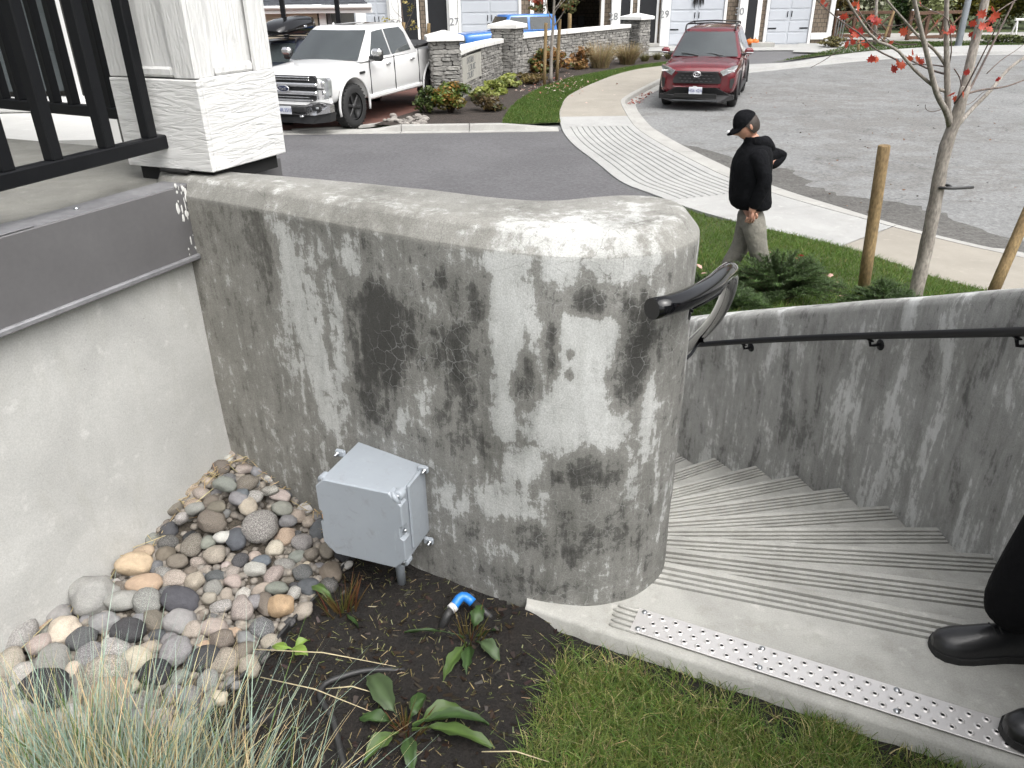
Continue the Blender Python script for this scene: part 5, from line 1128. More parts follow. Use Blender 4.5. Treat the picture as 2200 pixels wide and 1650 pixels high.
for k,(px,py) in enumerate(((1503,575),(1512,590),(1630,560),(1640,592),(1685,586),(1712,560),(1720,552),(1783,595),(1803,612),(1728,625),(1652,545),(1540,612),(1805,640),(1600,652),(1662,588))):
    p=gnd(px,py,.6); z=lz(p.x,p.y)+.06; p=gnd(px,py,z); o=bpy.data.objects.new('fallen_leaf',LM if k in (5,6,13) else LM2); link(o); o.location=p+Vector((0,0,.02)); s=rnd.uniform(.06,.085); o.scale=(s,)*3; o.rotation_euler=(rnd.uniform(-.5,.5),rnd.uniform(-.5,.5),rnd.uniform(0,6)); 
    tag(o,'red fallen leaf on the bank by the junipers' if k in (5,6,13) else 'faded pink fallen leaf on the bank by the junipers','leaf','red leaves on the bank' if k in (5,6,13) else 'pink leaves on the bank')
M['leaf_litter']=M['leaf']
def litter2(name,label,polyfn,n,size,cols,seed,zf):
    g=np.random.default_rng(seed); X,Y=polyfn(g,n); n=len(X); Z=np.array([zf(x,y) for x,y in zip(X,Y)]); a=g.random(n)*6.283; s=size*g.uniform(.5,1.2,n); d=np.stack([np.cos(a),np.sin(a),g.normal(0,.3,n)],1)*s[:,None]; e=np.stack([-np.sin(a),np.cos(a),g.normal(0,.3,n)],1)*s[:,None]*.7; p=np.stack([X,Y,Z],1)
    V=np.stack([p-d,p+e,p+d,p-e],1).reshape(-1,3); C=np.repeat(np.array(cols)[g.integers(0,len(cols),n)]*g.uniform(.7,1.2,(n,1)),4,0); tag(fast(name,V,np.arange(n*4).reshape(-1,4),M['leaf'],None,C,False),label,'leaves',None,'stuff')
litter2('leaf_litter','scattered fallen leaves under the staked sapling',lambda g,n:(1.3+g.normal(0,.8,n),26.9+g.normal(0,1.5,n)),230,.045,[(.40,.24,.20),(.5,.38,.33),(.3,.10,.07),(.55,.5,.4)],61,lambda x,y:gz(y)+.13)
litter2('leaf_litter','red leaves gathered in the gutter beside the red car',lambda g,n:((lambda t:(3.45+t*1.0+g.normal(0,.12,n),23.0+t*2.6))(g.random(n))),90,.045,[(.25,.05,.04),(.35,.12,.08)],62,lambda x,y:gz(y)+.02)
litter2('leaf_litter','dark wet leaf scraps scattered over the grey road',lambda g,n:(5+g.random(n)*9,11+g.random(n)*14),220,.03,[(.10,.06,.04),(.2,.1,.06),(.06,.05,.04)],63,lambda x,y:gz(y)+.012)
# ---------------------------------------------------------------- vehicles
def paint(name,c,c2=None,metal=0.,rough=.28): return surf(name,c,c2 or c,3,rough,metal=metal,fine=0,coat=.8)
M['pearl']=paint('pearl_white_paint',(.64,.64,.635),(.62,.62,.62)); M['ruby']=paint('ruby_red_paint',(.135,.007,.014),(.11,.006,.011),.2,.25); M['navy']=paint('dark_blue_paint',(.018,.022,.035)); M['azure']=paint('bright_blue_paint',(.03,.16,.50))
M['carglass']=surf('car_glass',(.045,.054,.056),(.03,.036,.038),2,.04,fine=0,spec=.9,coat=1.)
M['chrome']=surf('chrome',(.80,.80,.81),(.76,.76,.77),5,.22,metal=.9,fine=0); M['tyre']=surf('tyre_rubber',(.016,.016,.017),(.022,.022,.022),20,.8,fine=.2,bump=.3,bsc=60); M['plast']=surf('black_plastic',(.018,.018,.019),(.024,.024,.025),9,.55,fine=.1)
M['lamp']=surf('headlamp_lens',(.55,.57,.58),(.25,.26,.27),9,.08,metal=.4,fine=0,coat=1.); M['alloy']=surf('machined_alloy',(.45,.45,.46),None,9,.25,metal=1.,fine=0)
def evaluated(o):
    dg=bpy.context.evaluated_depsgraph_get(); dg.update(); me=bpy.data.meshes.new_from_object(o.evaluated_get(dg)); o.modifiers.clear(); o.data=me; return o
def wheel(parent,x,y,r,w,rimc,spokes,side,name='wheel'):
    mb=MB(); n=32; ri=r*.62
    mb.lathe([(ri,-w/2+.01),(r*.80,-w/2-.004),(r*.93,-w/2+.01),(r*.985,-w/2+.035),(r,-w*.2),(r,w*.2),(r*.985,w/2-.035),(r*.93,w/2-.01),(r*.80,w/2+.004),(ri,w/2-.01)],(x,y,r),'y',n)
    if r>.4:
        for k in range(30):
            a=2*math.pi*k/30
            for s_ in (-1,1): mb.box((0,0,0),(.03,w*.42,.018),M=Matrix.Translation((x+r*math.cos(a),y+s_*w*.25,r+r*math.sin(a)))@Matrix.Rotation(-a+math.pi/2,4,'Y')@Matrix.Rotation(s_*.4,4,'Z'))
    ty=mb.build('wheel',M['tyre'],parent,False)
    mb=MB(); yo=y+side*(w/2-.05); mb.lathe([(ri+.004,-.02),(ri-.012,.0+.02),(ri-.03,-.03),(.001,-.04)],(0,0,0),'y',n,M=Matrix.Translation((x,yo,r))@(Matrix.Identity(4) if side>0 else Matrix.Rotation(math.pi,4,'Z')))
    for k in range(spokes):
        a=2*math.pi*k/spokes+.2; mb.box((0,0,0),(ri*.95,.03,.06),M=Matrix.Translation((x,yo+side*.0,r))@Matrix.Rotation(-a,4,'Y')@Matrix.Translation((ri*.5,0,0)),ch=.012)
    mb.lathe([(.07,-.02),(.065,.03),(.001,.035)],(0,0,0),'y',16,M=Matrix.Translation((x,yo,r))@(Matrix.Identity(4) if side>0 else Matrix.Rotation(math.pi,4,'Z')))
    mb.build('rim',rimc,ty,False); return ty
def loft(parent,st,mat,name='body',arches=(),ar=.5,sub=2):
    rows=[]
    for (x,w,zb,ze,zt) in st:
        h=[(0,zb),(w*.86,zb),(w*.965,zb+.09),(w,zb+(ze-zb)*.42),(w*.99,zb+(ze-zb)*.72),(w*.965,ze-.06),(w*.90,ze),(w*.62,ze+(zt-ze)*.75),(0,zt)]
        rows.append([Vector((x,y,z)) for y,z in h]+[Vector((x,-y,z)) for y,z in reversed(h[1:-1])])
    mb=MB(); mb.grid(rows,0,True,close=True); mb.poly(rows[0]); mb.poly(list(reversed(rows[-1])))
    o=mb.build(name,mat,parent,False)
    m=o.modifiers.new('s','SUBSURF'); m.levels=m.render_levels=sub
    cut=[]
    for x,z,r in arches:
        c=MB(); c.lathe([(.001,-1.5),(r,-1.5),(r,1.5),(.001,1.5)],(0,0,0),'y',28,M=Matrix.Translation((x,0,z))); co_=c.build('cut',M['plast']); co_.matrix_world=PM[parent.name]; cut.append(co_)
        b=o.modifiers.new('b','BOOLEAN'); b.operation='DIFFERENCE'; b.object=co_; b.solver='EXACT'
    o.matrix_basis=Matrix.Identity(4); bpy.context.view_layer.update(); evaluated(o)
    for c in cut: bpy.data.objects.remove(c)
    if mat.name not in [q.name for q in o.data.materials]: o.data.materials.clear(); o.data.materials.append(mat)
    o.data.polygons.foreach_set('use_smooth',[True]*len(o.data.polygons))
    return o
def cabin(parent,zb,zt,b,t,mat,bul=.09,roofh=.05,win=(),front=(.90,.06,.93),rear=True,name='cabin'):
    # b,t = (x_front,x_rear,half_width) at belt and roof edge
    def ring(f,ins=0,dz=0):
        x0=b[0]+(t[0]-b[0])*f-ins; x1=b[1]+(t[1]-b[1])*f+ins; w=b[2]+(t[2]-b[2])*f-ins; z=zb+(zt-zb)*f+dz; c=.05; P=[]
        for u in np.linspace(1,-1,7): P.append(Vector((x0+bul*(1-u*u)-(c if abs(u)==1 else 0),u*(w-c*.5),z)))
        P.append(Vector((x0-c-.03,-w,z))); P.append(Vector(((x0+x1)/2,-w,z))); P.append(Vector((x1+c,-w,z))); P.append(Vector((x1,-w+c,z))); P.append(Vector((x1,0,z))); P.append(Vector((x1,w-c,z))); P.append(Vector((x1+c,w,z))); P.append(Vector(((x0+x1)/2,w,z))); P.append(Vector((x0-c-.03,w,z))); return P
    rows=[ring(0),ring(.5),ring(.94),ring(1,.035,.02),ring(1,.13,roofh*.75),ring(1,.38,roofh)]
    mb=MB(); mb.grid(rows,0,True,close=True); mb.poly(list(reversed(rows[-1]))); o=mb.build(name,mat,parent,False)
    # windscreen
    uu,v0,v1=front; mb=MB(); r=[]
    for v in np.linspace(v0,v1,5):
        x0=b[0]+(t[0]-b[0])*v; w=b[2]+(t[2]-b[2])*v; z=zb+(zt-zb)*v; r.append([Vector((x0+bul*(1-u*u)+.014,u*(w-.025)*uu,z+.008)) for u in np.linspace(1,-1,9)])
    mb.grid(r,0,True); mb.build('windscreen',M['carglass'],parent,False)
    def sidepoly(pts,side):
        P=[]
        for x,f in pts:
            w=b[2]+(t[2]-b[2])*f; P.append(Vector((x,side*(w+.008),zb+(zt-zb)*f)))
        return P
    for pts in win:
        for side in (1,-1):
            mb=MB(); q=sidepoly(pts,side); mb.poly(q if side>0 else list(reversed(q))); mb.build('side_window',M['carglass'],parent,False)
    if rear:
        mb=MB(); r=[]
        for v in (.12,.88):
            x1=b[1]+(t[1]-b[1])*v; w=b[2]+(t[2]-b[2])*v; r.append([Vector((x1-.008,u*(w-.1),zb+(zt-zb)*v)) for u in (-1,1)])
        mb.grid(r,0,False); mb.build('rear_window',M['carglass'],parent,False)
    return o
def pbox(parent,name,c,d,mat,ch=.01,rz=0,ry=0):
    mb=MB(); mb.box((0,0,0),d,M=Matrix.Translation(c)@Matrix.Rotation(rz,4,'Z')@Matrix.Rotation(ry,4,'Y'),ch=ch); return mb.build(name,mat,parent,False)
def fpoly(parent,name,pts,mat,th=.03,x=0):      # front facing panel: pts (y,z), x function or value
    f=x if callable(x) else (lambda y,z:x); mb=MB(); a=[Vector((f(y,z),y,z)) for y,z in pts]; b_=[q-Vector((th,0,0)) for q in a]; n=len(a); mb.add(a+b_,[tuple(range(n)),tuple(reversed(range(n,2*n)))]+[(i,(i+1)%n,n+(i+1)%n,n+i) for i in range(n)]); return mb.build(name,mat,parent,False)
def mir(pts): return [(-y,z) for y,z in reversed(pts)]
M['platew']=surf('plate_white',(.72,.74,.78),None,9,.4,fine=0); M['plateb']=surf('plate_blue',(.10,.13,.32),None,9,.4,fine=0)
def plate(car,x,z,txt):
    p=pbox(car,'number_plate',(x,0,z),(.012,.31,.16),M['platew'],.004); Ml=Matrix(((0,0,1,x+.009),(1,0,0,0),(0,1,0,z-.005),(0,0,0,1)))
    text_obj('plate_number',txt,.105,pmat(car)@Ml,M['plateb'],p,.002,xs=.85); return p
def ellipse_ring(rx,rz,tube,Mw,mat,parent,name,n=28):
    mb=MB(); mb.tube([Mw@Vector((0,rx*math.cos(a),rz*math.sin(a))) for a in np.linspace(0,2*math.pi,n)],tube,6,caps=False); return mb.build(name,mat,parent,False)
# ---- white pickup
RZ=math.atan2(-.92,-.392); S_=1.12
tk=thing('pickup_truck','white crew-cab pickup with chrome grille parked on the brick pad','pickup truck',(-4.76,20.24,gz(20.24)+.012),RZ,tilt=.02,scale=S_)
loft(tk,[(.96,.86,.62,1.12,1.15),(.90,.96,.58,1.17,1.22),(.6,1.0,.55,1.22,1.30),(0,1.015,.52,1.25,1.345),(-.45,1.015,.50,1.28,1.365),(-.6,1.015,.50,1.31,1.36),(-2.9,1.015,.50,1.33,1.36),(-3.0,1.015,.50,1.38,1.39),(-4.85,1.015,.56,1.40,1.40),(-4.95,.98,.62,1.38,1.38)],M['pearl'],arches=((0,.47,.57),(-3.68,.47,.57)))
cabin(tk,1.30,1.93,(-.42,-3.0,.96),(-1.22,-2.72,.76),M['pearl'],.10,.055,win=[[(-.86,.10),(-1.26,.88),(-1.72,.92),(-1.75,.08)],[(-1.80,.08),(-1.77,.92),(-2.48,.92),(-2.62,.72),(-2.70,.12)]],front=(.97,.05,.93))
mb=MB(); mb.grid([[Vector((x,y,1.993-.06*(y/.7)**2)) for y in np.linspace(-.5,.5,7)] for x in (-1.42,-1.8,-2.2)],0,True); mb.build('sunroof',M['carglass'],tk,False)
for s in (1,-1):
    # arch lips, seams, handles, mirrors
    for xc in (0,-3.68):
        mb=MB(); mb.tube([Vector((xc+.585*math.cos(a),s*1.012,.47+.585*math.sin(a))) for a in np.linspace(-.25,math.pi+.25,22)],.028,8); mb.build('arch_lip',M['pearl'],tk,False)
    for x,z0,z1 in ((-.72,.62,1.33),(-1.78,.55,1.33),(-2.93,.60,1.38)): pbox(tk,'door_seam',(x,s*1.012,(z0+z1)/2),(.014,.02,z1-z0),M['plast'],.002)
    for x in (-1.52,-2.62): pbox(tk,'door_handle',(x,s*1.02,1.18),(.17,.05,.045),M['chrome'],.015)
    pbox(tk,'badge',(-.40,s*1.018,1.10),(.20,.02,.05),M['plast'],.004)
    pbox(tk,'rocker',(-1.85,s*.985,.56),(2.4,.08,.11),M['pearl'],.03)
    mh=pbox(tk,'mirror',(-.80,s*1.20,1.42),(.15,.24,.25),M['plast'],.05); pbox(mh,'mirror_cap',(-.755,s*1.20,1.47),(.14,.25,.16),M['chrome'],.05); pbox(tk,'mirror_arm',(-.80,s*1.05,1.36),(.08,.16,.08),M['plast'],.02)
    fpoly(tk,'headlamp',[(s*.60,1.13),(s*.97,1.13),(s*1.00,1.08),(s*.985,.78),(s*.93,.72),(s*.76,.72)],M['lamp'],.12,lambda y,z:1.005-.13*max(0,(abs(y)-.6)/.4)**1.5); pbox(tk,'headlamp_bezel',(.965,s*.86,.925),(.03,.18,.02),M['plast'],.004); pbox(tk,'headlamp_reflector',(.945,s*.90,1.02),(.05,.09,.10),M['chrome'],.03); pbox(tk,'headlamp_reflector',(.945,s*.90,.83),(.05,.09,.10),M['chrome'],.03)
    pbox(tk,'fog_lamp_recess',(1.045,s*.76,.56),(.06,.22,.10),M['plast'],.02); pbox(tk,'fog_lamp',(1.065,s*.79,.56),(.04,.09,.06),M['lamp'],.02)
    pbox(tk,'tow_hook',(1.06,s*.38,.385),(.09,.09,.035),M['chrome'],.012)
    wheel(tk,0,s*.87,.455,.30,M['plast'],6,s); wheel(tk,-3.68,s*.87,.455,.30,M['plast'],6,s)
fpoly(tk,'grille',[(-.72,1.17),(.72,1.17),(.80,1.12),(.72,.70),(-.72,.70),(-.80,1.12)],M['plast'],.10,1.0)
for z,h,w,xx in ((1.145,.022,1.30,1.02),(1.095,.018,1.28,1.015),(.755,.02,1.20,1.015),(.70,.03,1.34,1.02)): pbox(tk,'grille_bar',(xx,0,z),(.04,w,h),M['chrome'],.008)
pbox(tk,'grille_bar',(1.035,0,1.00),(.06,1.66,.075),M['chrome'],.025); pbox(tk,'grille_bar',(1.035,0,.845),(.06,1.62,.075),M['chrome'],.025)
M['ovalb']=surf('navy_badge',(.008,.015,.06),None,9,.2,fine=0,coat=1.)
mb=MB(); mb.lathe([(.001,.02),(.8,.018),(1,.0)],(0,0,0),'x',28,M=Matrix.Translation((1.075,0,.925))@Matrix.Diagonal((1,.145,.060,1))); ov=mb.build('front_badge',M['ovalb'],tk,False); ellipse_ring(.147,.062,.009,Matrix.Translation((1.083,0,.925)),M['chrome'],ov,'badge_ring'); text_obj('badge_script','Ford',.085,pmat(tk)@Matrix(((0,0,1,1.098),(1,0,0,0),(0,1,0,.922),(0,0,0,1))),M['chrome'],ov,.002)
# chrome bumper with black centre, air dam
fx=lambda y,z:1.085-.16*max(0,(abs(y)-.45)/.55)**2
fpoly(tk,'bumper',[(-1.0,.60),(-.80,.66),(-.62,.64),(-.5,.585),(.5,.585),(.62,.64),(.80,.66),(1.0,.60),(1.0,.46),(.7,.41),(-.7,.41),(-1.0,.46)],M['chrome'],.16,fx)
pbox(tk,'bumper_centre',(1.07,0,.515),(.06,1.02,.11),M['plast'],.02); fpoly(tk,'air_dam',[(-.99,.45),(-.7,.405),(.7,.405),(.99,.45),(.96,.27),(.6,.235),(-.6,.235),(-.96,.27)],M['plast'],.2,lambda y,z:fx(y,z)-.03)
fpoly(tk,'lower_fascia',[(-.98,.72),(.98,.72),(1.0,.63),(.8,.68),(.62,.66),(.5,.605),(-.5,.605),(-.62,.66),(-.8,.68),(-1.0,.63)],M['pearl'],.1,lambda y,z:fx(y,z)-.045)
plate(tk,1.108,.50,'NR 3515')
for y in (.34,-.28):
    mb=MB(); mb.tube([Vector((-.40,y,1.352)),Vector((-.50,y-.22,1.40)),Vector((-.55,y-.46,1.43))],.013,6); mb.build('wiper',M['plast'],tk,False)
mb=MB(); mb.tube([Vector((-4.9,.95,1.43)),Vector((-3.02,.95,1.43))],.03,8); mb.tube([Vector((-4.9,-.95,1.43)),Vector((-3.02,-.95,1.43))],.03,8); q=mb.build('bed_rail',M['plast'],tk,False); q['kind']='stuff'
pbox(tk,'bed_cover',(-3.95,0,1.40),(1.9,1.75,.04),M['plast'],.01)
mb=MB(); mb.lathe([(.03,0),(.02,.04),(.001,.06)],(-1.5,-.35,1.97),n=10); mb.build('roof_antenna',M['pearl'],tk,False)
# ---- red crossover
f=Vector((-.33,-.944,0)); RZ2=math.atan2(f.y,f.x); c0=Vector((5.36,22.85,0))
rv=thing('red_suv','dark red compact SUV with black roof rails parked at the kerb','SUV',(c0.x,c0.y,gz(c0.y)),RZ2,tilt=.02,scale=1.12)
loft(rv,[(.83,.72,.42,.84,.88),(.78,.85,.36,.93,.965),(.6,.915,.32,1.0,1.05),(0,.93,.30,1.03,1.10),(-.45,.93,.29,1.06,1.13),(-.8,.93,.28,1.08,1.12),(-2.4,.93,.28,1.10,1.13),(-3.1,.925,.30,1.11,1.13),(-3.5,.90,.36,1.08,1.10),(-3.64,.84,.42,1.02,1.03)],M['ruby'],arches=((0,.38,.42),(-2.69,.38,.42)))
cabin(rv,1.07,1.64,(-.38,-3.50,.86),(-1.22,-3.15,.64),M['ruby'],.12,.06,win=[[(-.98,.08),(-1.34,.86),(-1.72,.90),(-1.76,.06)],[(-1.82,.06),(-1.78,.90),(-2.55,.88),(-2.62,.06)],[(-2.68,.10),(-2.62,.85),(-2.95,.78),(-3.12,.2)]],front=(.97,.05,.95))
mb=MB(); mb.grid([[Vector((x,y,1.703-.05*(y/.6)**2)) for y in np.linspace(-.42,.42,7)] for x in (-1.45,-1.8,-2.2)],0,True); mb.build('sunroof',M['carglass'],rv,False)
for s in (1,-1):
    mb=MB(); mb.tube(spline([(-1.15,s*.62,1.64),(-1.25,s*.62,1.74),(-1.5,s*.62,1.765),(-2.6,s*.61,1.765),(-2.9,s*.60,1.70)],16),.02,8); mb.build('roof_rail',M['plast'],rv,False)
    fpoly(rv,'headlamp',[(s*.52,.90),(s*.66,.955),(s*.87,1.01),(s*.895,.975),(s*.84,.90),(s*.60,.80)],M['lamp'],.14,lambda y,z:.965-.28*max(0,(abs(y)-.5)/.4)**1.6); pbox(rv,'daytime_strip',(.86,s*.72,.90),(.03,.30,.025),M['whitepl'],.006,rz=-s*.55)
    fpoly(rv,'corner_vent',[(s*.76,.72),(s*.845,.74),(s*.86,.66),(s*.82,.50),(s*.77,.53)],M['plast'],.1,lambda y,z:.905-.20*max(0,(abs(y)-.6)/.3)**1.5)
    for xc in (0,-2.69):
        mb=MB(); mb.tube([Vector((xc+.43*math.cos(a),s*.918,.375+.43*math.sin(a))) for a in np.linspace(-.4,math.pi+.4,20)],.035,8); mb.build('arch_trim',M['plast'],rv,False)
    pbox(rv,'sill_trim',(-1.35,s*.90,.34),(1.9,.10,.13),M['plast'],.03)
    for x,z0,z1 in ((-.62,.42,1.06),(-1.76,.38,1.08)): pbox(rv,'door_seam',(x,s*.928,(z0+z1)/2),(.012,.014,z1-z0),M['plast'],.002)
    for x in (-1.55,-2.45): pbox(rv,'door_handle',(x,s*.935,.95),(.17,.04,.04),M['ruby'],.015)
    mm=pbox(rv,'mirror',(-.78,s*1.03,1.20),(.13,.21,.15),M['ruby'],.05); pbox(mm,'mirror_signal',(-.725,s*1.05,1.165),(.04,.18,.03),M['lamp'],.01); pbox(rv,'mirror_arm',(-.78,s*.90,1.12),(.07,.12,.06),M['plast'],.02)
    wheel(rv,0,s*.80,.355,.225,M['alloy'],5,s); wheel(rv,-2.69,s*.80,.355,.225,M['alloy'],5,s)
fpoly(rv,'grille',[(-.46,.86),(.46,.86),(.56,.72),(.55,.625),(-.55,.625),(-.56,.72)],M['plast'],.1,lambda y,z:.962-.06*(abs(y)/.55)**2)
for r_ in range(3):
    for k in range(9-r_ if r_ else 7):
        y=(k-(8-r_ if r_ else 6)/2)*.112; pbox(rv,'grille_tooth',(.966-.06*(y/.55)**2,y,.80-.065*r_),(.02,.06,.016),surf('grille_grey',(.06,.06,.062),None,9,.4,fine=0) if (r_,k)==(0,0) else bpy.data.materials['grille_grey'],.004)
pbox(rv,'upper_grille_lip',(.955,0,.885),(.05,1.0,.022),M['plast'],.008)
fpoly(rv,'bumper_bar',[(-.50,.60),(.50,.60),(.56,.625),(.58,.56),(.50,.53),(-.50,.53),(-.58,.56),(-.56,.625)],M['ruby'],.1,lambda y,z:.985-.10*(abs(y)/.6)**2)
fpoly(rv,'lower_bumper',[(-.47,.535),(.47,.535),(.80,.36),(.88,.35),(.88,.26),(.55,.20),(-.55,.20),(-.88,.26),(-.88,.35),(-.80,.36)],M['plast'],.2,lambda y,z:1.0-.17*(abs(y)/.8)**2)
pbox(rv,'lower_intake',(.99,0,.355),(.05,1.0,.10),M['dark'],.01); pbox(rv,'skid_lip',(.99,0,.245),(.06,1.1,.03),surf('grey_plastic',(.05,.055,.06),None,9,.5,fine=0),.01)
em=ellipse_ring(.085,.060,.010,Matrix.Translation((.985,0,.83)),M['chrome'],rv,'front_badge'); ellipse_ring(.030,.056,.008,Matrix.Translation((.990,0,.83)),M['chrome'],em,'badge_ring'); ellipse_ring(.058,.028,.008,Matrix.Translation((.990,0,.856)),M['chrome'],em,'badge_ring')
plate(rv,1.012,.475,'HS6 42A'); pbox(rv,'plate_bolt_sticker',(1.005,-.02,.565),(.01,.09,.012),M['whitepl'],.002)
for y in (.45,-.15):
    mb=MB(); mb.tube([Vector((-.30,y,1.125)),Vector((-.36,y-.2,1.155)),Vector((-.40,y-.42,1.17))],.011,6); mb.build('wiper',M['plast'],rv,False)
pbox(rv,'windscreen_sensor',(-1.12,0,1.545),(.12,.20,.03),M['plast'],.01,ry=.6)
for x in (-1.45,-2.5):
    mb=MB(); mb.tube([Vector((x,-.62,1.775)),Vector((x,0,1.80)),Vector((x,.62,1.775))],.018,8); mb.build('roof_crossbar',M['plast'],rv,False)
# ---- dark SUV with a roof box, behind the pickup
db=thing('dark_suv','dark blue SUV carrying a black roof box, half hidden behind the white pickup','SUV',(-7.1,23.9,gz(23.9)),math.atan2(-.97,-.24),tilt=.02)
loft(db,[(.93,.70,.42,.90,.95),(.86,.86,.36,1.0,1.03),(.5,.93,.32,1.05,1.10),(-.5,.95,.29,1.08,1.15),(-2.4,.95,.28,1.12,1.15),(-3.5,.93,.34,1.10,1.12),(-3.75,.85,.42,1.02,1.03)],M['navy'],arches=((0,.38,.42),(-2.75,.38,.42)))
cabin(db,1.10,1.62,(-.38,-3.5,.88),(-1.2,-3.2,.66),M['navy'],.12,.05,win=[[(-.98,.08),(-1.34,.86),(-2.95,.88),(-3.1,.1)]],front=(.95,.06,.92))
for s in (1,-1):
    wheel(db,0,s*.82,.36,.23,M['alloy'],5,s); wheel(db,-2.75,s*.82,.36,.23,M['alloy'],5,s)
    fpoly(db,'headlamp',[(s*.5,.92),(s*.86,.98),(s*.84,.86),(s*.56,.83)],M['lamp'],.14,lambda y,z:.95-.25*max(0,(abs(y)-.5)/.4)**1.6)
    mb=MB(); mb.tube(spline([(-1.05,s*.64,1.62),(-1.2,s*.66,1.71),(-2.9,s*.66,1.72),(-3.1,s*.64,1.66)],14),.022,8); mb.build('roof_rail',M['plast'],db,False); pbox(db,'mirror',(-.78,s*1.04,1.22),(.13,.2,.14),M['navy'],.05)
fpoly(db,'grille',[(-.45,.90),(.45,.90),(.5,.65),(-.5,.65)],M['plast'],.1,.955)
rbx=thing('roof_box','long glossy black cargo box on the roof of the dark SUV','roof box',tuple(PM[db.name]@Vector((-1.6,.12,1.79))),math.atan2(-.97,-.24),tilt=.02)
rows=[]
for x,w,z0,z1 in ((1.05,.25,.10,.15),(.98,.36,.05,.22),(.6,.46,.02,.36),(0,.47,0,.44),(-.8,.47,0,.46),(-1.02,.45,.02,.44),(-1.08,.36,.08,.36)):
    h=[(0,z0),(w*.9,z0),(w,z0+.05),(w*.99,(z0+z1)/2),(w*.86,z1-.03),(w*.5,z1),(0,z1+.01)]; rows.append([Vector((x,y,z)) for y,z in h]+[Vector((x,-y,z)) for y,z in reversed(h[1:-1])])
mb=MB(); mb.grid(rows,0,True,close=True); mb.poly(rows[0]); mb.poly(list(reversed(rows[-1]))); mb.build('shell',M['gloss'],rbx,False)
for s in (1,-1):
    mb=MB(); mb.tube([Vector((.9,s*.40,.13)),Vector((0,s*.478,.17)),Vector((-1.0,s*.465,.19))],.012,6); mb.build('lid_seam',M['plast'],rbx,False); pbox(rbx,'lock',(-.3,s*.475,.20),(.16,.03,.07),M['chrome'],.012)
for x in (.35,-.5): pbox(rbx,'crossbar',(x,0,-.03),(.07,1.3,.035),M['plast'],.01)
# ---- blue off-roader behind the stone wall
bj=thing('blue_offroader','bright blue boxy off-road car behind the stone wall','SUV',(-1.2,34.6,gz(34.6)),math.atan2(-.35,-.94),scale=1.0)
loft(bj,[(.80,.80,.55,1.10,1.13),(.7,.90,.5,1.16,1.2),(0,.94,.48,1.2,1.24),(-.7,.95,.46,1.24,1.27),(-2.9,.95,.46,1.26,1.28),(-3.2,.93,.55,1.22,1.24)],M['azure'],arches=((0,.45,.48),(-2.55,.45,.48)))
cabin(bj,1.24,1.80,(-.75,-3.15,.90),(-1.05,-3.1,.80),M['azure'],.03,.04,win=[[(-.95,.1),(-1.12,.9),(-1.85,.9),(-1.85,.08)],[(-1.95,.08),(-1.95,.9),(-2.85,.9),(-2.85,.08)]],front=(.92,.08,.9))
for s in (1,-1):
    wheel(bj,0,s*.80,.40,.26,M['plast'],6,s); wheel(bj,-2.55,s*.80,.40,.26,M['plast'],6,s); pbox(bj,'mirror',(-.85,s*1.06,1.38),(.14,.2,.2),M['plast'],.04)
    mb=MB(); mb.lathe([(.001,.02),(.10,.01),(.11,-.02)],(.80,s*.62,.95),'x',18); mb.build('headlamp',M['lamp'],bj,False)
fpoly(bj,'grille',[(-.5,1.06),(.5,1.06),(.5,.86),(-.5,.86)],M['plast'],.05,.81)
# ---------------------------------------------------------------- row houses across the lane
def shake_mat():
    m,t,b,o=mk('brown_shakes'); v=coords(t); sw_=nd(t,'SeparateXYZ',{0:v}); cv=nd(t,'CombineXYZ',{0:sw_.outputs[0],1:sw_.outputs[2]}).outputs[0]
    br=nd(t,'TexBrick',{'Vector':cv,'Color1':(.20,.16,.12,1),'Color2':(.15,.118,.09,1),'Mortar':(.05,.04,.03,1),'Scale':1.,'Mortar Size':.012,'Brick Width':.22,'Row Height':.19})
    t.links.new(br.outputs[0],b.inputs['Base Color']); b.inputs['Roughness'].default_value=.85; bumpn(t,b,br.outputs[1],.4,.02); return m
M['shake']=shake_mat(); M['door_w']=surf('white_garage_door',(.46,.485,.525),(.44,.465,.505),2,.5,fine=.02); M['doorblk']=surf('black_front_door',(.012,.013,.016),None,5,.45,fine=.02); M['roofs']=surf('charcoal_shingles',(.05,.055,.065),(.028,.031,.037),5,.9,fine=.4,fsc=12,stretch=(.6,2.5,2.5)); M['numb']=surf('grey_house_number',(.25,.26,.27),None,9,.5,fine=0)
FY=41.6; FZ=gz(FY)+.03
def X_(px,y=FY): return at(px,50,y).x
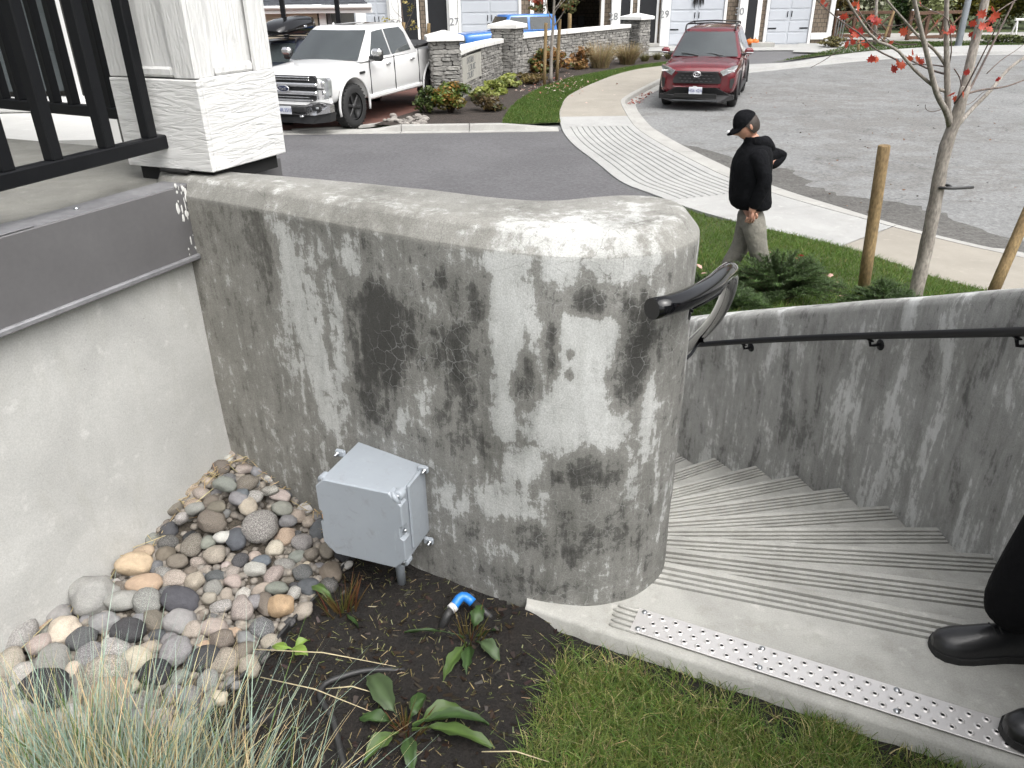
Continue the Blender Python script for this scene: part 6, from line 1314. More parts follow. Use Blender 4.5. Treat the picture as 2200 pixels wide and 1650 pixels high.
def unit(label,xa,xb,garage=None,openg=None,cols=(),doors=(),shakes=(),trims=(),num=None,hinge=True,ghost=False):
    x0,x1=X_(xa),X_(xb); o=thing('row_house',label,'house',((x0+x1)/2,FY,FZ)); H_=5.4
    if openg:
        a,b=X_(openg[0]),X_(openg[1]); mb=MB()
        mb.box(((x0+a)/2,FY+.15,FZ+H_/2),(a-x0,.3,H_)); mb.box(((x1+b)/2,FY+.15,FZ+H_/2),(x1-b,.3,H_)); mb.box(((a+b)/2,FY+.15,FZ+(H_+2.6)/2),(b-a,.3,H_-2.6))
        mb.box(((x0+x1)/2,FY+6,FZ+H_/2),(x1-x0,.2,H_)); mb.box((x0+.1,FY+3.1,FZ+H_/2),(.2,5.6,H_)); mb.box((x1-.1,FY+3.1,FZ+H_/2),(.2,5.6,H_)); mb.build('wall',M['shake'],o)
        mb=MB(); mb.box(((a+b)/2,FY+3,FZ+2.9),(x1-x0-.4,5.6,.1)); mb.build('garage_ceiling',M['dark'],o); mb=MB(); mb.box(((a+b)/2,FY+3,FZ+.03),(b-a,5.4,.04)); mb.build('garage_floor',M['kerb'],o)
        for k in range(5): pbox_w(o,'stored_box',(a+.35+k*.42,FY+4.5-.3*(k%2),FZ+.45+.2*(k%3)),(.36,.5,.8+.4*(k%3)),(M['plast'],M['mortar'],M['dark'])[k%3])
    else:
        mb=MB(); mb.box(((x0+x1)/2,FY+3.5,FZ+H_/2),(x1-x0,7,H_)); mb.build('wall',M['shake'],o)
    mb=MB(); zr=FZ+H_; mb.add([(x0-.1,FY-.5,zr),(x1+.1,FY-.5,zr),(x1+.1,FY+7.4,zr),(x0-.1,FY+7.4,zr),(x0-.1,FY+3.5,zr+2.2),(x1+.1,FY+3.5,zr+2.2)],[(0,1,5,4),(2,3,4,5),(1,2,5),(3,0,4),(0,3,2,1)]); mb.build('roof',M['roofs'],o)
    if garage:
        a,b=X_(garage[0]),X_(garage[1]); gd=pbox_w(o,'garage_door',((a+b)/2,FY-.01,FZ+1.30),(b-a,.05,2.6),M['door_w'])
        for r in range(5):
            for c in range(2 if b-a<3 else 4):
                n=2 if b-a<3 else 4; wv=(b-a)/n; pbox_w(gd,'door_panel',(a+wv*(c+.5),FY-.045,FZ+.27+.52*r),(wv-.10,.022,.44),M['door_w'],.012)
        if hinge:
            for zz in (.72,2.25):
                for s,xx in ((1,a+.25),(-1,b-.25)): pbox_w(gd,'hinge_strap',(xx,FY-.066,FZ+zz),(.42,.02,.06),M['black'],.004)
            for s in (-1,1): pbox_w(gd,'pull_handle',((a+b)/2+s*.10,FY-.08,FZ+1.35),(.035,.04,.26),M['black'],.006)
        for xx in (a-.07,b+.07): pbox_w(o,'door_trim',(xx,FY-.05,FZ+1.38),(.13,.12,2.76),M['trimw'])
        pbox_w(o,'door_trim',((a+b)/2,FY-.05,FZ+2.70),(b-a+.0,.12,.18),M['trimw'])
    for a,b in cols: pbox_w(o,'column',((X_(a)+X_(b))/2,FY-.22,FZ+1.6),(X_(b)-X_(a),.35,3.2),M['trimw'],.015)
    for a,b in doors:
        pbox_w(o,'front_door',((X_(a)+X_(b))/2,FY-.005,FZ+1.32),(X_(b)-X_(a),.06,2.34),M['doorblk']); pbox_w(o,'door_step',((X_(a)+X_(b))/2,FY-.35,FZ+.07),(X_(b)-X_(a)+.3,.7,.14),M['kerb'])
        for xx in (X_(a)-.06,X_(b)+.06): pbox_w(o,'door_trim',(xx,FY-.03,FZ+1.4),(.11,.09,2.8),M['trimw'])
    for a,b in trims: pbox_w(o,'corner_board',((X_(a)+X_(b))/2,FY-.04,FZ+2.4),(X_(b)-X_(a),.10,4.8),M['trimw'])
    if num: 
        p=at(num[1],num[2],FY-.41); text_obj('house_number',num[0],.46,face_M(p,Vector((1,0,0)),Vector((0,-1,0))),M['numb'],o,.01)
    return o
def pbox_w(parent,name,c,d,mat,ch=.006):
    mb=MB(); mb.box(c,d,ch=ch); return mb.build(name,mat,parent)
unit('row house with a plain pale door, leftmost above the pickup',640,785,garage=(703,766),trims=((768,784),),hinge=False)
unit('row house numbered 26 with a strapped garage door above the pickup cab',786,903,garage=(788,834),cols=((841,858),),doors=((864,897),),num=('26',849,52))
unit('row house numbered 27 behind the blue car',904,1166,garage=(991,1114),cols=((967,984),),doors=((921,961),),trims=((1139,1147),),num=('27',976,47))
unit('row house numbered 28 with its garage standing open',1167,1368,openg=(1176,1288),cols=((1311,1326),),doors=((1332,1352),),trims=((1167,1174),(1290,1297)),num=('28',1318,36))
unit('row house numbered 29 with a black decoration on its garage door',1369,1579,garage=(1438,1552),cols=((1417,1434),),doors=((1372,1408),),num=('29',1428,31))
u30=unit('row house numbered 30 at the right end with pumpkins by its door',1580,1789,garage=(1648,1738),cols=((1581,1597),),doors=((1602,1622),),trims=((1778,1788),(1625,1632)),num=('30',1589,25))
pbox_w(u30,'skirt_board',((X_(1745)+X_(1788))/2,FY-.05,FZ+.35),(X_(1788)-X_(1745),.10,.30),M['trimw'])
# hanging decoration on 29
p=at(1500,4,FY-.12); o=thing('door_decoration','ragged black hanging decoration on the garage door numbered 29','decoration',p); mb=MB()
for k in range(16):
    x=rnd.uniform(-.25,.25); mb.tube([p+Vector((x*.4,0,.5)),p+Vector((x,-.02,.15)),p+Vector((x*1.2,-.01,-rnd.uniform(.05,.3)))],[.02,.035,.008],5)
q=mb.build('strands',M['hose'],o); q['kind']='stuff'
M['pumpkin']=surf('orange_pumpkin',(.62,.16,.015),(.5,.11,.01),5,.45,fine=.05)
for k,(px,lab) in enumerate(((1611,'left of the two orange pumpkins by the door numbered 30'),(1622,'right of the two orange pumpkins by the door numbered 30'))):
    p=at(px,90,FY-1.2); o=thing('pumpkin',lab,'pumpkin',p,group='pumpkins at the door numbered 30'); mb=MB(); rr=[]
    for j in range(9):
        a=-math.pi/2+math.pi*j/8; rr.append([p+Vector(((.17*math.cos(a)+.01)*(1+.09*abs(math.cos(4*b)))*math.cos(b),(.17*math.cos(a)+.01)*(1+.09*abs(math.cos(4*b)))*math.sin(b),.14*math.sin(a))) for b in np.linspace(0,2*math.pi,24,endpoint=False)])
    mb.grid(rr,0,True,close=True); mb.build('flesh',M['pumpkin'],o); mb=MB(); mb.tube([p+Vector((0,0,.12)),p+Vector((.02,0,.2))],[.025,.015],6); mb.build('stalk',M['stake'],o)
pbox_w(u30,'planter_step',(X_(1630,FY)-.1,FY-1.1,FZ+.06),(1.1,.8,.2),M['kerb'])
# ---------------------------------------------------------------- low beige house and black posts behind the pickup
BY=31.; bz=gz(BY); e1=at(600,24,BY).z
bh=thing('beige_house','low beige-sided house with a white gutter and dark shingle roof behind the pickup','house',(at(640,60,BY).x,BY,bz))
xa,xb=at(420,60,BY).x,at(702,60,BY).x; M['beige']=surf('beige_siding',(.50,.455,.36),(.47,.43,.34),3,.6,fine=.04)
mb=MB(); mb.box(((xa+xb)/2,BY+3,(bz+e1)/2),(xb-xa-.06,6,e1-bz)); mb.build('wall',M['mortar'],bh)
nbd=9; hb=(e1-bz)/nbd
for k in range(nbd):
    mb=MB(); mb.box((0,0,0),(xb-xa-.35,.035,hb-.006),M=Matrix.Translation(((xa+xb)/2-.12,BY-.025,bz+hb*(k+.5)))@Matrix.Rotation(.06,4,'X')); mb.build('siding_board',M['beige'],bh)
pbox_w(bh,'corner_board',(xb-.10,BY-.04,(bz+e1)/2),(.24,.10,e1-bz),M['trimw']); pbox_w(bh,'downpipe',(xb+.14,BY-.03,(bz+e1)/2),(.12,.08,e1-bz),M['flash'])
xg=at(803,20,BY).x; pbox_w(bh,'fascia_board',((xa+xg)/2,BY-.42,e1+.02),(xg-xa,.05,.2),M['trimw']); mb=MB(); mb.tube([Vector((xa,BY-.52,e1+.13)),Vector((xg,BY-.52,e1+.13))],.075,8); mb.build('gutter',M['trimw'],bh)
pbox_w(bh,'soffit',((xa+xg)/2,BY-.2,e1-.06),(xg-xa-.1,.5,.03),M['trimw'],.002)
for k in range(12):
    y0=BY-.55+k*.22; z0=e1+.20+k*.075; mb=MB(); n=int((xg-xa)/.32)
    for i in range(n):
        x=xa+(i+.5+(.5 if k%2 else 0))*.32
        if x<xg-.12-k*.11: mb.box((0,0,0),(.312,.30,.016),M=Matrix.Translation((x,y0+.12,z0+.015+rnd.uniform(0,.012)))@Matrix.Rotation(.30,4,'X'))
    q=mb.build('shingle_course',M['roofs'],bh)
    q['kind']='stuff'
mb=MB(); mb.add([(xa,BY-.5,e1+.17),(xg-.1,BY-.5,e1+.17),(xg-1.6,BY+2.8,e1+1.28),(xa,BY+2.8,e1+1.28)],[(0,1,2,3)]); mb.build('roof',M['roofs'],bh)
for px,lab in ((612,'slim black post on the left behind the roof box'),(727,'slim black post on the right behind the pickup cab')):
    p=at(px+6,100,27.6); mb=MB(); mb.box((p.x,p.y,gz(27.6)+2.3),(.14,.14,4.6),ch=.01); tag(mb.build('black_post',M['black']),lab,'post')
# sapling with yellow leaves and stakes before house 26
sy=33.; sp2=thing('sapling','thin young tree with a few yellow leaves behind the pickup roof','tree',(at(866,110,sy).x,sy,gz(sy)))
mb=MB(); mb.tube(tpath([(868,120),(867,60),(862,10),(858,-30)],sy,10),[.035-.002*i for i in range(10)],8); mb.build('trunk',M['twig'],sp2); mb=MB()
for q in ([(867,70),(878,45),(888,20),(892,-5)],[(867,80),(850,50),(838,30)],[(866,60),(885,55),(895,50)],[(865,40),(845,20),(840,0)],[(866,50),(850,42),(828,45)]): mb.tube(tpath(q,sy,7),[.012-.0013*i for i in range(7)],5)
mb.build('branches',M['twig'],sp2); g=np.random.default_rng(77); cs=[tuple(at(px,py,sy))+(.14,.14,.14) for px,py in ((878,28),(885,15),(890,50),(825,45),(833,40),(882,58),(872,5),(893,58))]
V,F,C=leafcloud(cs,90,.055,[(.35,.30,.06),(.25,.22,.06),(.40,.33,.12)],g); q=fast('crown',V,F,M['leaf'],sp2,C,False); q['kind']='stuff'
stake('pale square stake top left of the black door behind the pickup',at(866,110,32.6),at(867,48,32.6),.07); stake('pale square stake top right of the black door behind the pickup',at(920,110,32.6),at(921,50,32.6),.07)
# ---------------------------------------------------------------- slate-grey neighbour wall seen through the railing
gh=thing('grey_sided_house','slate-grey lap-sided house corner with white trim seen through the railing','house',(-4,5.4,2.4)); gy=5.4
cx_=at(163,200,gy).x; zb_=at(100,212,gy).z
mb=MB(); mb.box((cx_-2.05,gy+1.1,3.1),(4.0,2.0,3.4)); mb.build('wall',M['mortar'],gh)
ph=.222
for k in range(9):
    mb=MB(); mb.box((0,0,0),(4.1,.02,ph+.02),M=Matrix.Translation((cx_-2.12,gy+.075,zb_+.05+ph*(k+.5)))@Matrix.Rotation(.05,4,'X')); mb.build('siding_board',M['siding'],gh)
pbox_w(gh,'corner_board',(cx_-.035,gy+.05,zb_+1.05),(.075,.06,2.1),M['trimw']); pbox_w(gh,'base_ledge',(cx_-2,gy-.03,zb_-.03),(4.2,.26,.07),M['trimw'],.01)
mb=MB(); zl=zb_-.07; p1,p2,p3=gnd(255,300,zl),gnd(-300,315,zl),gnd(-300,215,zl); mb.prism([(cx_+.18,gy+.1),(gnd(205,300,zl).x,gnd(205,300,zl).y),(gnd(-350,312,zl).x,gnd(-350,312,zl).y),(-9,gy+.1)],0,zl); tag(mb.build('porch_slab',M['cast']),'pale concrete porch slab below the slate-grey wall','porch')
# ---------------------------------------------------------------- wooden fence, pole, hoops and trees on the far right
M['fence']=bark('brown_fence_wood',(.12,.065,.04),(.075,.042,.028))
def fence(label,pts,hgt,n):
    a,b=Vector(pts[0]),Vector(pts[1]); o=thing('wooden_fence',label,'fence',a); d=(b-a); 
    for k in range(n+1):
        p=a+d*k/n; mb=MB(); mb.box((p.x,p.y,p.z+hgt/2),(.16,.16,hgt),ch=.01); pp_=mb.build('post',M['fence'],o); mb=MB(); mb.lathe([(.075,0),(.08,.03),(.04,.06),(.001,.065)],(p.x,p.y,p.z+hgt),n=10); mb.build('post_cap',M['zinc'],pp_)
    rz=math.atan2(d.y,d.x)
    for k in range(n):
        p,q=a+d*k/n,a+d*(k+1)/n
        for h in (.12,hgt-.12): m_=(p+q)/2; mb=MB(); mb.box((m_.x,m_.y-.09,m_.z+h),((q-p).length+.05,.05,.15),rz,ch=.008); mb.build('rail',M['fence'],o)
        for s in (0,1):
            u,v=(p,q) if s else (q,p); mb=MB(); mb.tube([u+Vector((0,-.03*s,.18)),v+Vector((0,-.03*s,hgt-.2))],.05,4,sm=False); mb.build('brace',M['fence'],o)
fy=45.; fb=lambda px,py,y:Vector((at(px,py,y).x,y,gz(y)+.06))
fence('brown cross-braced fence, left run beside the row houses',(fb(1790,80,44.5),fb(1908,80,44.5)),1.32,3)
fence('brown cross-braced fence, right run leaning behind the red-leaved tree',(fb(1948,85,42.5),fb(2056,85,43.5)),1.35,3)
mb=MB(); p=at(2057,104,38.5); mb.tube([Vector((p.x,p.y,.5)),Vector((p.x-.02,p.y,3.5)),Vector((p.x-.04,p.y,6.5))],[.15,.13,.10],14); mb.lathe([(.2,0),(.2,.05),(.14,.08)],(p.x,p.y,gz(38.5)+.05),n=14); tag(mb.build('street_pole',surf('galvanised_pole',(.42,.46,.50),(.36,.39,.43),4,.45,metal=.5,fine=.1)),'galvanised grey street pole beyond the far sidewalk','pole')
for k,px in enumerate((1792,1803)):
    a=at(px,82,42.3); b=at(px+5,82,42.3); mb=MB(); h=1.05; mb.tube(spline([a,a+Vector((0,0,h*.8)),a.lerp(b,.5)+Vector((0,0,h)),b+Vector((0,0,h*.8)),b],16),.03,8); tag(mb.build('bike_hoop',M['zinc']),('left','right')[k]+' steel bike hoop beside the row house end','bike hoop','bike hoops by the row houses')
stake('slanting tan timber prop beside the brown fence',at(1895,96,41),at(1922,20,41.5),.06); stake('thin reddish stake on the far verge',at(1844,108,37.5),at(1844,86,37.5),.06)
# far thin trees
for k,(px,py,lab) in enumerate(((1880,90,'thin pale far tree between the two fence runs'),(2030,100,'thin grey far tree beside the street pole'))):
    o=thing('far_tree',lab,'tree',fb(px,py,40)); mb=MB(); mb.tube([fb(px,py,40),at(px+2,40,40),at(px+5,-60,40)],[.09,.075,.06],8); mb.build('trunk',M['bark_grey'],o)
    g=np.random.default_rng(90+k); V,F,C=leafcloud([tuple(at(px+5+q*12,-60-20*abs(q),40))+(.7,.7,.5) for q in (-2,-1,0,1,2)],300,.09,[(.3,.12,.05),(.25,.2,.06)],g); q=fast('crown',V,F,M['leaf'],o,C,False); q['kind']='stuff'
HB=[(1800,52,1.7,[(.10,.075,.02),(.16,.11,.03),(.06,.055,.02)],'russet hedge tree behind the left fence run'),(1862,51,1.2,[(.38,.40,.28),(.28,.32,.18),(.45,.46,.36)],'cream variegated shrub behind the fence'),(1925,53,2.0,[(.045,.085,.018),(.03,.06,.014)],'deep green tree between the fence runs'),(1985,52,1.6,[(.28,.31,.14),(.20,.23,.09),(.36,.38,.22)],'pale variegated tree behind the right fence run'),(2050,54,2.2,[(.17,.15,.025),(.11,.11,.02),(.22,.18,.04)],'yellow-olive tree behind the street pole'),(2120,53,2.3,[(.12,.12,.02),(.18,.15,.03),(.08,.09,.02)],'olive tree left of the white sawhorse'),(2200,52,2.2,[(.07,.085,.02),(.13,.12,.025)],'dark olive tree at the far right edge'),(1960,57,2.6,[(.05,.045,.025),(.035,.05,.018)],'shadowy tree mass behind the variegated tree'),(1760,58,3.0,[(.09,.07,.025),(.06,.06,.02)],'brown-leaved tree above the row house end'),(2270,56,3.,[(.09,.10,.02),(.14,.13,.03)],'tall olive tree outside the right edge')]
for k,(px,y,r,cols,lab) in enumerate(HB): bush('hedge_tree',lab,'tree',fb(px,80,y),r,r*.8,4.6,3400,.13,cols,200+k,26,'trees behind the fence')
# white sawhorse
p=fb(2192,92,41.5); o=thing('sawhorse','white folding sawhorse at the far right by the gravel','sawhorse',p); mb=MB(); mb.box((p.x,p.y,p.z+.95),(1.1,.12,.10),ch=.01); mb.build('beam',M['trimw'],o)
for sx in (-.42,.42):
    for sy_ in (-.3,.3): mb=MB(); mb.tube([p+Vector((sx,0,.92)),p+Vector((sx*1.1,sy_,0))],.035,5); mb.build('leg',M['trimw'],o)
# low dry plants by the fence
bush('shrub','tan mounded plant at the row house corner','shrub',fb(1790,100,39.6),.8,.6,.45,900,.06,[(.20,.17,.07),(.12,.11,.04)],301)
bush('shrub','straggly low green plants along the gravel edge','shrub',fb(2150,98,40.5),2.4,.6,.35,1400,.07,[(.15,.17,.06),(.09,.11,.04)],302)
# ---------------------------------------------------------------- people
def skinmesh(verts,edges,name,sub=2):
    me=bpy.data.meshes.new(name); me.from_pydata([tuple(v[0]) for v in verts],edges,[]); o=bpy.data.objects.new(name,me); COL.objects.link(o)
    m=o.modifiers.new('k','SKIN'); m.use_smooth_shade=True
    sv=me.skin_vertices[0].data
    for i,v in enumerate(verts):
        r=v[1]; sv[i].radius=(r if hasattr(r,'__len__') else (r,r)); sv[i].use_root=(i==0)
    s=o.modifiers.new('s','SUBSURF'); s.levels=s.render_levels=sub
    bpy.context.view_layer.update(); dg=bpy.context.evaluated_depsgraph_get(); r=bpy.data.meshes.new_from_object(o.evaluated_get(dg)); bpy.data.objects.remove(o); return r
def put(me,name,mat,parent):
    me.transform(pmat(parent).inverted()); me.materials.clear(); me.materials.append(mat); me.polygons.foreach_set('use_smooth',[True]*len(me.polygons)); o=bpy.data.objects.new(name,me); link(o,parent); return o
def joinm(a,b):
    bm=bmesh.new(); bm.from_mesh(a); bm.from_mesh(b); bm.to_mesh(a); bm.free(); return a
M['skin']=surf('skin',(.46,.26,.18),(.40,.20,.14),12,.5,fine=.05); M['hoodie']=surf('black_fleece',(.0035,.0038,.005),(.006,.0065,.008),14,.95,fine=.2,spec=.15,bump=.7,bsc=14,bdist=.03); M['khaki']=surf('grey_khaki_cloth',(.21,.20,.17),(.15,.145,.125),10,.9,fine=.15,bump=.8,bsc=11,bdist=.03); M['hair']=surf('dark_hair',(.035,.025,.02),None,30,.6,fine=.3); M['blktrou']=surf('black_trouser_cloth',(.004,.004,.005),(.006,.006,.007),9,.9,fine=.1,spec=.15,bump=.6,bsc=9,bdist=.03); M['leather']=surf('black_leather',(.012,.012,.013),(.018,.018,.019),9,.38,fine=.1,bump=.25,bsc=60,coat=.2); M['sole']=surf('rubber_sole',(.02,.02,.02),None,9,.7)
Y0=6.72
pz=lz(gnd(1605,648,.66).x,Y0); pr=thing('person','person in black hoodie, black cap and grey trousers walking on the lawn bank','person',(at(1612,500,Y0).x,Y0,pz))
def A(px,py,dy=0): return at(px,py,Y0+dy)
sk=[(A(1614,440),.10),(A(1616,385),.10),(A(1620,340),.09),(A(1621,308,-.0),.065),(A(1613,286),.06),
 (A(1626,338,-.12),.03),(A(1644,385,-.23),.05),(A(1618,446,-.2),.034),(A(1613,461,-.2),.032),
 (A(1624,338,.12),.03),(A(1682,333,.24),.05),(A(1648,356,.16),.036),
 (A(1616,468,-.07),.06),(A(1628,540,-.09),.065),(A(1641,612,-.08),.045),(A(1610,468,.07),.06),(A(1588,535,.1),.065),(A(1560,607,.12),.045)]
foot1=Vector((A(1641,612,-.08).x,Y0-.08,pz+.07)); foot2=Vector((A(1560,607,.12).x,Y0+.12,pz+.08))
sk[14]=(foot1+Vector((0,0,.03)),.045); sk[17]=(foot2+Vector((0,0,.05)),.045)
ed_=[(0,1),(1,2),(2,3),(3,4),(2,5),(5,6),(6,7),(7,8),(2,9),(9,10),(10,11),(0,12),(12,13),(13,14),(0,15),(15,16),(16,17)]
body=skinmesh(sk,ed_,'body')
# head with a face, turned to the left of the picture and bowed
HC=A(1604,269); TL=Matrix.Translation(HC)@Matrix.Rotation(math.pi,4,'Z')@Matrix.Rotation(R(30),4,'Y')   # local +X = facing
bm=bmesh.new(); bmesh.ops.create_uvsphere(bm,u_segments=28,v_segments=22,radius=1)
for v in bm.verts:
    x,y,z=v.co; fx_=max(0,x); X=x*.098; Yv=y*.074; Z=z*.118
    if z<0: Yv*=1-.22*(-z)**1.5; X*=1-.10*(-z)
    if x>0 and z<.25: X+=.008*fx_
    X+=.030*math.exp(-((z+.10)/.16)**2-(y/.20)**2)*fx_            # nose
    X-=.012*math.exp(-((z-.12)/.12)**2-((abs(y)-.38)/.2)**2)*fx_  # eye sockets
    X+=.007*math.exp(-((z+.48)/.07)**2-(y/.35)**2)*fx_-.006*math.exp(-((z+.40)/.04)**2-(y/.3)**2)*fx_   # lips
    X+=.014*math.exp(-((z+.82)/.16)**2-(y/.4)**2)*fx_             # chin
    v.co=TL@Vector((X,Yv,Z))
for s in (1,-1):
    q=bmesh.ops.create_uvsphere(bm,u_segments=10,v_segments=8,radius=1)
    for v in q['verts']: v.co=TL@(Vector((v.co.x*.018-.012,v.co.y*.010+s*.074,v.co.z*.031-.008)))
hm=bpy.data.meshes.new('h'); bm.to_mesh(hm); bm.free(); joinm(body,hm)
def hand(wr,dirv,side,curl):
    d=Vector(dirv).normalized(); s=Vector(side).normalized(); n=d.cross(s); V=[(wr,(.030,.018)),(wr+d*.04,(.040,.017)),(wr+d*.085,(.040,.015))]; E=[(0,1),(1,2)]
    out=skinmesh(V,E,'palm',1)
    for k,(o,l) in enumerate(((-.030,.065),(-.010,.075),(.010,.070),(.030,.055))):
        b=wr+d*.08+s*o; p1=b+d*l*.4+n*curl*l*.25; p2=p1+d*l*.2+n*curl*l*.4; p3=p2-d*l*.1*curl+n*curl*l*.3
        joinm(out,skinmesh([(b-d*.02,.009),(b,.0095),(p1,.009),(p2,.0085),(p3,.007)],[(0,1),(1,2),(2,3),(3,4)],'f',1))
    b=wr+d*.025-s*.03; joinm(out,skinmesh([(b,.011),(b-s*.022+d*.03,.011),(b-s*.02+d*.055+n*.012,.009)],[(0,1),(1,2)],'t',1)); return out
joinm(body,hand(A(1617,451,-.2),A(1610,478,-.2)-A(1617,451,-.2),(-1,.2,0),1.0)); joinm(body,hand(A(1648,356,.16),A(1630,366,.1)-A(1648,356,.16),(0,.2,1),.8))
put(body,'body',M['skin'],pr)
def torso(secs,name):
    rows=[]
    for c,rx,ry in secs:
        rows.append([c+Vector((rx*math.cos(q)*(1+.05*noise.noise(c*5+Vector((q,0,0)))),ry*math.sin(q),.006*noise.noise(c*9+Vector((0,q*2,0))))) for q in np.linspace(0,2*math.pi,30,endpoint=False)])
    mb=MB(); mb.grid(rows,0,True,close=True); mb.poly(list(reversed(rows[0]))); mb.poly(rows[-1]); return mb.mesh(name,M['hoodie'])
tm=torso([(A(1614,444),0.154,0.167),(A(1613,440),0.171,0.184),(A(1612,431),0.180,0.192),(A(1611,415),0.177,0.200),(A(1612,390),0.173,0.205),(A(1614,365),0.171,0.216),(A(1617,345),0.162,0.221),(A(1621,328),0.142,0.216),(A(1624,316),0.120,0.178),(A(1624,307),0.100,0.119),(A(1620,300),0.085,0.081),(A(1615,293),.072,.074)],'hoodie')
for sh_ in ([(A(1626,326,-.12),.10),(A(1632,345,-.19),.078),(A(1645,388,-.235),.068),(A(1630,422,-.22),.058),(A(1621,440,-.205),.050),(A(1617,450,-.2),.042)],[(A(1626,326,.12),.10),(A(1648,332,.2),.075),(A(1684,334,.245),.066),(A(1668,350,.2),.056),(A(1652,356,.165),.046)]):
    joinm(tm,skinmesh(sh_,[(i,i+1) for i in range(len(sh_)-1)],'sleeve'))
put(tm,'hoodie',M['hoodie'],pr)
# folded hood lying on the shoulders
hdm=skinmesh([(A(1628,304),.05),(A(1645,306,-.07),.06),(A(1655,306,0),.07),(A(1643,305,.08),.06),(A(1628,304,.1),.045),(A(1624,307,-.1),.05),(A(1655,322,0),.06)],[(0,5),(5,1),(1,2),(2,3),(3,4),(2,6)],'hood'); put(hdm,'hood',M['hoodie'],pr)
pt=[(A(1613,436),.135),(A(1614,455),.13),(A(1619,475,-.085),.11),(A(1629,540,-.09),.088),(foot1+Vector((0,0,.14)),.078),(foot1+Vector((0,0,.05)),.082),(A(1608,475,.085),.11),(A(1590,535,.1),.088),(foot2+Vector((.012,0,.16)),.078),(foot2+Vector((0,0,.07)),.082)]
put(skinmesh(pt,[(0,1),(1,2),(2,3),(3,4),(4,5),(1,6),(6,7),(7,8),(8,9)],'trousers'),'trousers',M['khaki'],pr)
def shoe(parent,toe,heel,z,name='shoe',L=None,pitch=0):
    toe,heel=Vector(toe),Vector(heel); toe.z=heel.z=0; d=(toe-heel); d.z=0; L=L or d.length; d.normalize(); s=Vector((-d.y,d.x,0)); rows=[]; rs=[]
    for t,w,h,dx in ((0,.020,.045,0),(.03,.032,.062,0),(.15,.036,.072,0),(.33,.037,.080,0),(.5,.043,.072,0),(.66,.050,.058,0),(.80,.050,.050,0),(.92,.040,.043,0),(.985,.022,.034,0),(1.0,.006,.026,0)):
        c=heel+d*L*t; row=[]
        for a in np.linspace(0,math.pi,11): row.append(c+s*w*math.cos(a)*(1.0 if math.sin(a)<.5 else 1)+Vector((0,0,z+.020+(h)*math.sin(a)**.75)))
        rows.append(row); rs.append([c+s*(w+.004)+Vector((0,0,z)),c+s*(w+.006)+Vector((0,0,z+.022)),c-s*(w+.006)+Vector((0,0,z+.022)),c-s*(w+.004)+Vector((0,0,z))])
    mb=MB(); mb.grid(rows,0,True); mb.poly(rows[-1]); mb.poly(list(reversed(rows[0]))); u=mb.build(name,M['leather'],parent); mb=MB(); mb.grid(rs,0,False,close=True); mb.poly(rs[0]); mb.poly(list(reversed(rs[-1]))); mb.build('sole',M['sole'],u)
    mb=MB(); 
    for t in (.42,.47,.52): c=heel+d*L*t; mb.tube([c+s*.022+Vector((0,0,z+.094-(t-.4)*.12)),c+Vector((0,0,z+.102-(t-.4)*.12)),c-s*.022+Vector((0,0,z+.094-(t-.4)*.12))],.0028,6)
    q=mb.build('laces',M['sole'],u); q['kind']='stuff'
shoe(pr,foot1+Vector((-.20,0,0)),foot1+Vector((.07,0,0)),pz); shoe(pr,foot2+Vector((-.20,0,0)),foot2+Vector((.07,0,0)),pz+.01)
# cap, hair, glasses
def dome(zcut,k,grow,name,mat,pk=0):
    bm=bmesh.new(); bmesh.ops.create_uvsphere(bm,u_segments=28,v_segments=20,radius=1)
    bmesh.ops.bisect_plane(bm,geom=bm.verts[:]+bm.edges[:]+bm.faces[:],plane_co=(0,0,zcut),plane_no=Vector((k,0,-1)).normalized(),clear_outer=True)
    for v in bm.verts: x,y,z=v.co; v.co=TL@Vector((x*(.101+grow)-.002,y*(.077+grow),z*(.121+grow)*(1+pk*max(0,z)*max(0,x+.3))))
    me=bpy.data.meshes.new(name); bm.to_mesh(me); bm.free(); return put(me,name,mat,pr)
cap=dome(.22,-.25,.010,'cap',M['hoodie'],.12)
rows=[]
for a in np.linspace(-1.15,1.15,13):
    r0=Vector((.100*math.cos(a),.080*math.sin(a),.030)); r1=Vector((.100*math.cos(a)+.075*math.cos(a)**.8,.074*math.sin(a),.012-.010*abs(math.sin(a)))); rows.append([TL@r0,TL@r0.lerp(r1,.5)+Vector((0,0,.006)),TL@r1,TL@(r1+Vector((-.002,0,-.006))),TL@(r0+Vector((0,0,-.006)))])
mb=MB(); mb.grid(rows,0,True); pk=mb.build('peak',M['hoodie'],cap)
mb=MB(); mb.lathe([(.001,.004),(.026,.003),(.027,0)],(0,0,0),n=16,M=TL@Matrix.Translation((.155,.0,.030))@Matrix.Rotation(.25,4,'Y')@Matrix.Diagonal((.6,1.2,1,1))); mb.build('peak_sticker',M['trimw'],cap)
bm=bmesh.new(); bmesh.ops.create_uvsphere(bm,u_segments=24,v_segments=18,radius=1); bmesh.ops.bisect_plane(bm,geom=bm.verts[:]+bm.edges[:]+bm.faces[:],plane_co=(.05,0,-.2),plane_no=Vector((1,0,-.45)).normalized(),clear_outer=True); bmesh.ops.bisect_plane(bm,geom=bm.verts[:]+bm.edges[:]+bm.faces[:],plane_co=(0,0,-.62),plane_no=(0,0,-1),clear_outer=True)
for v in bm.verts: x,y,z=v.co; v.co=TL@Vector((x*.108,y*.083,z*.122))
me=bpy.data.meshes.new('hair'); bm.to_mesh(me); bm.free(); put(me,'hair',M['hair'],pr)
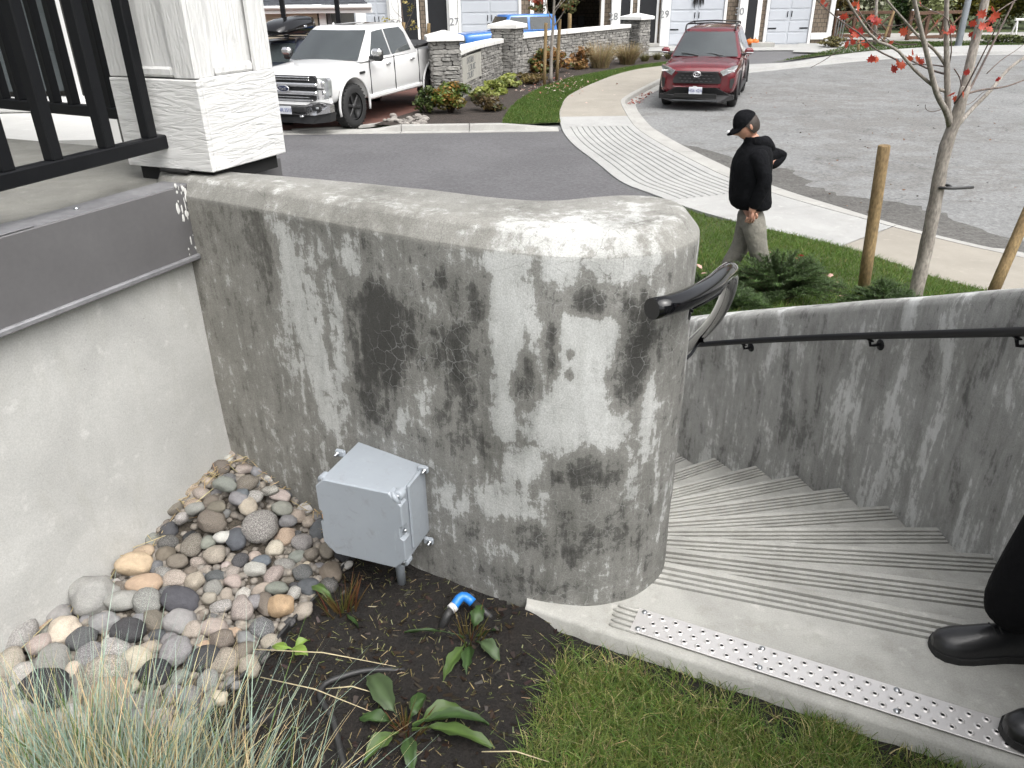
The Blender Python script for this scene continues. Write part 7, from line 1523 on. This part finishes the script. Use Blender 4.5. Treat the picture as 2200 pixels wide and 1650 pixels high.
for s in (1,-1):
    mb=MB(); mb.lathe([(.001,.003),(.021,.001),(.022,-.003)],(0,0,0),n=14,M=TL@Matrix.Translation((.092,s*.034,.012))@Matrix.Rotation(math.pi/2+s*0,4,'Y')@Matrix.Rotation(s*.0,4,'Z')); mb.build('lens',M['gloss'],pr); mb=MB(); mb.tube([TL@Vector((.088,s*.056,.016)),TL@Vector((0,s*.079,.012))],.0025,6); mb.build('glasses_arm',M['gloss'],pr)
# person standing on the landing at the right edge
p2=thing('person','person in black trousers and polished black shoes standing on the landing, mostly out of frame','person',(1.40,1.42,LZ))
L1=[Vector((1.345,1.555,1.64)),Vector((1.415,1.585,2.04)),Vector((1.50,1.50,2.46))]; L2=[Vector((1.41,1.275,1.64)),Vector((1.50,1.30,2.04)),Vector((1.52,1.36,2.46))]
b2=[(Vector((1.53,1.43,2.52)),.09),(Vector((1.55,1.43,2.75)),.10),(Vector((1.55,1.43,2.96)),.09),(Vector((1.55,1.43,3.10)),.06),(Vector((1.54,1.43,3.17)),.055),(L1[2],.055),(L1[1],.06),(L1[0],.03),(L2[2],.055),(L2[1],.06),(L2[0],.03),(Vector((1.55,1.61,2.98)),.045),(Vector((1.57,1.70,2.72)),.04),(Vector((1.50,1.68,2.48)),.035),(Vector((1.55,1.25,2.98)),.045),(Vector((1.57,1.16,2.72)),.04),(Vector((1.50,1.18,2.48)),.035)]
bd=skinmesh(b2,[(0,1),(1,2),(2,3),(3,4),(0,5),(5,6),(6,7),(0,8),(8,9),(9,10),(2,11),(11,12),(12,13),(2,14),(14,15),(15,16)],'body')
bm=bmesh.new(); bmesh.ops.create_uvsphere(bm,u_segments=20,v_segments=16,radius=1)
for v in bm.verts: x,y,z=v.co; v.co=Vector((1.53-x*.1-.025*math.exp(-((z+.1)/.16)**2-(y/.2)**2)*max(0,x),1.43+y*.076,3.27+z*.118))
hm=bpy.data.meshes.new('h'); bm.to_mesh(hm); bm.free(); joinm(bd,hm); joinm(bd,hand(b2[13][0],(-.1,0,-1),(0,1,0),.5)); joinm(bd,hand(b2[16][0],(-.1,0,-1),(0,-1,0),.5)); put(bd,'body',M['skin'],p2)
put(skinmesh([(Vector((1.53,1.43,2.56)),.14),(Vector((1.53,1.43,2.46)),.135),(L1[2]+Vector((0,0,-.1)),.105),(L1[1],.085),(Vector((1.352,1.56,1.80)),.086),(Vector((1.332,1.552,1.635)),.090),(L2[2]+Vector((0,0,-.1)),.105),(L2[1],.085),(Vector((1.43,1.285,1.80)),.078),(Vector((1.405,1.275,1.635)),.088)],[(0,1),(1,2),(2,3),(3,4),(4,5),(1,6),(6,7),(7,8),(8,9)],'t'),'trousers',M['blktrou'],p2)
put(skinmesh([(Vector((1.54,1.43,2.48)),.16),(Vector((1.55,1.43,2.75)),.16),(Vector((1.55,1.43,2.96)),.15),(Vector((1.55,1.43,3.1)),.08),(Vector((1.55,1.63,3.0)),.09),(Vector((1.57,1.70,2.72)),.068),(Vector((1.505,1.685,2.51)),.05),(Vector((1.55,1.23,3.0)),.09),(Vector((1.57,1.16,2.72)),.068),(Vector((1.505,1.185,2.51)),.05)],[(0,1),(1,2),(2,3),(2,4),(4,5),(5,6),(2,7),(7,8),(8,9)],'j'),'jacket',M['hoodie'],p2)
shoe(p2,(1.155,1.565,0),(1.43,1.545,0),LZ); shoe(p2,(1.185,1.270,0),(1.46,1.285,0),LZ+.012)
bm=bmesh.new(); bmesh.ops.create_uvsphere(bm,u_segments=20,v_segments=14,radius=1); bmesh.ops.bisect_plane(bm,geom=bm.verts[:]+bm.edges[:]+bm.faces[:],plane_co=(0,0,.15),plane_no=Vector((-.6,0,-1)).normalized(),clear_outer=True)
for v in bm.verts: x,y,z=v.co; v.co=Vector((1.54+x*.106,1.43+y*.082,3.275+z*.124))
me=bpy.data.meshes.new('hair'); bm.to_mesh(me); bm.free(); put(me,'hair',M['hair'],p2)
